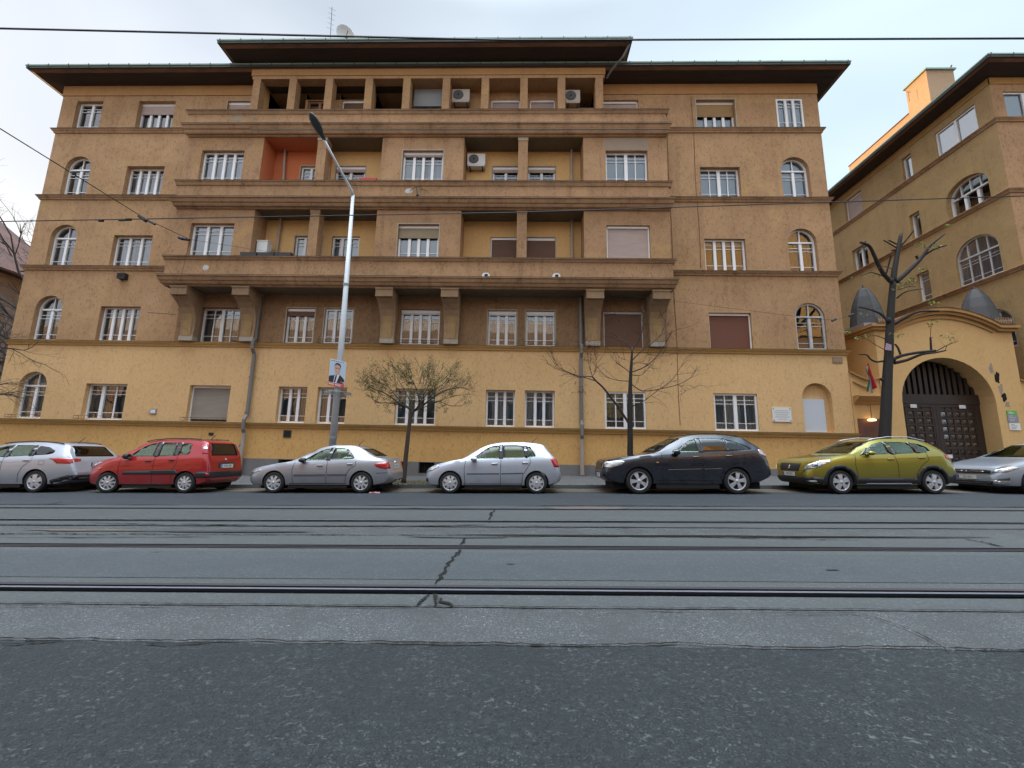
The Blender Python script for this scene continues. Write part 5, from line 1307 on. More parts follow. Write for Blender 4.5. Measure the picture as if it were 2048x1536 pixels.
def twigs(b, Q, every, ln, r, depth, rnd, tips, start=.25, **k):
    for i in range(int(len(Q) * start), len(Q), every):
        d = (Q[min(i + 1, len(Q) - 1)] - Q[i - 1]).normalized() + Vector((rnd.gauss(0, .7), rnd.gauss(0, .7), rnd.gauss(.1, .6)))
        grow(b, Q[i], d, ln * rnd.uniform(.6, 1.2), r, depth, rnd, tips, **k)

# --- small round pruned tree between the silver sedan and the silver hatchback
rnd = random.Random(21); Y = 14.55
cv = lambda x, y: (700 + x / 5.296, 700 + y / 5.296)
T = thing('small_tree', 'small tree with broad flat crown of yellow green buds, between the two silver cars', 'tree', tuple(on_y(808, 968, Y)))
b = MB(); b.smooth = True
limb_px(b, [(566, 1415), (585, 1200), (605, 1000), (625, 820), (645, 690), (672, 640)], Y, .085, .055, 0, cv, 10); b.build('trunk', M['bark'], T)
b = MB(); tips = []; mains = [([(672, 645), (590, 600), (500, 555), (440, 500), (330, 440), (230, 400), (160, 340)], .035, -.5), ([(680, 645), (750, 605), (850, 525), (960, 450), (1080, 410), (1200, 400), (1260, 420)], .040, .2),
         ([(860, 560), (950, 545), (1060, 590), (1180, 590)], .02, -.6), ([(660, 640), (560, 560), (480, 480), (400, 380), (330, 300)], .028, .6), ([(675, 640), (740, 580), (720, 480), (690, 380), (650, 300)], .028, -.7),
         ([(700, 630), (760, 520), (820, 400), (870, 300), (900, 220)], .026, .5), ([(780, 580), (800, 480), (960, 380), (1050, 290)], .022, -.4), ([(600, 600), (420, 560), (300, 560), (240, 520)], .018, -.8), ([(680, 640), (640, 540), (560, 400), (500, 300)], .024, .8), ([(690, 640), (800, 600), (1000, 520), (1150, 480)], .02, .9)]
for pts, r0, dy in mains:
    Q = limb_px(b, pts, Y, r0, .008, dy, cv, 6); twigs(b, Q, 2, .55, .009, 2, rnd, tips, .3, kids=3, spread=.75, up=.10)
# fine twigs filling the flattened crown
cc = on_y(*cv(700, 400), Y)
for k in range(190):
    while True:
        v = Vector((rnd.uniform(-1, 1), rnd.uniform(-1, 1), rnd.uniform(-1, 1)))
        if .35 < v.length < 1: break
    p = cc + Vector((v.x * 1.75, v.y * 1.3, v.z * .66 + .06)); grow(b, p, Vector((v.x, v.y, .3 + v.z * .6)), .42, .008, 1, rnd, tips, kids=3, spread=.8)
b.build('branches', M['twig'], T)
bb, b2 = MB(), MB(); lim = [p for p in tips if abs(p.x - cc.x) < 2.05 and -.95 < p.z - cc.z < .95]
for p in lim:
    for q in range(3): leafq(bb if rnd.random() < .55 else b2, p + Vector((rnd.gauss(0, .03), rnd.gauss(0, .03), rnd.gauss(0, .03))), rnd.uniform(.014, .030), rnd)
bb.f += [[i + len(bb.v) for i in f] for f in b2.f]; bb.v += b2.v; bb.m += [1] * len(b2.f); bb.sm += b2.sm
bb.build('crown', [M['bud'], M['bud2']], T)
b = MB(); np_ = on_y(*cv(645, 350), Y - .1)
for k in range(60):
    a = rnd.uniform(0, 6.28); r = rnd.uniform(.05, .14); b.tube([np_ + Vector((r * math.cos(a), r * math.sin(a), rnd.uniform(-.05, .05))), np_ + Vector((r * math.cos(a + 1.4), r * math.sin(a + 1.4), rnd.uniform(-.05, .05)))], .005, 3)
tag(b.build('bird_nest', M['twig_d']), 'dark twig nest in the crown of the small budding tree', 'nest')

# --- bare street tree behind the dark SUV
rnd = random.Random(5); Y = 14.5; cv = lambda x, y: (1060 + x / 4.8, 560 + y / 4.8)
T = thing('bare_tree', 'slender bare tree with spreading thin branches behind the dark blue SUV', 'tree', tuple(on_y(1260, 965, Y)))
b = MB(); b.smooth = True
tr = limb_px(b, [(958, 1960), (962, 1500), (958, 1250), (962, 1050), (968, 880), (975, 770), (982, 665)], Y, .105, .03, 0, cv, 10); b.build('trunk', M['bark_d'], T)
b = MB(); tips = []
LM = [([(945, 1370), (900, 1300), (840, 1210), (770, 1120), (700, 1030), (640, 975), (600, 930)], .042, .026, -.5, 0), ([(600, 930), (540, 925), (470, 932), (370, 890), (250, 850), (150, 790)], .02, .006, -.3, 1), ([(600, 925), (570, 830), (555, 720), (545, 600)], .015, .005, .3, 1),
      ([(605, 915), (635, 850), (625, 700)], .012, .005, .1, 1), ([(640, 972), (540, 940), (420, 905), (300, 850), (240, 780), (215, 690)], .018, .004, -.6, 1),
      ([(980, 668), (930, 600), (900, 480), (870, 400), (800, 300)], .018, .004, .3, 1), ([(984, 668), (1040, 590), (1075, 500), (1085, 400), (1100, 280)], .020, .004, -.3, 1), ([(975, 780), (1050, 700), (1150, 620), (1250, 530), (1300, 400), (1320, 260)], .022, .004, .4, 1),
      ([(975, 885), (1110, 830), (1220, 730), (1300, 610), (1370, 470)], .022, .004, -.4, 1), ([(965, 895), (900, 840), (830, 790), (760, 720)], .016, .004, .4, 1), ([(925, 770), (860, 745), (800, 690)], .010, .004, .4, 1), ([(965, 665), (890, 610), (830, 530)], .010, .004, .4, 1),
      ([(950, 972), (840, 962), (740, 930), (660, 850), (630, 790)], .015, .004, .7, 1), ([(975, 1000), (1080, 1065), (1250, 1045), (1430, 1000), (1550, 930), (1590, 870)], .020, .004, -.2, 1),
      ([(965, 1225), (1030, 1190), (1090, 1165), (1200, 1080), (1350, 970), (1420, 880), (1490, 760)], .018, .004, -.7, 1), ([(1430, 1005), (1500, 1060), (1620, 1010)], .008, .003, -.1, 1), ([(980, 912), (1070, 912), (1130, 850), (1200, 780)], .014, .004, .6, 1),
      ([(1080, 690), (1180, 720), (1330, 725), (1430, 660)], .010, .003, .2, 1), ([(1095, 1060), (1260, 1010)], .010, .004, -.1, 0), ([(985, 800), (1090, 800), (1190, 860)], .010, .004, .6, 1)]
for pts, r0, r1, dy, tw in LM:
    Q = limb_px(b, pts, Y, r0, r1, dy, cv, 6)
    if tw: twigs(b, Q, 2, .62, .0085, 2, rnd, tips, .25, kids=2, spread=.6, up=-.02, curl=.35)
b.build('branches', M['twig_d'], T)
b = MB()
for (x, y, sx, sy, n) in ((600, 600, 70, 60, 60), (570, 680, 40, 90, 40), (640, 720, 20, 70, 26), (540, 770, 20, 30, 16), (480, 1075, 45, 20, 26), (1360, 810, 8, 6, 4), (1455, 1062, 8, 12, 6), (1345, 520, 30, 30, 12), (455, 1000, 40, 30, 10)):
    for k in range(n): p = on_y(*cv(x + rnd.gauss(0, sx * .5), y + rnd.gauss(0, sy * .5)), Y + rnd.uniform(-.3, .3)); leafq(b, p, rnd.uniform(.02, .04), rnd)
b.build('dead_leaves', M['dead'], T)

# --- big black pollarded tree before the gatehouse
rnd = random.Random(9); Y = 14.7; cv = lambda x, y: (1660 + x / 3.27, 430 + y / 3.27)
T = thing('pollarded_tree', 'large black pollarded tree with stub branches in front of the arched gate', 'tree', tuple(on_y(1766, 965, Y)))
b = MB(); b.smooth = True
cg = lambda *p: p
Q = limb_px(b, [(345, 1760), (358, 1450), (368, 1250), (375, 1060), (385, 900), (393, 700), (402, 560), (412, 430)], Y, .185, .09, 0, cv, 16)
limb_px(b, [(412, 440), (425, 340), (445, 230), (465, 122)], Y, .10, .055, 0, cv, 12)
# knuckles and burrs
for (x, y, r) in ((338, 1075, .05), (420, 945, .06), (382, 690, .09), (402, 430, .08)):
    p = on_y(*cv(x, y), Y - .05); b.lathe([(0, -r), (r * .7, -r * .7), (r, 0), (r * .7, r * .7), (0, r)], lambda X, Y_, h: (p.x + X, p.y + Y_, p.z + h * 1.4), 8)
b.build('trunk', M['bark_d'], T)
b = MB(); tips = []
for pts, r0, r1, dy in [([(395, 435), (340, 370), (300, 290), (265, 215), (235, 190), (200, 180)], .075, .04, -.5), ([(435, 435), (510, 370), (590, 290), (640, 220), (680, 180), (755, 120)], .085, .02, -.3), ([(600, 275), (680, 225), (765, 198)], .04, .018, -.5),
        ([(375, 690), (330, 645), (250, 615), (185, 600)], .05, .02, .3), ([(425, 712), (500, 668), (590, 632), (715, 628)], .055, .03, -.6), ([(420, 940), (470, 920), (560, 902), (690, 888)], .06, .045, -.3), ([(420, 968), (500, 950), (600, 912), (690, 900), (760, 885)], .06, .02, -.5),
        ([(662, 888), (660, 850), (657, 800)], .035, .028, 0), ([(657, 800), (660, 740), (670, 700)], .008, .005, 0), ([(350, 955), (300, 960), (262, 940), (240, 915), (190, 912)], .035, .018, -.2), ([(462, 915), (445, 870), (425, 845)], .035, .03, .1), ([(350, 165), (395, 190), (435, 215)], .022, .025, 0),
        ([(385, 165), (435, 190)], .022, .022, .1), ([(462, 205), (510, 150), (547, 103)], .035, .018, -.2), ([(365, 395), (385, 320), (400, 265)], .025, .02, -.2), ([(350, 400), (290, 380), (250, 378), (195, 405)], .022, .008, .2), ([(435, 545), (500, 500), (605, 483)], .028, .012, -.3),
        ([(405, 352), (350, 335), (300, 330)], .012, .006, .3), ([(355, 880), (300, 850), (245, 815), (200, 805)], .013, .005, -.2), ([(370, 815), (300, 790), (200, 795), (150, 805)], .016, .005, .1), ([(700, 888), (770, 850), (840, 825)], .02, .006, -.1), ([(755, 885), (765, 855), (790, 838)], .01, .005, 0),
        ([(440, 490), (520, 468), (565, 467)], .014, .006, .1), ([(405, 232), (420, 228), (440, 236)], .03, .03, 0), ([(564, 268), (575, 290)], .05, .03, 0), ([(215, 185), (235, 172)], .03, .02, 0)]:
    Q = limb_px(b, pts, Y, r0, r1, dy, cv, 8)
    if r1 < .012: twigs(b, Q, 3, .3, .005, 1, rnd, tips, .4, kids=2)
b.build('branches', M['bark_d'], T)
b = MB()
for (x, y, sx, sy, n) in ((560, 190, 22, 14, 26), (600, 195, 30, 20, 30), (690, 205, 40, 20, 36), (470, 460, 50, 22, 60), (520, 430, 40, 25, 46), (600, 360, 40, 12, 26), (415, 490, 12, 5, 12), (770, 65, 22, 8, 24), (120, 765, 24, 8, 30), (180, 800, 24, 8, 20), (240, 790, 40, 8, 20), (670, 570, 36, 14, 40), (690, 690, 40, 12, 26), (650, 715, 24, 8, 12),
        (460, 790, 40, 16, 24), (770, 800, 40, 22, 40), (140, 405, 5, 10, 8), (330, 340, 50, 30, 16), (200, 640, 12, 14, 8), (245, 660, 16, 10, 8), (300, 400, 70, 12, 12), (395, 770, 8, 12, 8)):
    for k in range(int(n * 1.15)): p = on_y(*cv(x + rnd.gauss(0, sx * .6), y + rnd.gauss(0, sy * .6)), Y + rnd.uniform(-.3, .3)); leafq(b, p, rnd.uniform(.022, .045), rnd)
b.build('leaves', M['leaf'], T)
b = MB(); p = on_y(1776, 694, Y - .17); b.prism([(p.x - .12, p.z - .1), (p.x + .1, p.z - .13), (p.x + .12, p.z + .08), (p.x - .05, p.z + .14)], p.y - .01, p.y, lambda u, v, d: (u, d, v)); tag(b.build('pinned_note', simple('faded_pink_paper', (0.36, 0.26, 0.34), .7)), 'faded pinkish paper stuck on the black trunk before the gate', 'note')

# --- bare trees at the left edge
def lefttree(lab, X, Y, seed, H, aim, mat='twig_d', r=.16, spread=.5, n_limbs=9, dlen=1.0):
    rnd = random.Random(seed); z0 = gz(X)
    T = thing('bare_tree', lab, 'tree', (X, Y, z0)); b = MB(); b.smooth = True; tips = []
    pts = [Vector((X, Y, z0 - .1)), Vector((X + .1, Y, z0 + H * .3)), Vector((X - .1, Y + .1, z0 + H * .6)), Vector((X + .1, Y, z0 + H * .95))]
    b.tube(pts, [r, r * .8, r * .55, r * .2], 10); b.build('trunk', M['bark_d'], T); b = MB()
    for k in range(n_limbs):
        s = .28 + .7 * k / n_limbs; i = min(int(s * 3), 2); f = s * 3 - i; p = pts[i].lerp(pts[i + 1], min(f, 1)); a = rnd.uniform(-.9, .9) + (0 if k % 2 else 3.14)
        d = Vector((math.cos(a), math.sin(a) * .6, rnd.uniform(.1, .8))); grow(b, p, d, H * .32 * dlen * rnd.uniform(.8, 1.2), r * .3, 4, rnd, tips, .05, .5, 3, .68, .3)
    b.build('branches', M[mat], T)
lefttree('bare dark tree before the old house at the left edge of the picture', -27.4, 22.0, 3, 11.2, 0, r=.24, n_limbs=18)
lefttree('second bare tree farther back beside the old house roof', -31.0, 25.5, 8, 15.5, 0, 'twig', r=.24, n_limbs=14)
lefttree('bare tree outside the left edge whose twigs cross the ground floor corner', -20.2, 14.4, 14, 6.0, 0, r=.1, n_limbs=8, dlen=.85)
# ------------------------------------------------------------------ cars
def paint(name, col, metal=.55, rough=.32, coat=1.0):
    m, t, b = new_mat(name); N = NT(t); v = N.mapping()
    fl = N.noise(v, 320, 2, .6); dirt = N.noise(N.mapping((1, 1, 2)), 3.0, 4, .6)
    sp = N.n('ShaderNodeSeparateXYZ'); tc = N.n('ShaderNodeTexCoord'); N.l(tc.outputs['Object'], sp.inputs[0])
    low = N.ramp(sp.outputs['Z'], .18, .62, (1, 1, 1, 1), (0, 0, 0, 1))
    c = N.mix(N.math('MULTIPLY', fl, .25), (*col, 1), tuple(q * .75 for q in col) + (1,))
    f = N.math('MULTIPLY', N.math('MULTIPLY', low, N.ramp(dirt, .3, .7)), .45)
    c = N.mix(f, c, (0.13, 0.12, 0.11, 1))
    N.l(c, b.inputs['Base Color']); b.inputs['Metallic'].default_value = metal
    N.l(N.math('ADD', N.math('MULTIPLY', dirt, .12), rough), b.inputs['Roughness'])
    b.inputs['Coat Weight'].default_value = coat; b.inputs['Coat Roughness'].default_value = .05
    return m
M['tyre'] = simple('tyre_rubber', (0.016, 0.016, 0.017), .85)
M['trim'] = simple('black_car_plastic', (0.018, 0.019, 0.022), .55)
M['seam'] = simple('panel_gap', (0.012, 0.012, 0.013), .9)
M['chrome'] = simple('bright_trim', (0.75, 0.76, 0.78), .15, 1.0)
M['rim'] = simple('silver_wheel', (0.55, 0.56, 0.59), .32, .35)
M['rim_dark'] = simple('dark_wheel_gaps', (0.02, 0.02, 0.022), .6)
M['interior'] = simple('car_interior', (0.035, 0.035, 0.038), .85)
M['seat'] = simple('seat_fabric', (0.05, 0.05, 0.055), .9)
M['lamp_red'] = simple('red_lamp_lens', (0.42, 0.012, 0.02), .12, 0, .6, 1.0)
M['lamp_w'] = simple('clear_headlamp', (0.62, 0.66, 0.70), .12, .6, .6, 1.0)
M['lamp_d'] = simple('headlamp_inside', (0.20, 0.22, 0.25), .2, .7)
M['amber'] = simple('amber_lens', (0.6, 0.2, 0.02), .2)
M['plate'] = simple('number_plate', (0.66, 0.67, 0.68), .4)
M['plate_b'] = simple('plate_blue_band', (0.02, 0.06, 0.35), .4)
M['ink'] = simple('plate_lettering', (0.02, 0.02, 0.025), .5)
M['pblack'] = simple('glossy_black_panel', (0.01, 0.01, 0.012), .1, 0, .5, 1.0)

def interp(pts, x):
    """smooth interpolation through control points (monotone-ish Catmull-Rom)"""
    if x <= pts[0][0]: return pts[0][1]
    if x >= pts[-1][0]: return pts[-1][1]
    for i in range(len(pts) - 1):
        if pts[i][0] <= x <= pts[i + 1][0]:
            x0, y0 = pts[i]; x1, y1 = pts[i + 1]; t = (x - x0) / (x1 - x0)
            d = (y1 - y0) / (x1 - x0)
            def tan(j):
                if j == 0 or j == len(pts) - 1: return None
                a = (pts[j][1] - pts[j - 1][1]) / (pts[j][0] - pts[j - 1][0]); c = (pts[j + 1][1] - pts[j][1]) / (pts[j + 1][0] - pts[j][0])
                return 0 if a * c <= 0 else 2 * a * c / (a + c)
            m0 = tan(i); m1 = tan(i + 1); m0 = d if m0 is None else m0; m1 = d if m1 is None else m1; h = x1 - x0
            return (2*t**3-3*t**2+1)*y0 + (t**3-2*t**2+t)*h*m0 + (-2*t**3+3*t**2)*y1 + (t**3-t**2)*h*m1

def shell(P, inset=0.0, xr=None, zfloor=None, nx=64):
    """closed body volume from the side profile, shoulder line and plan widths"""
    b = MB(); x0, x1 = (0.0, P['L']) if xr is None else xr
    S = []
    xs = sorted({round(x0 + (x1 - x0) * (0.5 - 0.5 * math.cos(math.pi * k / nx)), 4) for k in range(nx + 1)}) if xr is None else [x0 + (x1 - x0) * k / nx for k in range(nx + 1)]
    NJ = None
    for x in xs:
        zt = interp(P['top'], x) - inset; zs = interp(P['belt'], x); zb = interp(P['bot'], x) if zfloor is None else zfloor
        ws = interp(P['wid'], x) - inset; wr = interp(P['wroof'], x) - inset
        zs = min(zs, zt - .02) if inset == 0 else min(zs, zt - .01)
        zb = min(zb, zs - .03)
        h = zs - zb; g = zt - zs; k = min(1.0, g / .30)      # k: 0 on bonnet/boot, 1 in the cabin
        wt = ws * .93 * (1 - k) + wr * k
        sec = [(0, zb), (ws * .80, zb), (ws * .95, zb + .05 * min(1, h / .3)), (ws * .985, zb + h * .25), (ws, zb + h * .50), (ws * .998, zb + h * .72), (ws * .978, zb + h * .90), (ws * .945, zs),
               (ws * .945 + (wt - ws * .945) * .10 - .004, zs + g * .10), (ws * .94 + (wt - ws * .94) * .5 + .006 * k, zs + g * .52), (wt + .004 * k, zs + g * .84), (wt * .94, zs + g * .955), (wt * .72, zs + g * .992), (wt * .36, zs + g * 1.0), (0, zs + g * 1.004)]
        full = sec + [(-y, z) for y, z in sec[-2:0:-1]]
        ids = [b.vert((x, y, z)) for y, z in full]; S.append(ids)
    n = len(S[0]); b.smooth = True
    for i in range(len(S) - 1):
        for k in range(n): b.fidx([S[i][k], S[i + 1][k], S[i + 1][(k + 1) % n], S[i][(k + 1) % n]])
    b.smooth = False; b.fidx(S[0]); b.fidx(S[-1][::-1])
    return b
def tmp_obj(b, name='tmp'):
    me = b.mesh(name, []); fix_normals(me); o = bpy.data.objects.new(name, me); COL.objects.link(o); return o
def inside(poly, u, v):
    c = False; n = len(poly)
    for i in range(n):
        (a, b_), (c2, d) = poly[i], poly[i - 1]
        if (b_ > v) != (d > v) and u < (c2 - a) * (v - b_) / (d - b_) + a: c = not c
    return c
def densify(poly, step):
    out = []
    for i in range(len(poly)):
        a, c = poly[i], poly[(i + 1) % len(poly)]; n = max(1, int(math.hypot(c[0] - a[0], c[1] - a[1]) / step))
        out += [(a[0] + (c[0] - a[0]) * k / n, a[1] + (c[1] - a[1]) * k / n) for k in range(n)]
    return out
def rounded(poly, r=.03, n=3):
    out = []; m = len(poly)
    for i in range(m):
        p, q, s = Vector(poly[i - 1]), Vector(poly[i]), Vector(poly[(i + 1) % m])
        a, c = (p - q), (s - q); rr = min(r, a.length * .45, c.length * .45); a = q + a.normalized() * rr; c = q + c.normalized() * rr
        for k in range(n + 1):
            t = k / n; out.append(tuple(a * (1 - t) ** 2 + q * 2 * t * (1 - t) + c * t * t))
    return out

class Car:
    def __init__(s, name, label, P, paint_m, X, Yside, yaw=0.0, glass='car_glass'):
        s.P = P; s.pm = paint_m; s.glass = M[glass]
        W = max(w for _, w in P['wid'])
        ax = (P['wf'] + P['wr']) / 2
        s.W = W; loc = (X, Yside + W, gz(X) + .006)
        # the car points towards -X; local x runs from its nose to its tail, local -y is the street side
        s.root = thing(name, label, 'car', loc, 'cars parked along the kerb', (0, -math.atan(SLOPE), R(yaw)))
        s.ax = ax
        s.outer = shell(P)
        me = s.outer.mesh('o', []); fix_normals(me); s.bvh = BVHTree.FromPolygons([v.co for v in me.vertices], [tuple(p.vertices) for p in me.polygons]); bpy.data.meshes.remove(me)
        s.cut_body()
    def off(s, me):
        for v in me.vertices: v.co.x -= s.ax
        return me
    def add(s, b, name, mat, parent=None):
        me = b.mesh(name, [mat] if not isinstance(mat, list) else mat); s.off(me)
        return link(name, me, parent or s.root, local=True)
    def cut_body(s):
        P = s.P; o = tmp_obj(s.outer, 'body_tmp')
        cx0, cx1 = P['cabin']
        cav = tmp_obj(shell(P, .045, (cx0, cx1), .42, 40), 'cav')
        cutters = [cav]
        for poly in P['win']:
            b = MB(); b.prism(rounded(poly, P.get('wr_', .035)), -1.2, 1.2, lambda u, v, d: (u, d, v)); cutters.append(tmp_obj(b))
        for key in ('wscreen', 'rscreen'):
            if key in P:
                (xa, xb, poly) = P[key]; b = MB(); b.prism(rounded(poly, .05), xa, xb, lambda u, v, d: (d, u, v)); cutters.append(tmp_obj(b))
        for xc in (P['wf'], P['wr']):
            for sd in (-1, 1):
                b = MB(); r = P['rw'] + P.get('gap', .045); n = 28
                P_ = [(xc + r * math.cos(2 * math.pi * k / n), P['rw'] + .0 + r * math.sin(2 * math.pi * k / n)) for k in range(n)]
                b.prism(P_, sd * (s.W - .30), sd * (s.W + .2), lambda u, v, d: (u, d, v)); cutters.append(tmp_obj(b))
        for c in cutters:
            m = o.modifiers.new('b', 'BOOLEAN'); m.operation = 'DIFFERENCE'; m.object = c; m.solver = 'EXACT'
        dg = bpy.context.evaluated_depsgraph_get(); dg.update()
        me = bpy.data.meshes.new_from_object(o.evaluated_get(dg))
        for c in cutters: bpy.data.objects.remove(c)
        bpy.data.objects.remove(o)
        me.materials.clear(); me.materials.append(s.pm); me.materials.append(M['interior'])
        # smooth shading on the skin, dark lining inside
        for p in me.polygons:
            c = p.center; outer = s.bvh.find_nearest(c)[3] < .012
            p.use_smooth = outer; p.material_index = 0 if outer else 1
        s.off(me); me.name = 'body'
        try: me.set_sharp_from_angle(angle=R(38))
        except Exception: pass
        s.body = link('body', me, s.root, local=True)
        # floor pan + dashboard + seats
        b = MB(); b.box(cx0 + .1, cx1 - .1, -s.W + .22, s.W - .22, .40, .46); s.add(b, 'cabin_floor', M['interior'])
        zr = max(z for _, z in P['top']); zb_ = interp(P['belt'], (cx0 + cx1) / 2)
        for (x, zt) in P['seats']:
            for sd in (-1, 1):
                b = MB(); y = sd * s.W * .44
                b.prism(rounded([(x - .5, .46), (x - .46, .62), (x - .02, .60), (x + .14, zt - .22), (x + .24, zt - .22), (x + .1, .46)], .04), y - .22, y + .22, lambda u, v, d: (u, d, v))
                b.prism(rounded([(x + .13, zt - .20), (x + .16, zt), (x + .25, zt), (x + .25, zt - .20)], .04), y - .13, y + .13, lambda u, v, d: (u, d, v))
                s.add(b, 'seat', M['seat'])
        b = MB(); x = P['seats'][0][0] - .62; b.prism(rounded([(x - .35, .6), (x - .35, zb_ - .02), (x + .02, zb_ + .01), (x + .1, zb_ - .15), (x + .05, .6)], .05), -s.W + .12, s.W - .12, lambda u, v, d: (u, d, v)); s.add(b, 'dashboard', M['interior'])
        b = MB(); cc = Vector((x + .2, -s.W * .44, zb_ + .02)); rot = Matrix.Rotation(R(65), 3, 'Y')
        b.tube([cc + rot @ Vector((.18 * math.cos(k * math.pi / 8), .18 * math.sin(k * math.pi / 8), 0)) for k in range(17)], .015, 6); s.add(b, 'steering_wheel', M['trim'])
    def drape(s, name, pts, mat, d=None, off=.004, th=.008, step=.06, parent=None, maxd=4.0):
        """panel lying on the body skin. pts: (x,z) for the side (d='L' street side / 'R'), or 3-D outline + ray direction"""
        if d in ('L', 'R'):
            sd = -1 if d == 'L' else 1; D = Vector((0, -sd, 0)); U = Vector((1, 0, 0)); V = Vector((0, 0, 1)); uv = [tuple(p) for p in pts]; org = Vector((0, sd * 2.0, 0))
        else:
            D = Vector(d).normalized(); V = Vector((0, 0, 1)); V = (V - D * V.dot(D)).normalized(); U = D.cross(V); org = -D * 6.0 + Vector((s.P['L'] / 2, 0, 0))
            uv = [(U.dot(Vector(p)), V.dot(Vector(p))) for p in pts]; org = org - U * U.dot(org) - V * V.dot(org)
        B = densify(uv, step); n = len(B); us = [p[0] for p in B]; vs2 = [p[1] for p in B]
        G = []; u = min(us) + step * .5
        while u < max(us):
            v = min(vs2) + step * .5
            while v < max(vs2):
                if inside(uv, u, v) and min(math.hypot(u - a, v - c) for a, c in B) > step * .35: G.append((u, v))
                v += step
            u += step
        vv, ee, ff, *_ = delaunay_2d_cdt([Vector(p) for p in B + G], [(i, (i + 1) % n) for i in range(n)], [list(range(n))], 1, 1e-6)
        hits = []
        for p in vv:
            o = org + U * p.x + V * p.y
            h = s.bvh.ray_cast(o, D, 12)
            if h[0] is None:
                q = s.bvh.find_nearest(o + D * (6.0 if d not in ('L', 'R') else 1.2)); hits.append((q[0], -D))
            else: hits.append((h[0], -D))
        b = MB(); b.smooth = True; m = len(vv)
        for co, nn in hits: b.v.append(tuple(co + nn * off))
        for co, nn in hits: b.v.append(tuple(co + nn * (off - th)))
        for f in ff: b.fidx(list(f)); b.fidx([i + m for i in f][::-1])
        b.smooth = False
        cnt = {}
        for f in ff:
            for i in range(len(f)): e = (f[i], f[(i + 1) % len(f)]); cnt[e] = 1
        for (a, c) in cnt:
            if (c, a) not in cnt: b.fidx([a, c, c + m, a + m])
        o = s.add(b, name, mat, parent); fix_normals(o.data); return o
    def line(s, name, pts, w=.014, mat=None, sides=('L',), parent=None, closed=False, off=.0025):
        """thin line (panel gap, trim) drawn along the side skin"""
        P_ = []
        for a, c in zip(pts[:-1], pts[1:]):
            n = max(1, int(math.hypot(c[0] - a[0], c[1] - a[1]) / .05)); P_ += [(a[0] + (c[0] - a[0]) * k / n, a[1] + (c[1] - a[1]) * k / n) for k in range(n)]
        P_.append(pts[-1])
        for sd in sides:
            sg = -1 if sd == 'L' else 1; b = MB(); row = []
            for i, p in enumerate(P_):
                q0, q1 = P_[max(i - 1, 0)], P_[min(i + 1, len(P_) - 1)]; dx, dz = q1[0] - q0[0], q1[1] - q0[1]; l = math.hypot(dx, dz) or 1; nx, nz_ = -dz / l * w / 2, dx / l * w / 2
                pr = []
                for e in (1, -1):
                    h = s.bvh.ray_cast(Vector((p[0] + e * nx, sg * 2, p[1] + e * nz_)), Vector((0, -sg, 0)), 4)
                    co = h[0] if h[0] is not None else Vector((p[0] + e * nx, sg * s.W * .9, p[1] + e * nz_)); pr.append(co + Vector((0, sg * off, 0)))
                row.append(pr)
            for i in range(len(row) - 1): b.face([row[i][0], row[i][1], row[i + 1][1], row[i + 1][0]])
            s.add(b, name, mat or M['seam'], parent)
    def windows(s, frame=True):
        for i, poly in enumerate(s.P['win']):
            big = rounded(poly, .035)
            for sd in ('L', 'R'):
                cx = sum(p[0] for p in poly) / len(poly); cz = sum(p[1] for p in poly) / len(poly)
                g = [(cx + (p[0] - cx) * 1.015, cz + (p[1] - cz) * 1.03) for p in big]
                s.drape('side_window', g, s.glass, sd, off=-.008, th=.003, step=.09)
        for key, nm, dx in (('wscreen', 'windscreen', 1), ('rscreen', 'rear_window', -1)):
            if key in s.P:
                xa, xb, poly = s.P[key]; poly = rounded(poly, .05)
                cz = sum(p[1] for p in poly) / len(poly)
                P3 = [((xa + xb) / 2, y * 1.01, cz + (z - cz) * 1.01) for y, z in poly]
                s.drape(nm, P3, s.glass if key == 'wscreen' else s.glass_r if hasattr(s, 'glass_r') else s.glass, (dx, 0, 0), off=-.006, th=.003, step=.12)
    def pillars(s, polys):
        for poly in polys: s.drape('window_pillar', poly, M['pblack'], 'L', off=.003, th=.005, step=.08); s.drape('window_pillar', poly, M['pblack'], 'R', off=.003, th=.005, step=.08)
    def wheel(s, x, side, style, steer=0.0):
        P = s.P; r = P['rw']; rr = P.get('rim', r * .66); wd = .20; sg = -1 if side == 'L' else 1
        y0 = sg * (s.W - .022)
        ca, sa = math.cos(steer), math.sin(steer)
        rnd_off = random.Random(x).uniform(0, 1)
        def T(u, v, h):   # h: depth towards the car
            X, Yy = u, sg * -h
            X2, Y2 = X * ca - Yy * sa, X * sa + Yy * ca
            return (x + X2, y0 + Y2, r + v)
        b = MB(); b.smooth = True
        b.lathe([(rr * .99, .012), (rr * 1.06, .004), (r * .90, -.004), (r * .97, .012), (r, .035), (r, wd - .03), (r * .95, wd), (rr, wd)], T, 32)
        o = s.add(b, 'wheel', M['tyre'])
        b = MB(); b.smooth = True; b.lathe([(rr * 1.03, .004), (rr * .985, .004), (rr * .94, .02), (rr * .92, .10)], T, 32)
        s.add(b, 'rim', M['rim'], o)
        b = MB(); b.lathe([(rr * .95, .075), (0, .085)], T, 24); s.add(b, 'brake_backing', M['rim_dark'], o)
        n, w0, w1, kind = style
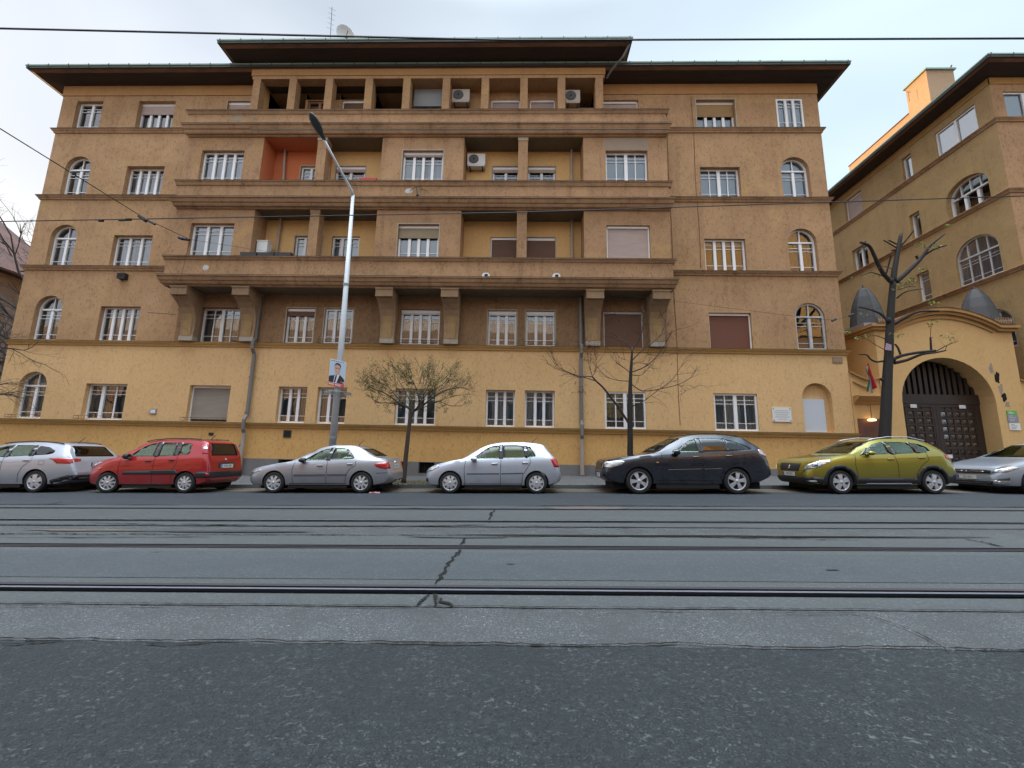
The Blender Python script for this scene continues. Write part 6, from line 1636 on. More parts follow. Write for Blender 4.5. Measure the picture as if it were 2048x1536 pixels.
        if kind == 'cap':    # flat plastic wheel cover with openings round the edge
            b = MB(); b.smooth = True; b.lathe([(rr * .95, .018), (rr * .80, .006), (rr * .4, -.002), (rr * .18, -.006), (0, -.008)], T, 32); c = s.add(b, 'wheel_cover', M['rim'], o)
            for k in range(n):
                a = 2 * math.pi * (k + rnd_off) / n; b = MB(); q = []
                for (da, ra) in ((-w0, .90), (w0, .90), (w1, .62), (-w1, .62)): q.append(T(rr * ra * math.cos(a + da), rr * ra * math.sin(a + da), .004 if ra > .8 else -.002))
                b.face(q); s.add(b, 'cover_opening', M['rim_dark'], c)
        else:
            for k in range(n):
                a = 2 * math.pi * (k + rnd_off) / n; b = MB(); pairs = [(-w0 * 1.0, -w1), (w0 * 1.0, w1)]
                def sp(a0, a1, wid0, wid1):
                    q = []
                    for (ra, aa, ww, hh) in ((.14, a0, wid0, -.004), (.55, (a0 + a1) / 2, (wid0 + wid1) / 2, .0), (.96, a1, wid1, .012)):
                        for e in (-1, 1):
                            cx_, cy_ = rr * ra * math.cos(aa), rr * ra * math.sin(aa); q.append((cx_ - e * ww * math.sin(aa), cy_ + e * ww * math.cos(aa), hh))
                    b.face([T(*q[0]), T(*q[1]), T(*q[3]), T(*q[2])]); b.face([T(*q[2]), T(*q[3]), T(*q[5]), T(*q[4])])
                    for e in (0, 1):
                        for i in (0, 2): b.face([T(*q[i + e]), T(*q[i + 2 + e]), T(q[i + 2 + e][0], q[i + 2 + e][1], .05), T(q[i + e][0], q[i + e][1], .05)])
                if kind == 'twin': sp(a - .05, a - w1, w0, w0 * .8); sp(a + .05, a + w1, w0, w0 * .8)
                else: sp(a, a, w0, w1)
                s.add(b, 'spoke', M['rim'], o)
        b = MB(); b.smooth = True; b.lathe([(rr * .20, .0), (rr * .17, -.010), (0, -.012)], T, 16); s.add(b, 'hub_cap', M['rim'], o)
        return o
    def wheels(s, style, steer=0.0):
        for x, st in ((s.P['wf'], steer), (s.P['wr'], 0)):
            for sd in ('L', 'R'): s.wheel(x, sd, style, st)
        # dark wheel wells and underside, carried low and wide to deepen the shade beneath
        b = MB(); P = s.P; b.box(.30, P['L'] - .30, -s.W + .32, s.W - .32, .12, .42); b.box(P['wf'] + P['rw'] + .12, P['wr'] - P['rw'] - .12, -s.W + .06, -s.W + .319, .15, .30); s.add(b, 'underbody', M['seam'])
    def mirror(s, x, z, mat, w=.16, h=.12, sides=('L', 'R')):
        for sd in sides:
            sg = -1 if sd == 'L' else 1; y = sg * (s.W * .93)
            b = MB(); b.smooth = True; secs = [(-.09, .55), (-.04, .95), (.03, 1.0), (.075, .92), (.085, .85)]; ids = []
            for dx, k in secs:
                ids.append([b.vert((x + dx, y + sg * .10 + sg * w * .5 * k * math.cos(2 * math.pi * q / 12) * 1.0, z + h * .5 * k * math.sin(2 * math.pi * q / 12))) for q in range(12)])
            for i in range(4):
                for q in range(12): b.fidx([ids[i][q], ids[i][(q + 1) % 12], ids[i + 1][(q + 1) % 12], ids[i + 1][q]])
            b.fidx(ids[0]); b.fidx(ids[-1][::-1]); m = s.add(b, 'door_mirror', mat)
            b = MB(); b.box(x - .04, x + .04, min(y - sg * .06, y + sg * .04), max(y - sg * .06, y + sg * .04), z - h * .45, z - h * .15); s.add(b, 'mirror_foot', M['trim'], m)
    def handle(s, x, z, mat=None, w=.17):
        for sd in ('L', 'R'): s.drape('door_handle', rounded([(x, z - .014), (x + w, z - .018), (x + w, z + .018), (x, z + .018)], .012), mat or s.pm, sd, off=.022, th=.02, step=.05)
    def plate_at(s, x, y, z, dirx, text, w=.52, h=.11, band=True, par=None):
        sg = -1 if dirx < 0 else 1
        T = lambda u, v, d: (x + sg * d - s.ax, y - sg * u * -1 if False else y + (u if sg > 0 else -u), z + v)
        b = MB(); b.box(-w / 2, w / 2, 0, .012, -h / 2, h / 2, lambda X, Y_, Z: (x + sg * Y_, y + (X if sg > 0 else -X), z + Z)); p = s.add(b, 'number_plate', M['plate'])
        if band:
            b = MB(); b.box(-w / 2 + .004, -w / 2 + .045, .0122, .014, -h / 2 + .004, h / 2 - .004, lambda X, Y_, Z: (x + sg * Y_, y + (X if sg > 0 else -X), z + Z)); s.add(b, 'plate_band', M['plate_b'], p)
        text_mesh(text, h * .82, lambda u, v, d: (x + sg * .0135 - s.ax, y + ((u * .9 + .02) if sg > 0 else -(u * .9 + .02)), z + v), M['ink'], 'lettering', p, True)
    def antenna(s, x, y, z, dx=.25, dz=.28):
        b = MB(); b.tube([(x, y, z - .02), (x, y, z + .02), (x + dx, y, z + dz)], [.02, .012, .004], 6); s.add(b, 'antenna', M['trim'])
    def rails(s, pts, mat, y, foot=True):
        for sg in (-1, 1):
            b = MB(); b.smooth = True; b.tube([(x, sg * y, z - .035 + .035 * (x in (pts[0][0], pts[-1][0]))) for x, z in pts], .014, 8); s.add(b, 'roof_rail', mat)
def seat2(x0, x1, z): return [(x0, z), (x1, z - .03)]
def arcpts(xc, r, zc, a0, a1, n=10): return [(xc + r * math.cos(R(a0 + (a1 - a0) * k / n)), zc + r * math.sin(R(a0 + (a1 - a0) * k / n))) for k in range(n + 1)]

YS = 12.17      # street-side face of the parked cars
# ---------------- small silver hatchback in the middle
P = dict(L=3.90, wf=.74, wr=3.20, rw=.30, rim=.205, cabin=(1.12, 3.55), seats=seat2(2.02, 2.85, 1.16),
    top=[(0, .56), (.05, .66), (.16, .745), (.42, .84), (.80, .925), (1.08, .975), (1.30, 1.12), (1.62, 1.305), (1.90, 1.405), (2.25, 1.455), (2.75, 1.46), (3.20, 1.425), (3.42, 1.37), (3.56, 1.20), (3.70, 1.03), (3.78, .96), (3.84, .80), (3.90, .60)],
    belt=[(0, .50), (.2, .68), (.5, .80), (1.08, .93), (2.0, .95), (3.0, .985), (3.5, 1.0), (3.75, .93), (3.9, .56)],
    bot=[(0, .30), (.15, .20), (.5, .19), (3.4, .19), (3.7, .24), (3.9, .36)],
    wid=[(0, .56), (.06, .66), (.18, .745), (.42, .80), (.8, .822), (2.0, .825), (3.1, .825), (3.5, .80), (3.75, .745), (3.85, .69), (3.9, .60)],
    wroof=[(1.0, .66), (1.9, .56), (3.0, .565), (3.5, .55), (3.8, .60)],
    win=[[(1.36, .965), (1.62, 1.17), (1.82, 1.30), (1.98, 1.345), (2.13, 1.355), (2.13, .975)], [(2.25, .98), (2.25, 1.36), (2.60, 1.365), (2.84, 1.345), (2.89, .995)], [(2.96, 1.0), (2.93, 1.335), (3.04, 1.31), (3.19, 1.06), (3.16, 1.02)]],
    wscreen=(.9, 1.85, [(-.62, 1.0), (.62, 1.0), (.52, 1.37), (-.52, 1.37)]), rscreen=(3.38, 3.95, [(-.55, 1.06), (.55, 1.06), (.47, 1.33), (-.47, 1.33)]))
silver = paint('silver_blue_paint', (0.44, 0.475, 0.55), .38, .30)
c = Car('parked_car', 'small pale silver five door hatchback in the middle, right of the budding tree', P, silver, -.80, YS, 0)
c.windows(); c.wheels((8, .16, .10, 'cap'))
c.pillars([[(2.13, .97), (2.13, 1.37), (2.25, 1.375), (2.25, .97)], [(2.89, .99), (2.84, 1.35), (2.93, 1.345), (2.96, .99)]])
c.line('door_gap', [(1.18, .93), (1.14, .70), (1.16, .25)]); c.line('door_gap', [(2.19, .95), (2.17, .25)]); c.line('door_gap', [(3.02, 1.0), (3.03, .85), (2.88, .62), (2.80, .50), (2.78, .25)])
c.line('side_moulding', [(1.22, .545), (2.15, .55)], .035, M['lamp_d']); c.line('side_moulding', [(2.20, .55), (2.82, .565)], .035, M['lamp_d']); c.line('sill_line', [(1.12, .27), (2.80, .27)], .018)
c.handle(1.92, .835); c.handle(2.80, .865); c.mirror(1.42, .965, silver, .15, .12)
for sg in (-1, 1): c.drape('headlight', [(.07, sg * .66, .60), (.03, sg * .40, .62), (.12, sg * .42, .72), (.36, sg * .74, .80), (.40, sg * .80, .74), (.16, sg * .76, .62)], M['lamp_w'], (.8, -sg * .9, 0), off=.006, step=.05)
c.drape('grille', [(0, -.30, .50), (0, .30, .50), (0, .28, .60), (0, -.28, .60)], M['trim'], (1, 0, 0), off=.006); c.drape('lower_grille', [(0, -.45, .30), (0, .45, .30), (0, .45, .42), (0, -.45, .42)], M['trim'], (1, 0, 0), off=.006)
for sg in (-1, 1): c.drape('fog_light', [(.05, sg * .52, .30), (.10, sg * .68, .32), (.10, sg * .70, .42), (.05, sg * .52, .42)], M['trim'], (.8, -sg * .6, 0), off=.006)
for sg in (-1, 1): c.drape('tail_light', [(3.86, sg * .52, .72), (3.70, sg * .76, .74), (3.60, sg * .76, .98), (3.78, sg * .52, 1.00)], M['lamp_red'], (-.8, -sg * .75, 0), off=.008, step=.05)
c.plate_at(3.895, 0, .66, 1, 'KXP-418'); c.antenna(3.10, 0, 1.44, .16, .16)
c.drape('rear_spoiler', [(3.36, -.5, 1.36), (3.36, .5, 1.36), (3.47, .48, 1.345), (3.47, -.48, 1.345)], silver, (0, 0, -1), off=.03, th=.03, step=.12)

# ---------------- dark blue SUV
P = dict(L=4.75, wf=.96, wr=3.675, rw=.362, rim=.245, gap=.05, cabin=(1.52, 4.42), seats=seat2(2.45, 3.35, 1.34),
    top=[(0, .72), (.04, .86), (.14, .945), (.5, 1.01), (1.0, 1.07), (1.42, 1.125), (1.75, 1.31), (2.10, 1.50), (2.35, 1.60), (2.75, 1.665), (3.3, 1.67), (3.85, 1.62), (4.10, 1.58), (4.30, 1.44), (4.48, 1.27), (4.58, 1.16), (4.65, .95), (4.75, .66)],
    belt=[(0, .64), (.2, .88), (.6, .96), (1.42, 1.08), (2.6, 1.10), (3.6, 1.14), (4.3, 1.2), (4.55, 1.08), (4.75, .62)],
    bot=[(0, .42), (.12, .34), (.5, .26), (1.3, .24), (3.3, .24), (4.2, .28), (4.6, .40), (4.75, .50)],
    wid=[(0, .62), (.06, .72), (.2, .82), (.5, .895), (1.0, .922), (2.4, .922), (3.7, .922), (4.3, .89), (4.55, .84), (4.68, .78), (4.75, .68)],
    wroof=[(1.4, .76), (2.3, .63), (3.4, .635), (4.1, .60), (4.6, .68)],
    win=[[(2.06, 1.16), (2.30, 1.37), (2.50, 1.49), (2.68, 1.53), (2.72, 1.16)], [(2.82, 1.17), (2.79, 1.54), (3.15, 1.555), (3.46, 1.54), (3.48, 1.19)], [(3.54, 1.19), (3.52, 1.53), (3.78, 1.47), (4.20, 1.27), (4.16, 1.225)]],
    wscreen=(1.2, 2.35, [(-.72, 1.16), (.72, 1.16), (.60, 1.56), (-.60, 1.56)]), rscreen=(4.02, 4.7, [(-.62, 1.26), (.62, 1.26), (.52, 1.52), (-.52, 1.52)]))
navy_p = paint('dark_blue_paint', (0.006, 0.010, 0.022), .1, .22)
c = Car('parked_car', 'large dark blue SUV with five spoke alloy wheels, in front of the bare tree', P, navy_p, 4.66, YS - .05, 0, 'car_glass')
c.glass_r = M['car_glass_d']; c.windows(); c.wheels((5, .032, .16, 'twin'))
c.pillars([[(2.70, 1.15), (2.66, 1.55), (2.80, 1.56), (2.83, 1.15)], [(3.47, 1.18), (3.46, 1.56), (3.52, 1.55), (3.55, 1.18)]])
for sd in ('L', 'R'):
    c.drape('tinted_window', rounded([(2.81, 1.165), (2.79, 1.545), (3.15, 1.56), (3.48, 1.545), (3.49, 1.185)], .03), M['car_glass_d'], sd, off=-.002, th=.003, step=.1)
    c.drape('tinted_window', rounded([(3.53, 1.185), (3.51, 1.535), (3.78, 1.475), (4.215, 1.272), (4.165, 1.22)], .03), M['car_glass_d'], sd, off=-.002, th=.003, step=.1)
c.line('door_gap', [(1.64, 1.12), (1.60, .80), (1.64, .30)]); c.line('door_gap', [(2.77, 1.14), (2.76, .30)]); c.line('door_gap', [(3.62, 1.18), (3.64, .95), (3.40, .80), (3.28, .62), (3.25, .32)])
c.line('side_moulding', [(1.70, .66), (2.74, .685)], .035, navy_p, off=.012); c.line('side_moulding', [(1.78, .672), (2.73, .696)], .012, M['chrome'], off=.014); c.line('side_moulding', [(2.79, .69), (3.26, .71)], .012, M['chrome'], off=.014)
c.handle(2.50, 1.02, navy_p); c.handle(3.42, 1.05, navy_p); c.mirror(2.02, 1.16, M['pblack'], .20, .17)
for sg in (-1, 1): c.drape('headlight', [(.12, sg * .50, .74), (.16, sg * .56, .88), (.42, sg * .84, .93), (.60, sg * .88, .90), (.50, sg * .88, .80), (.22, sg * .82, .72)], M['lamp_w'], (.75, -sg * .9, 0), off=.008, step=.05)
c.drape('grille', [(0, -.40, .66), (0, .40, .66), (0, .44, .88), (0, -.44, .88)], M['trim'], (1, 0, 0), off=.01)
for k in range(4): c.drape('grille_bar', [(0, -.40, .69 + k * .05), (0, .40, .69 + k * .05), (0, .40, .70 + k * .05), (0, -.40, .70 + k * .05)], M['chrome'], (1, 0, 0), off=.016, step=.15)
c.drape('lower_grille', [(0, -.55, .42), (0, .55, .42), (0, .55, .58), (0, -.55, .58)], M['trim'], (1, 0, 0), off=.008)
c.line('lower_cladding', [(1.45, .33), (3.18, .33)], .10, M['trim'], off=.004)
c.line('wheel_arch_lip', arcpts(.96, .42, .362, 8, 172, 16), .05, navy_p, off=.014); c.line('wheel_arch_lip', arcpts(3.675, .42, .362, 8, 172, 16), .05, navy_p, off=.014)
for sg in (-1, 1): c.drape('tail_light', [(4.62, sg * .60, 1.02), (4.50, sg * .84, 1.04), (4.36, sg * .84, 1.12), (4.38, sg * .80, 1.24), (4.52, sg * .60, 1.22)], simple('clear_red_lamp', (0.55, 0.42, 0.44), .12, .3, .6, 1.0), (-.8, -sg * .8, 0), off=.01, step=.06)
c.plate_at(-.012, 0, .50, -1, 'LRX-520'); c.plate_at(4.745, 0, .76, 1, 'LRX-520')
c.rails([(2.35, 1.63), (2.5, 1.70), (2.9, 1.735), (3.4, 1.73), (3.85, 1.67), (3.95, 1.62)], M['trim'], .56)
c.drape('rear_spoiler', [(3.98, -.56, 1.6), (3.98, .56, 1.6), (4.24, .52, 1.5), (4.24, -.52, 1.5)], navy_p, (0, 0, -1), off=.05, th=.03, step=.14)
for sg in (-1,): c.drape('side_repeater', [(1.46, .86), (1.53, .86), (1.53, .885), (1.46, .885)], M['amber'], 'L', off=.006, step=.03)

# ---------------- lime green crossover
P = dict(L=4.30, wf=.86, wr=3.46, rw=.33, rim=.225, gap=.055, cabin=(1.25, 3.98), seats=seat2(2.15, 3.05, 1.24),
    top=[(0, .66), (.04, .80), (.14, .90), (.45, .985), (.9, 1.05), (1.18, 1.095), (1.45, 1.23), (1.80, 1.40), (2.1, 1.50), (2.45, 1.56), (3.0, 1.565), (3.45, 1.52), (3.70, 1.46), (3.90, 1.30), (4.05, 1.13), (4.12, 1.04), (4.20, .84), (4.30, .62)],
    belt=[(0, .58), (.2, .80), (.5, .90), (1.18, 1.035), (2.2, 1.05), (3.2, 1.10), (3.8, 1.14), (4.08, 1.0), (4.30, .58)],
    bot=[(0, .36), (.12, .26), (.5, .21), (3.8, .21), (4.15, .32), (4.30, .42)],
    wid=[(0, .60), (.06, .70), (.18, .80), (.45, .86), (.9, .882), (2.2, .882), (3.4, .882), (3.9, .85), (4.15, .79), (4.24, .74), (4.30, .65)],
    wroof=[(1.1, .72), (2.1, .60), (3.2, .60), (3.8, .56), (4.1, .62)],
    win=[[(1.62, 1.085), (1.85, 1.27), (2.02, 1.37), (2.22, 1.43), (2.36, 1.44), (2.42, 1.10)], [(2.52, 1.105), (2.47, 1.445), (2.80, 1.45), (3.05, 1.425), (3.16, 1.13)], [(3.24, 1.135), (3.12, 1.42), (3.36, 1.385), (3.52, 1.30), (3.55, 1.20), (3.52, 1.155)]],
    wscreen=(1.0, 2.05, [(-.70, 1.12), (.70, 1.12), (.56, 1.47), (-.56, 1.47)]), rscreen=(3.6, 4.2, [(-.58, 1.16), (.58, 1.16), (.48, 1.42), (-.48, 1.42)]))
lime = paint('lime_green_paint', (0.30, 0.255, 0.028), .6, .28)
c = Car('parked_car', 'lime green crossover with black cladding and roof rails, before the black pollarded tree', P, lime, 10.22, YS + .08, 1.5)
c.windows(); c.wheels((5, .040, .20, 'twin'))
c.pillars([[(2.40, 1.09), (2.34, 1.45), (2.48, 1.46), (2.54, 1.09)], [(3.14, 1.12), (3.04, 1.44), (3.13, 1.435), (3.26, 1.13)], [(1.50, 1.06), (1.62, 1.08), (1.85, 1.28), (1.80, 1.28)]])
for sd in ('L', 'R'):
    c.drape('door_cladding', [(1.28, .22), (3.02, .22), (3.02, .40), (2.90, .44), (1.34, .44), (1.28, .40)], M['trim'], sd, off=.012, th=.012)
    for xc in (.86, 3.46): c.drape('arch_cladding', arcpts(xc, .385, .33, -12, 192, 18) + arcpts(xc, .475, .33, 192, -12, 18), M['trim'], sd, off=.014, th=.012, step=.07)
    c.drape('bumper_cladding', [(.02, .28), (.40, .24), (.42, .44), (.10, .47), (.02, .44)], M['trim'], sd, off=.010, th=.01)
    c.drape('bumper_cladding', [(3.94, .30), (4.28, .44), (4.28, .60), (3.92, .48)], M['trim'], sd, off=.010, th=.01)
    c.drape('sill_trim', [(1.50, .25), (1.58, .30), (2.80, .30), (2.88, .25)], M['grey'], sd, off=.02, th=.01)
c.drape('bumper_cladding', [(0, -.68, .28), (0, .68, .28), (0, .68, .46), (0, -.68, .46)], M['trim'], (1, 0, 0), off=.012); c.drape('bumper_cladding', [(4.3, -.68, .36), (4.3, .68, .36), (4.3, .68, .56), (4.3, -.68, .56)], M['trim'], (-1, 0, 0), off=.012)
c.drape('grille', [(0, -.40, .62), (0, .40, .62), (0, .46, .84), (0, -.46, .84)], M['trim'], (1, 0, 0), off=.014); 
b = MB(); 
c.drape('badge', [(0, -.05, .69), (0, 0, .67), (0, .05, .69), (0, .02, .73), (0, .05, .77), (0, 0, .79), (0, -.05, .77), (0, -.02, .73)], M['chrome'], (1, 0, 0), off=.03, step=.05)
for sg in (-1, 1):
    h = c.drape('headlight', [(.10, sg * .48, .66), (.16, sg * .52, .80), (.42, sg * .80, .93), (.66, sg * .87, .95), (.58, sg * .87, .86), (.26, sg * .80, .72)], M['lamp_w'], (.75, -sg * .9, .05), off=.010, step=.05)
    c.drape('headlight_bulb', [(.22, sg * .68, .74), (.34, sg * .76, .78), (.34, sg * .76, .86), (.22, sg * .68, .84)], M['lamp_d'], (.75, -sg * .9, .05), off=.013, step=.05, parent=h)
    c.drape('fog_trim', [(.10, sg * .55, .335), (.22, sg * .80, .34), (.22, sg * .80, .36), (.10, sg * .55, .355)], M['chrome'], (.75, -sg * .8, 0), off=.02, step=.05)
    c.drape('tail_light', [(4.18, sg * .56, .93), (4.06, sg * .80, .92), (3.92, sg * .84, 1.00), (3.90, sg * .80, 1.10), (4.06, sg * .56, 1.10)], M['lamp_red'], (-.75, -sg * .8, 0), off=.01, step=.05)
c.plate_at(-.022, 0, .53, -1, 'MPH-321'); c.plate_at(4.30, 0, .72, 1, 'MPH-321')
c.line('door_gap', [(1.36, 1.07), (1.30, .80), (1.34, .44)]); c.line('door_gap', [(2.46, 1.09), (2.50, .80), (2.48, .44)]); c.line('door_gap', [(3.38, 1.15), (3.40, .95), (3.16, .78), (3.02, .60), (2.98, .44)])
c.line('shoulder_crease', [(1.40, .93), (2.4, .97), (3.3, 1.0), (3.9, 1.02)], .008, lime); c.handle(2.24, .96, lime, .18); c.handle(3.12, 1.0, lime, .18); c.mirror(1.72, 1.13, lime, .20, .13)
c.rails([(1.98, 1.49), (2.15, 1.575), (2.6, 1.635), (3.2, 1.625), (3.55, 1.545), (3.65, 1.49)], simple('satin_rail', (0.62, 0.66, 0.68), .3, .6), .55)
c.antenna(3.45, 0, 1.52, .1, .08)

# ---------------- silver-beige liftback with the stepped tail
P = dict(L=4.18, wf=.84, wr=3.38, rw=.30, rim=.20, cabin=(1.32, 3.60), seats=seat2(2.15, 2.95, 1.13),
    top=[(0, .52), (.05, .62), (.16, .69), (.5, .775), (.9, .845), (1.26, .905), (1.50, 1.03), (1.85, 1.22), (2.10, 1.325), (2.45, 1.38), (2.9, 1.375), (3.20, 1.30), (3.50, 1.15), (3.74, 1.025), (3.84, .99), (4.02, .975), (4.08, .90), (4.13, .72), (4.18, .56)],
    belt=[(0, .46), (.2, .62), (.5, .73), (1.26, .865), (2.2, .895), (3.2, .93), (3.8, .93), (4.05, .90), (4.18, .52)],
    bot=[(0, .30), (.15, .20), (.5, .19), (3.6, .19), (4.0, .24), (4.18, .36)],
    wid=[(0, .56), (.06, .67), (.18, .755), (.45, .82), (.84, .85), (2.0, .855), (3.4, .85), (3.8, .82), (4.05, .75), (4.13, .70), (4.18, .62)],
    wroof=[(1.2, .68), (2.1, .56), (2.9, .565), (3.5, .55), (3.9, .66)],
    win=[[(1.62, .915), (1.85, 1.075), (2.05, 1.195), (2.22, 1.26), (2.36, 1.275), (2.33, .93)], [(2.42, .935), (2.46, 1.28), (2.72, 1.28), (2.90, 1.24), (3.12, 1.00), (3.10, .965)]],
    wscreen=(1.1, 2.1, [(-.66, .94), (.66, .94), (.52, 1.28), (-.52, 1.28)]), rscreen=(3.1, 3.8, [(-.58, 1.045), (.58, 1.045), (.49, 1.27), (-.49, 1.27)]))
sbei = paint('silver_grey_paint', (0.33, 0.335, 0.375), .4, .30)
c = Car('parked_car', 'silver grey liftback sedan with short stepped tail, under the street lamp', P, sbei, -5.86, YS + .02, 0)
c.windows(); c.wheels((8, .028, .036, 'single'))
c.pillars([[(2.31, .92), (2.34, 1.29), (2.47, 1.30), (2.43, .92)]])
c.line('door_gap', [(1.42, .88), (1.36, .66), (1.40, .26)]); c.line('door_gap', [(2.37, .91), (2.36, .26)]); c.line('door_gap', [(3.18, .94), (3.20, .80), (3.02, .66), (2.93, .50), (2.92, .26)])
c.line('side_moulding', [(1.42, .50), (2.34, .51)], .05, M['lamp_d'], off=.008); c.line('side_moulding', [(2.39, .51), (2.96, .515)], .05, M['lamp_d'], off=.008); c.line('sill_line', [(1.30, .27), (2.94, .27)], .02); c.line('rear_bumper_line', [(3.80, .56), (4.14, .58)], .02, M['lamp_d'])
c.handle(2.08, .78); c.handle(2.94, .82); c.mirror(1.66, .93, M['trim'], .17, .13)
for sg in (-1, 1):
    c.drape('headlight', [(.08, sg * .50, .52), (.10, sg * .54, .60), (.40, sg * .78, .68), (.44, sg * .80, .64), (.22, sg * .76, .56)], M['lamp_w'], (.75, -sg * .9, 0), off=.006, step=.05)
    c.drape('tail_light', [(4.12, sg * .54, .70), (4.02, sg * .76, .68), (3.80, sg * .83, .74), (3.74, sg * .83, .82), (3.86, sg * .80, .86), (4.08, sg * .54, .88)], M['lamp_red'], (-.7, -sg * .9, 0), off=.008, step=.05)
c.drape('rear_spoiler', [(3.78, -.6, 1.0), (3.78, .6, 1.0), (4.05, .58, .98), (4.05, -.58, .98)], sbei, (0, 0, -1), off=.03, th=.03, step=.14)
c.plate_at(4.135, 0, .74, 1, 'KGB-207' if False else 'HVT-207'); c.antenna(2.95, 0, 1.38, .17, .17)
c.drape('badge', [(4.1, -.04, .86), (4.1, 0, .90), (4.1, .04, .86), (4.1, 0, .88)], M['chrome'], (-1, 0, 0), off=.012, step=.05)

# ---------------- small red tall hatchback
P = dict(L=3.65, wf=.72, wr=3.02, rw=.295, rim=.195, cabin=(.98, 3.50), seats=seat2(1.85, 2.65, 1.22),
    top=[(0, .60), (.04, .72), (.14, .83), (.40, .93), (.72, 1.0), (.92, 1.045), (1.15, 1.20), (1.45, 1.40), (1.70, 1.505), (2.05, 1.55), (2.7, 1.555), (3.25, 1.51), (3.42, 1.45), (3.50, 1.25), (3.56, 1.05), (3.60, .92), (3.63, .75), (3.65, .55)],
    belt=[(0, .52), (.2, .74), (.5, .88), (.92, .985), (1.8, 1.0), (2.8, 1.03), (3.4, 1.05), (3.56, .96), (3.65, .5)],
    bot=[(0, .32), (.12, .22), (.5, .20), (3.3, .20), (3.55, .26), (3.65, .36)],
    wid=[(0, .62), (.06, .71), (.16, .765), (.42, .805), (.8, .82), (2.0, .822), (3.1, .822), (3.45, .80), (3.58, .76), (3.65, .70)],
    wroof=[(.9, .70), (1.7, .60), (2.8, .61), (3.4, .60), (3.6, .66)],
    win=[[(1.22, 1.03), (1.40, 1.21), (1.58, 1.34), (1.80, 1.42), (1.98, 1.435), (1.98, 1.04)], [(2.10, 1.04), (2.10, 1.44), (2.48, 1.44), (2.58, 1.40), (2.60, 1.10), (2.54, 1.055)], [(2.72, 1.10), (2.70, 1.39), (2.80, 1.42), (3.00, 1.405), (3.04, 1.16), (2.98, 1.085)]],
    wscreen=(.8, 1.68, [(-.64, 1.07), (.64, 1.07), (.54, 1.46), (-.54, 1.46)]), rscreen=(3.3, 3.7, [(-.58, 1.06), (.58, 1.06), (.51, 1.42), (-.51, 1.42)]))
redp_ = paint('bright_red_paint', (0.36, 0.008, 0.012), .15, .28)
c = Car('parked_car', 'small bright red tall hatchback nosed up to the silver estate car', P, redp_, -10.80, YS - .05, -1.0)
c.glass_r = M['car_glass_d']; c.windows(); c.wheels((9, .022, .030, 'single'), R(14))
c.pillars([[(1.97, 1.03), (1.95, 1.45), (2.11, 1.455), (2.11, 1.03)], [(2.58, 1.05), (2.56, 1.45), (2.72, 1.44), (2.73, 1.09)]])
for sd in ('L', 'R'): c.drape('door_rubbing_strip', rounded([(1.14, .53), (1.20, .62), (2.72, .66), (2.82, .56), (2.78, .53)], .03), M['trim'], sd, off=.012, th=.012)
c.line('door_gap', [(1.02, 1.0), (1.00, .7), (1.02, .26)]); c.line('door_gap', [(2.04, 1.03), (2.03, .26)]); c.line('door_gap', [(2.70, 1.08), (2.72, .85), (2.62, .62), (2.60, .26)])
c.handle(1.78, .90, M['trim']); c.handle(2.48, .93, M['trim'], .16); c.mirror(1.24, 1.04, M['trim'], .17, .16)
c.drape('rear_bumper_strip', [(3.64, -.80, .43), (3.64, .80, .43), (3.64, .80, .60), (3.64, -.80, .60)], M['trim'], (-1, 0, 0), off=.014)
for sd in ('L', 'R'): c.drape('rear_bumper_strip', [(3.30, .44), (3.64, .44), (3.64, .60), (3.34, .60), (3.30, .52)], M['trim'], sd, off=.014)
for sg in (-1, 1):
    c.drape('tail_light', [(3.52, sg * .64, 1.12), (3.42, sg * .76, 1.12), (3.36, sg * .74, 1.38), (3.46, sg * .62, 1.40)], M['lamp_red'], (-.8, -sg * .7, 0), off=.010, step=.05)
    c.drape('reverse_lamp', [(3.50, sg * .66, 1.24), (3.42, sg * .74, 1.24), (3.41, sg * .73, 1.32), (3.48, sg * .65, 1.32)], M['lamp_w'], (-.8, -sg * .7, 0), off=.016, step=.04)
    c.drape('reflector', [(3.60, sg * .68, .48), (3.58, sg * .76, .48), (3.58, sg * .76, .56), (3.60, sg * .68, .56)], M['lamp_red'], (-.8, -sg * .6, 0), off=.024, step=.04)
    c.drape('headlight', [(.06, sg * .52, .70), (.10, sg * .56, .84), (.38, sg * .72, .92), (.42, sg * .76, .86), (.18, sg * .74, .74)], M['lamp_w'], (.8, -sg * .85, 0), off=.006, step=.05)
c.drape('plate_recess', [(3.6, -.34, .70), (3.6, .34, .70), (3.6, .34, .86), (3.6, -.34, .86)], M['trim'], (-1, 0, 0), off=.006)
c.plate_at(3.645, 0, .75, 1, 'PZN-188'); c.drape('badge', [(3.6, -.045, .93), (3.6, 0, .975), (3.6, .045, .93), (3.6, 0, .90)], M['chrome'], (-1, 0, 0), off=.012, step=.05)
c.rails([(1.55, 1.475), (1.75, 1.555), (2.2, 1.60), (2.9, 1.595), (3.2, 1.54)], M['trim'], .58); c.antenna(3.05, 0, 1.53, .16, .17)

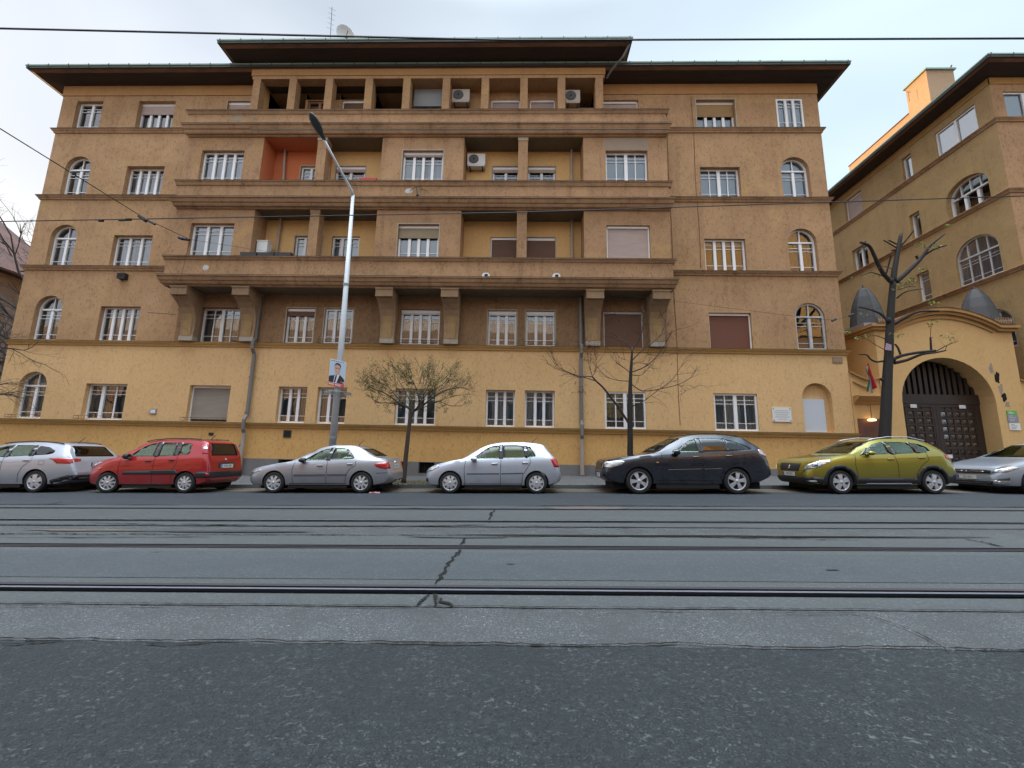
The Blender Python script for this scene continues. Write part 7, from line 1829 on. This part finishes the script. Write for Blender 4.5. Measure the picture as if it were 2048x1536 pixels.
# ---------------- silver estate at the far left
P = dict(L=4.56, wf=.90, wr=3.55, rw=.32, rim=.215, cabin=(1.30, 4.30), seats=seat2(2.20, 3.05, 1.20),
    top=[(0, .60), (.05, .72), (.16, .80), (.5, .88), (.95, .96), (1.22, 1.01), (1.50, 1.15), (1.9, 1.35), (2.15, 1.43), (2.5, 1.475), (3.2, 1.48), (3.85, 1.43), (4.05, 1.385), (4.22, 1.20), (4.38, 1.02), (4.43, .95), (4.49, .78), (4.56, .58)],
    belt=[(0, .52), (.2, .72), (.5, .83), (1.22, .965), (2.2, .985), (3.2, 1.02), (4.1, 1.05), (4.38, .94), (4.56, .54)],
    bot=[(0, .32), (.12, .22), (.5, .20), (4.0, .20), (4.4, .30), (4.56, .40)],
    wid=[(0, .60), (.06, .70), (.18, .80), (.45, .88), (.9, .905), (2.2, .91), (3.5, .91), (4.1, .875), (4.35, .82), (4.48, .77), (4.56, .68)],
    wroof=[(1.1, .74), (2.1, .60), (3.4, .61), (4.0, .58), (4.4, .68)],
    win=[[(1.60, 1.01), (1.85, 1.19), (2.05, 1.30), (2.25, 1.36), (2.44, 1.37), (2.46, 1.02)], [(2.56, 1.03), (2.54, 1.375), (3.00, 1.375), (3.18, 1.36), (3.22, 1.06)], [(3.32, 1.07), (3.29, 1.355), (3.62, 1.31), (3.88, 1.20), (3.86, 1.125), (3.72, 1.09)]],
    wscreen=(1.0, 2.1, [(-.70, 1.04), (.70, 1.04), (.56, 1.39), (-.56, 1.39)]), rscreen=(3.95, 4.5, [(-.62, 1.03), (.62, 1.03), (.51, 1.35), (-.51, 1.35)]))
silw = paint('silver_white_paint', (0.44, 0.46, 0.52), .38, .30)
c = Car('parked_car', 'silver estate car at the left edge seen from behind its rear wheel', P, silw, -15.50, YS - .02, .5)
c.glass_r = M['car_glass_d']; c.windows(); c.wheels((5, .050, .18, 'twin'))
c.pillars([[(2.45, 1.01), (2.42, 1.385), (2.55, 1.39), (2.58, 1.02)], [(3.21, 1.04), (3.16, 1.375), (3.30, 1.37), (3.34, 1.05)]])
for sd in ('L', 'R'): c.drape('tinted_window', rounded([(3.31, 1.065), (3.28, 1.36), (3.62, 1.315), (3.90, 1.20), (3.87, 1.12), (3.72, 1.085)], .03), M['car_glass_d'], sd, off=-.002, th=.003, step=.1)
c.line('door_gap', [(2.50, 1.0), (2.50, .28)]); c.line('door_gap', [(3.34, 1.06), (3.36, .92), (3.14, .74), (3.05, .55), (3.04, .30)]); c.line('fuel_flap', [(3.60, .80), (3.74, .80), (3.74, .93), (3.60, .93), (3.60, .80)], .008); c.line('side_crease', [(1.4, .80), (2.5, .86), (3.8, .93)], .01, silw)
c.handle(2.28, .90); c.handle(3.12, .93); c.mirror(1.66, 1.03, silw, .18, .13)
for sg in (-1, 1): c.drape('tail_light', [(4.44, sg * .50, .90), (4.42, sg * .80, .83), (4.10, sg * .87, .84), (3.98, sg * .88, .94), (3.84, sg * .88, .99), (4.10, sg * .86, 1.00), (4.36, sg * .78, .99), (4.42, sg * .50, .97)], M['lamp_red'], (-.55, -sg * 1.0, 0), off=.008, step=.05)
for sd in ('L', 'R'): c.drape('bumper_cladding', [(3.98, .22), (4.54, .34), (4.54, .50), (4.40, .50), (4.10, .40), (3.98, .36)], M['trim'], sd, off=.010)
c.drape('bumper_cladding', [(4.5, -.70, .34), (4.5, .70, .34), (4.5, .70, .50), (4.5, -.70, .50)], M['trim'], (-1, 0, 0), off=.010)
c.plate_at(4.50, 0, .80, 1, 'NXR-604'); c.rails([(2.1, 1.43), (2.3, 1.495), (3.0, 1.53), (3.7, 1.49), (3.9, 1.42)], M['trim'], .57); c.antenna(3.75, 0, 1.44, .2, .2)

# ---------------- silver hatchback cut by the right edge
P = dict(L=4.37, wf=.90, wr=3.56, rw=.32, rim=.215, cabin=(1.30, 4.05), seats=seat2(2.20, 3.0, 1.18),
    top=[(0, .58), (.05, .68), (.16, .76), (.5, .85), (.95, .93), (1.25, .985), (1.55, 1.13), (1.95, 1.32), (2.2, 1.40), (2.6, 1.455), (3.1, 1.44), (3.6, 1.37), (3.85, 1.30), (4.1, 1.10), (4.2, .98), (4.28, .80), (4.37, .58)],
    belt=[(0, .50), (.2, .68), (.5, .79), (1.25, .94), (2.2, .96), (3.2, 1.01), (3.9, 1.05), (4.2, .92), (4.37, .54)],
    bot=[(0, .28), (.12, .20), (.5, .18), (3.9, .18), (4.2, .28), (4.37, .40)],
    wid=[(0, .62), (.06, .72), (.18, .81), (.45, .875), (.9, .90), (2.2, .905), (3.5, .905), (4.0, .86), (4.2, .80), (4.37, .68)],
    wroof=[(1.1, .74), (2.1, .58), (3.4, .58), (3.9, .56), (4.2, .66)],
    win=[[(1.66, .99), (1.90, 1.16), (2.1, 1.28), (2.3, 1.34), (2.48, 1.35), (2.50, 1.0)], [(2.60, 1.0), (2.57, 1.355), (3.0, 1.35), (3.25, 1.31), (3.40, 1.06)]],
    wscreen=(1.0, 2.15, [(-.70, 1.01), (.70, 1.01), (.55, 1.37), (-.55, 1.37)]), rscreen=(3.7, 4.3, [(-.58, 1.04), (.58, 1.04), (.48, 1.27), (-.48, 1.27)]))
sil3 = paint('cool_silver_paint', (0.38, 0.42, 0.48), .4, .28)
c = Car('parked_car', 'silver hatchback cut off by the right edge, nose with black grille showing', P, sil3, 15.50, YS + .10, 2.0)
c.windows(); c.wheels((5, .045, .20, 'twin'))
c.drape('grille', [(0, -.72, .62), (0, -.60, .56), (0, 0, .535), (0, .60, .56), (0, .72, .62), (0, .50, .66), (0, -.50, .66)], M['pblack'], (1, 0, 0), off=.010)
c.drape('grille_bar', [(0, -.45, .600), (0, -.12, .610), (0, -.12, .622), (0, -.45, .615)], M['chrome'], (1, 0, 0), off=.016); c.drape('grille_bar', [(0, .45, .600), (0, .12, .610), (0, .12, .622), (0, .45, .615)], M['chrome'], (1, 0, 0), off=.016)
c.drape('badge', [(0, -.11, .585), (0, .02, .60), (0, .01, .625), (0, .11, .635), (0, -.02, .618), (0, -.01, .60)], M['chrome'], (1, 0, 0), off=.03, step=.06)
c.drape('lower_grille', [(0, -.60, .24), (0, .60, .24), (0, .66, .34), (0, -.66, .34)], M['trim'], (1, 0, 0), off=.010)
for sg in (-1, 1):
    c.drape('headlight', [(.10, sg * .58, .58), (.12, sg * .60, .66), (.50, sg * .84, .76), (.58, sg * .87, .72), (.26, sg * .80, .60)], M['lamp_w'], (.75, -sg * .9, 0), off=.008, step=.05)
    c.drape('fog_trim', [(.08, sg * .56, .26), (.22, sg * .84, .27), (.24, sg * .86, .38), (.10, sg * .50, .36)], M['chrome'], (.75, -sg * .8, 0), off=.012, step=.06)
    c.drape('fog_recess', [(.12, sg * .62, .36), (.24, sg * .86, .37), (.26, sg * .87, .46), (.14, sg * .68, .42)], M['trim'], (.75, -sg * .8, 0), off=.014, step=.06)
c.plate_at(-.018, 0, .44, -1, 'SIZ-875', .52, .11); c.mirror(1.76, 1.02, sil3, .18, .13); c.line('door_gap', [(1.46, .96), (1.42, .28)])
bpy.context.view_layer.update()
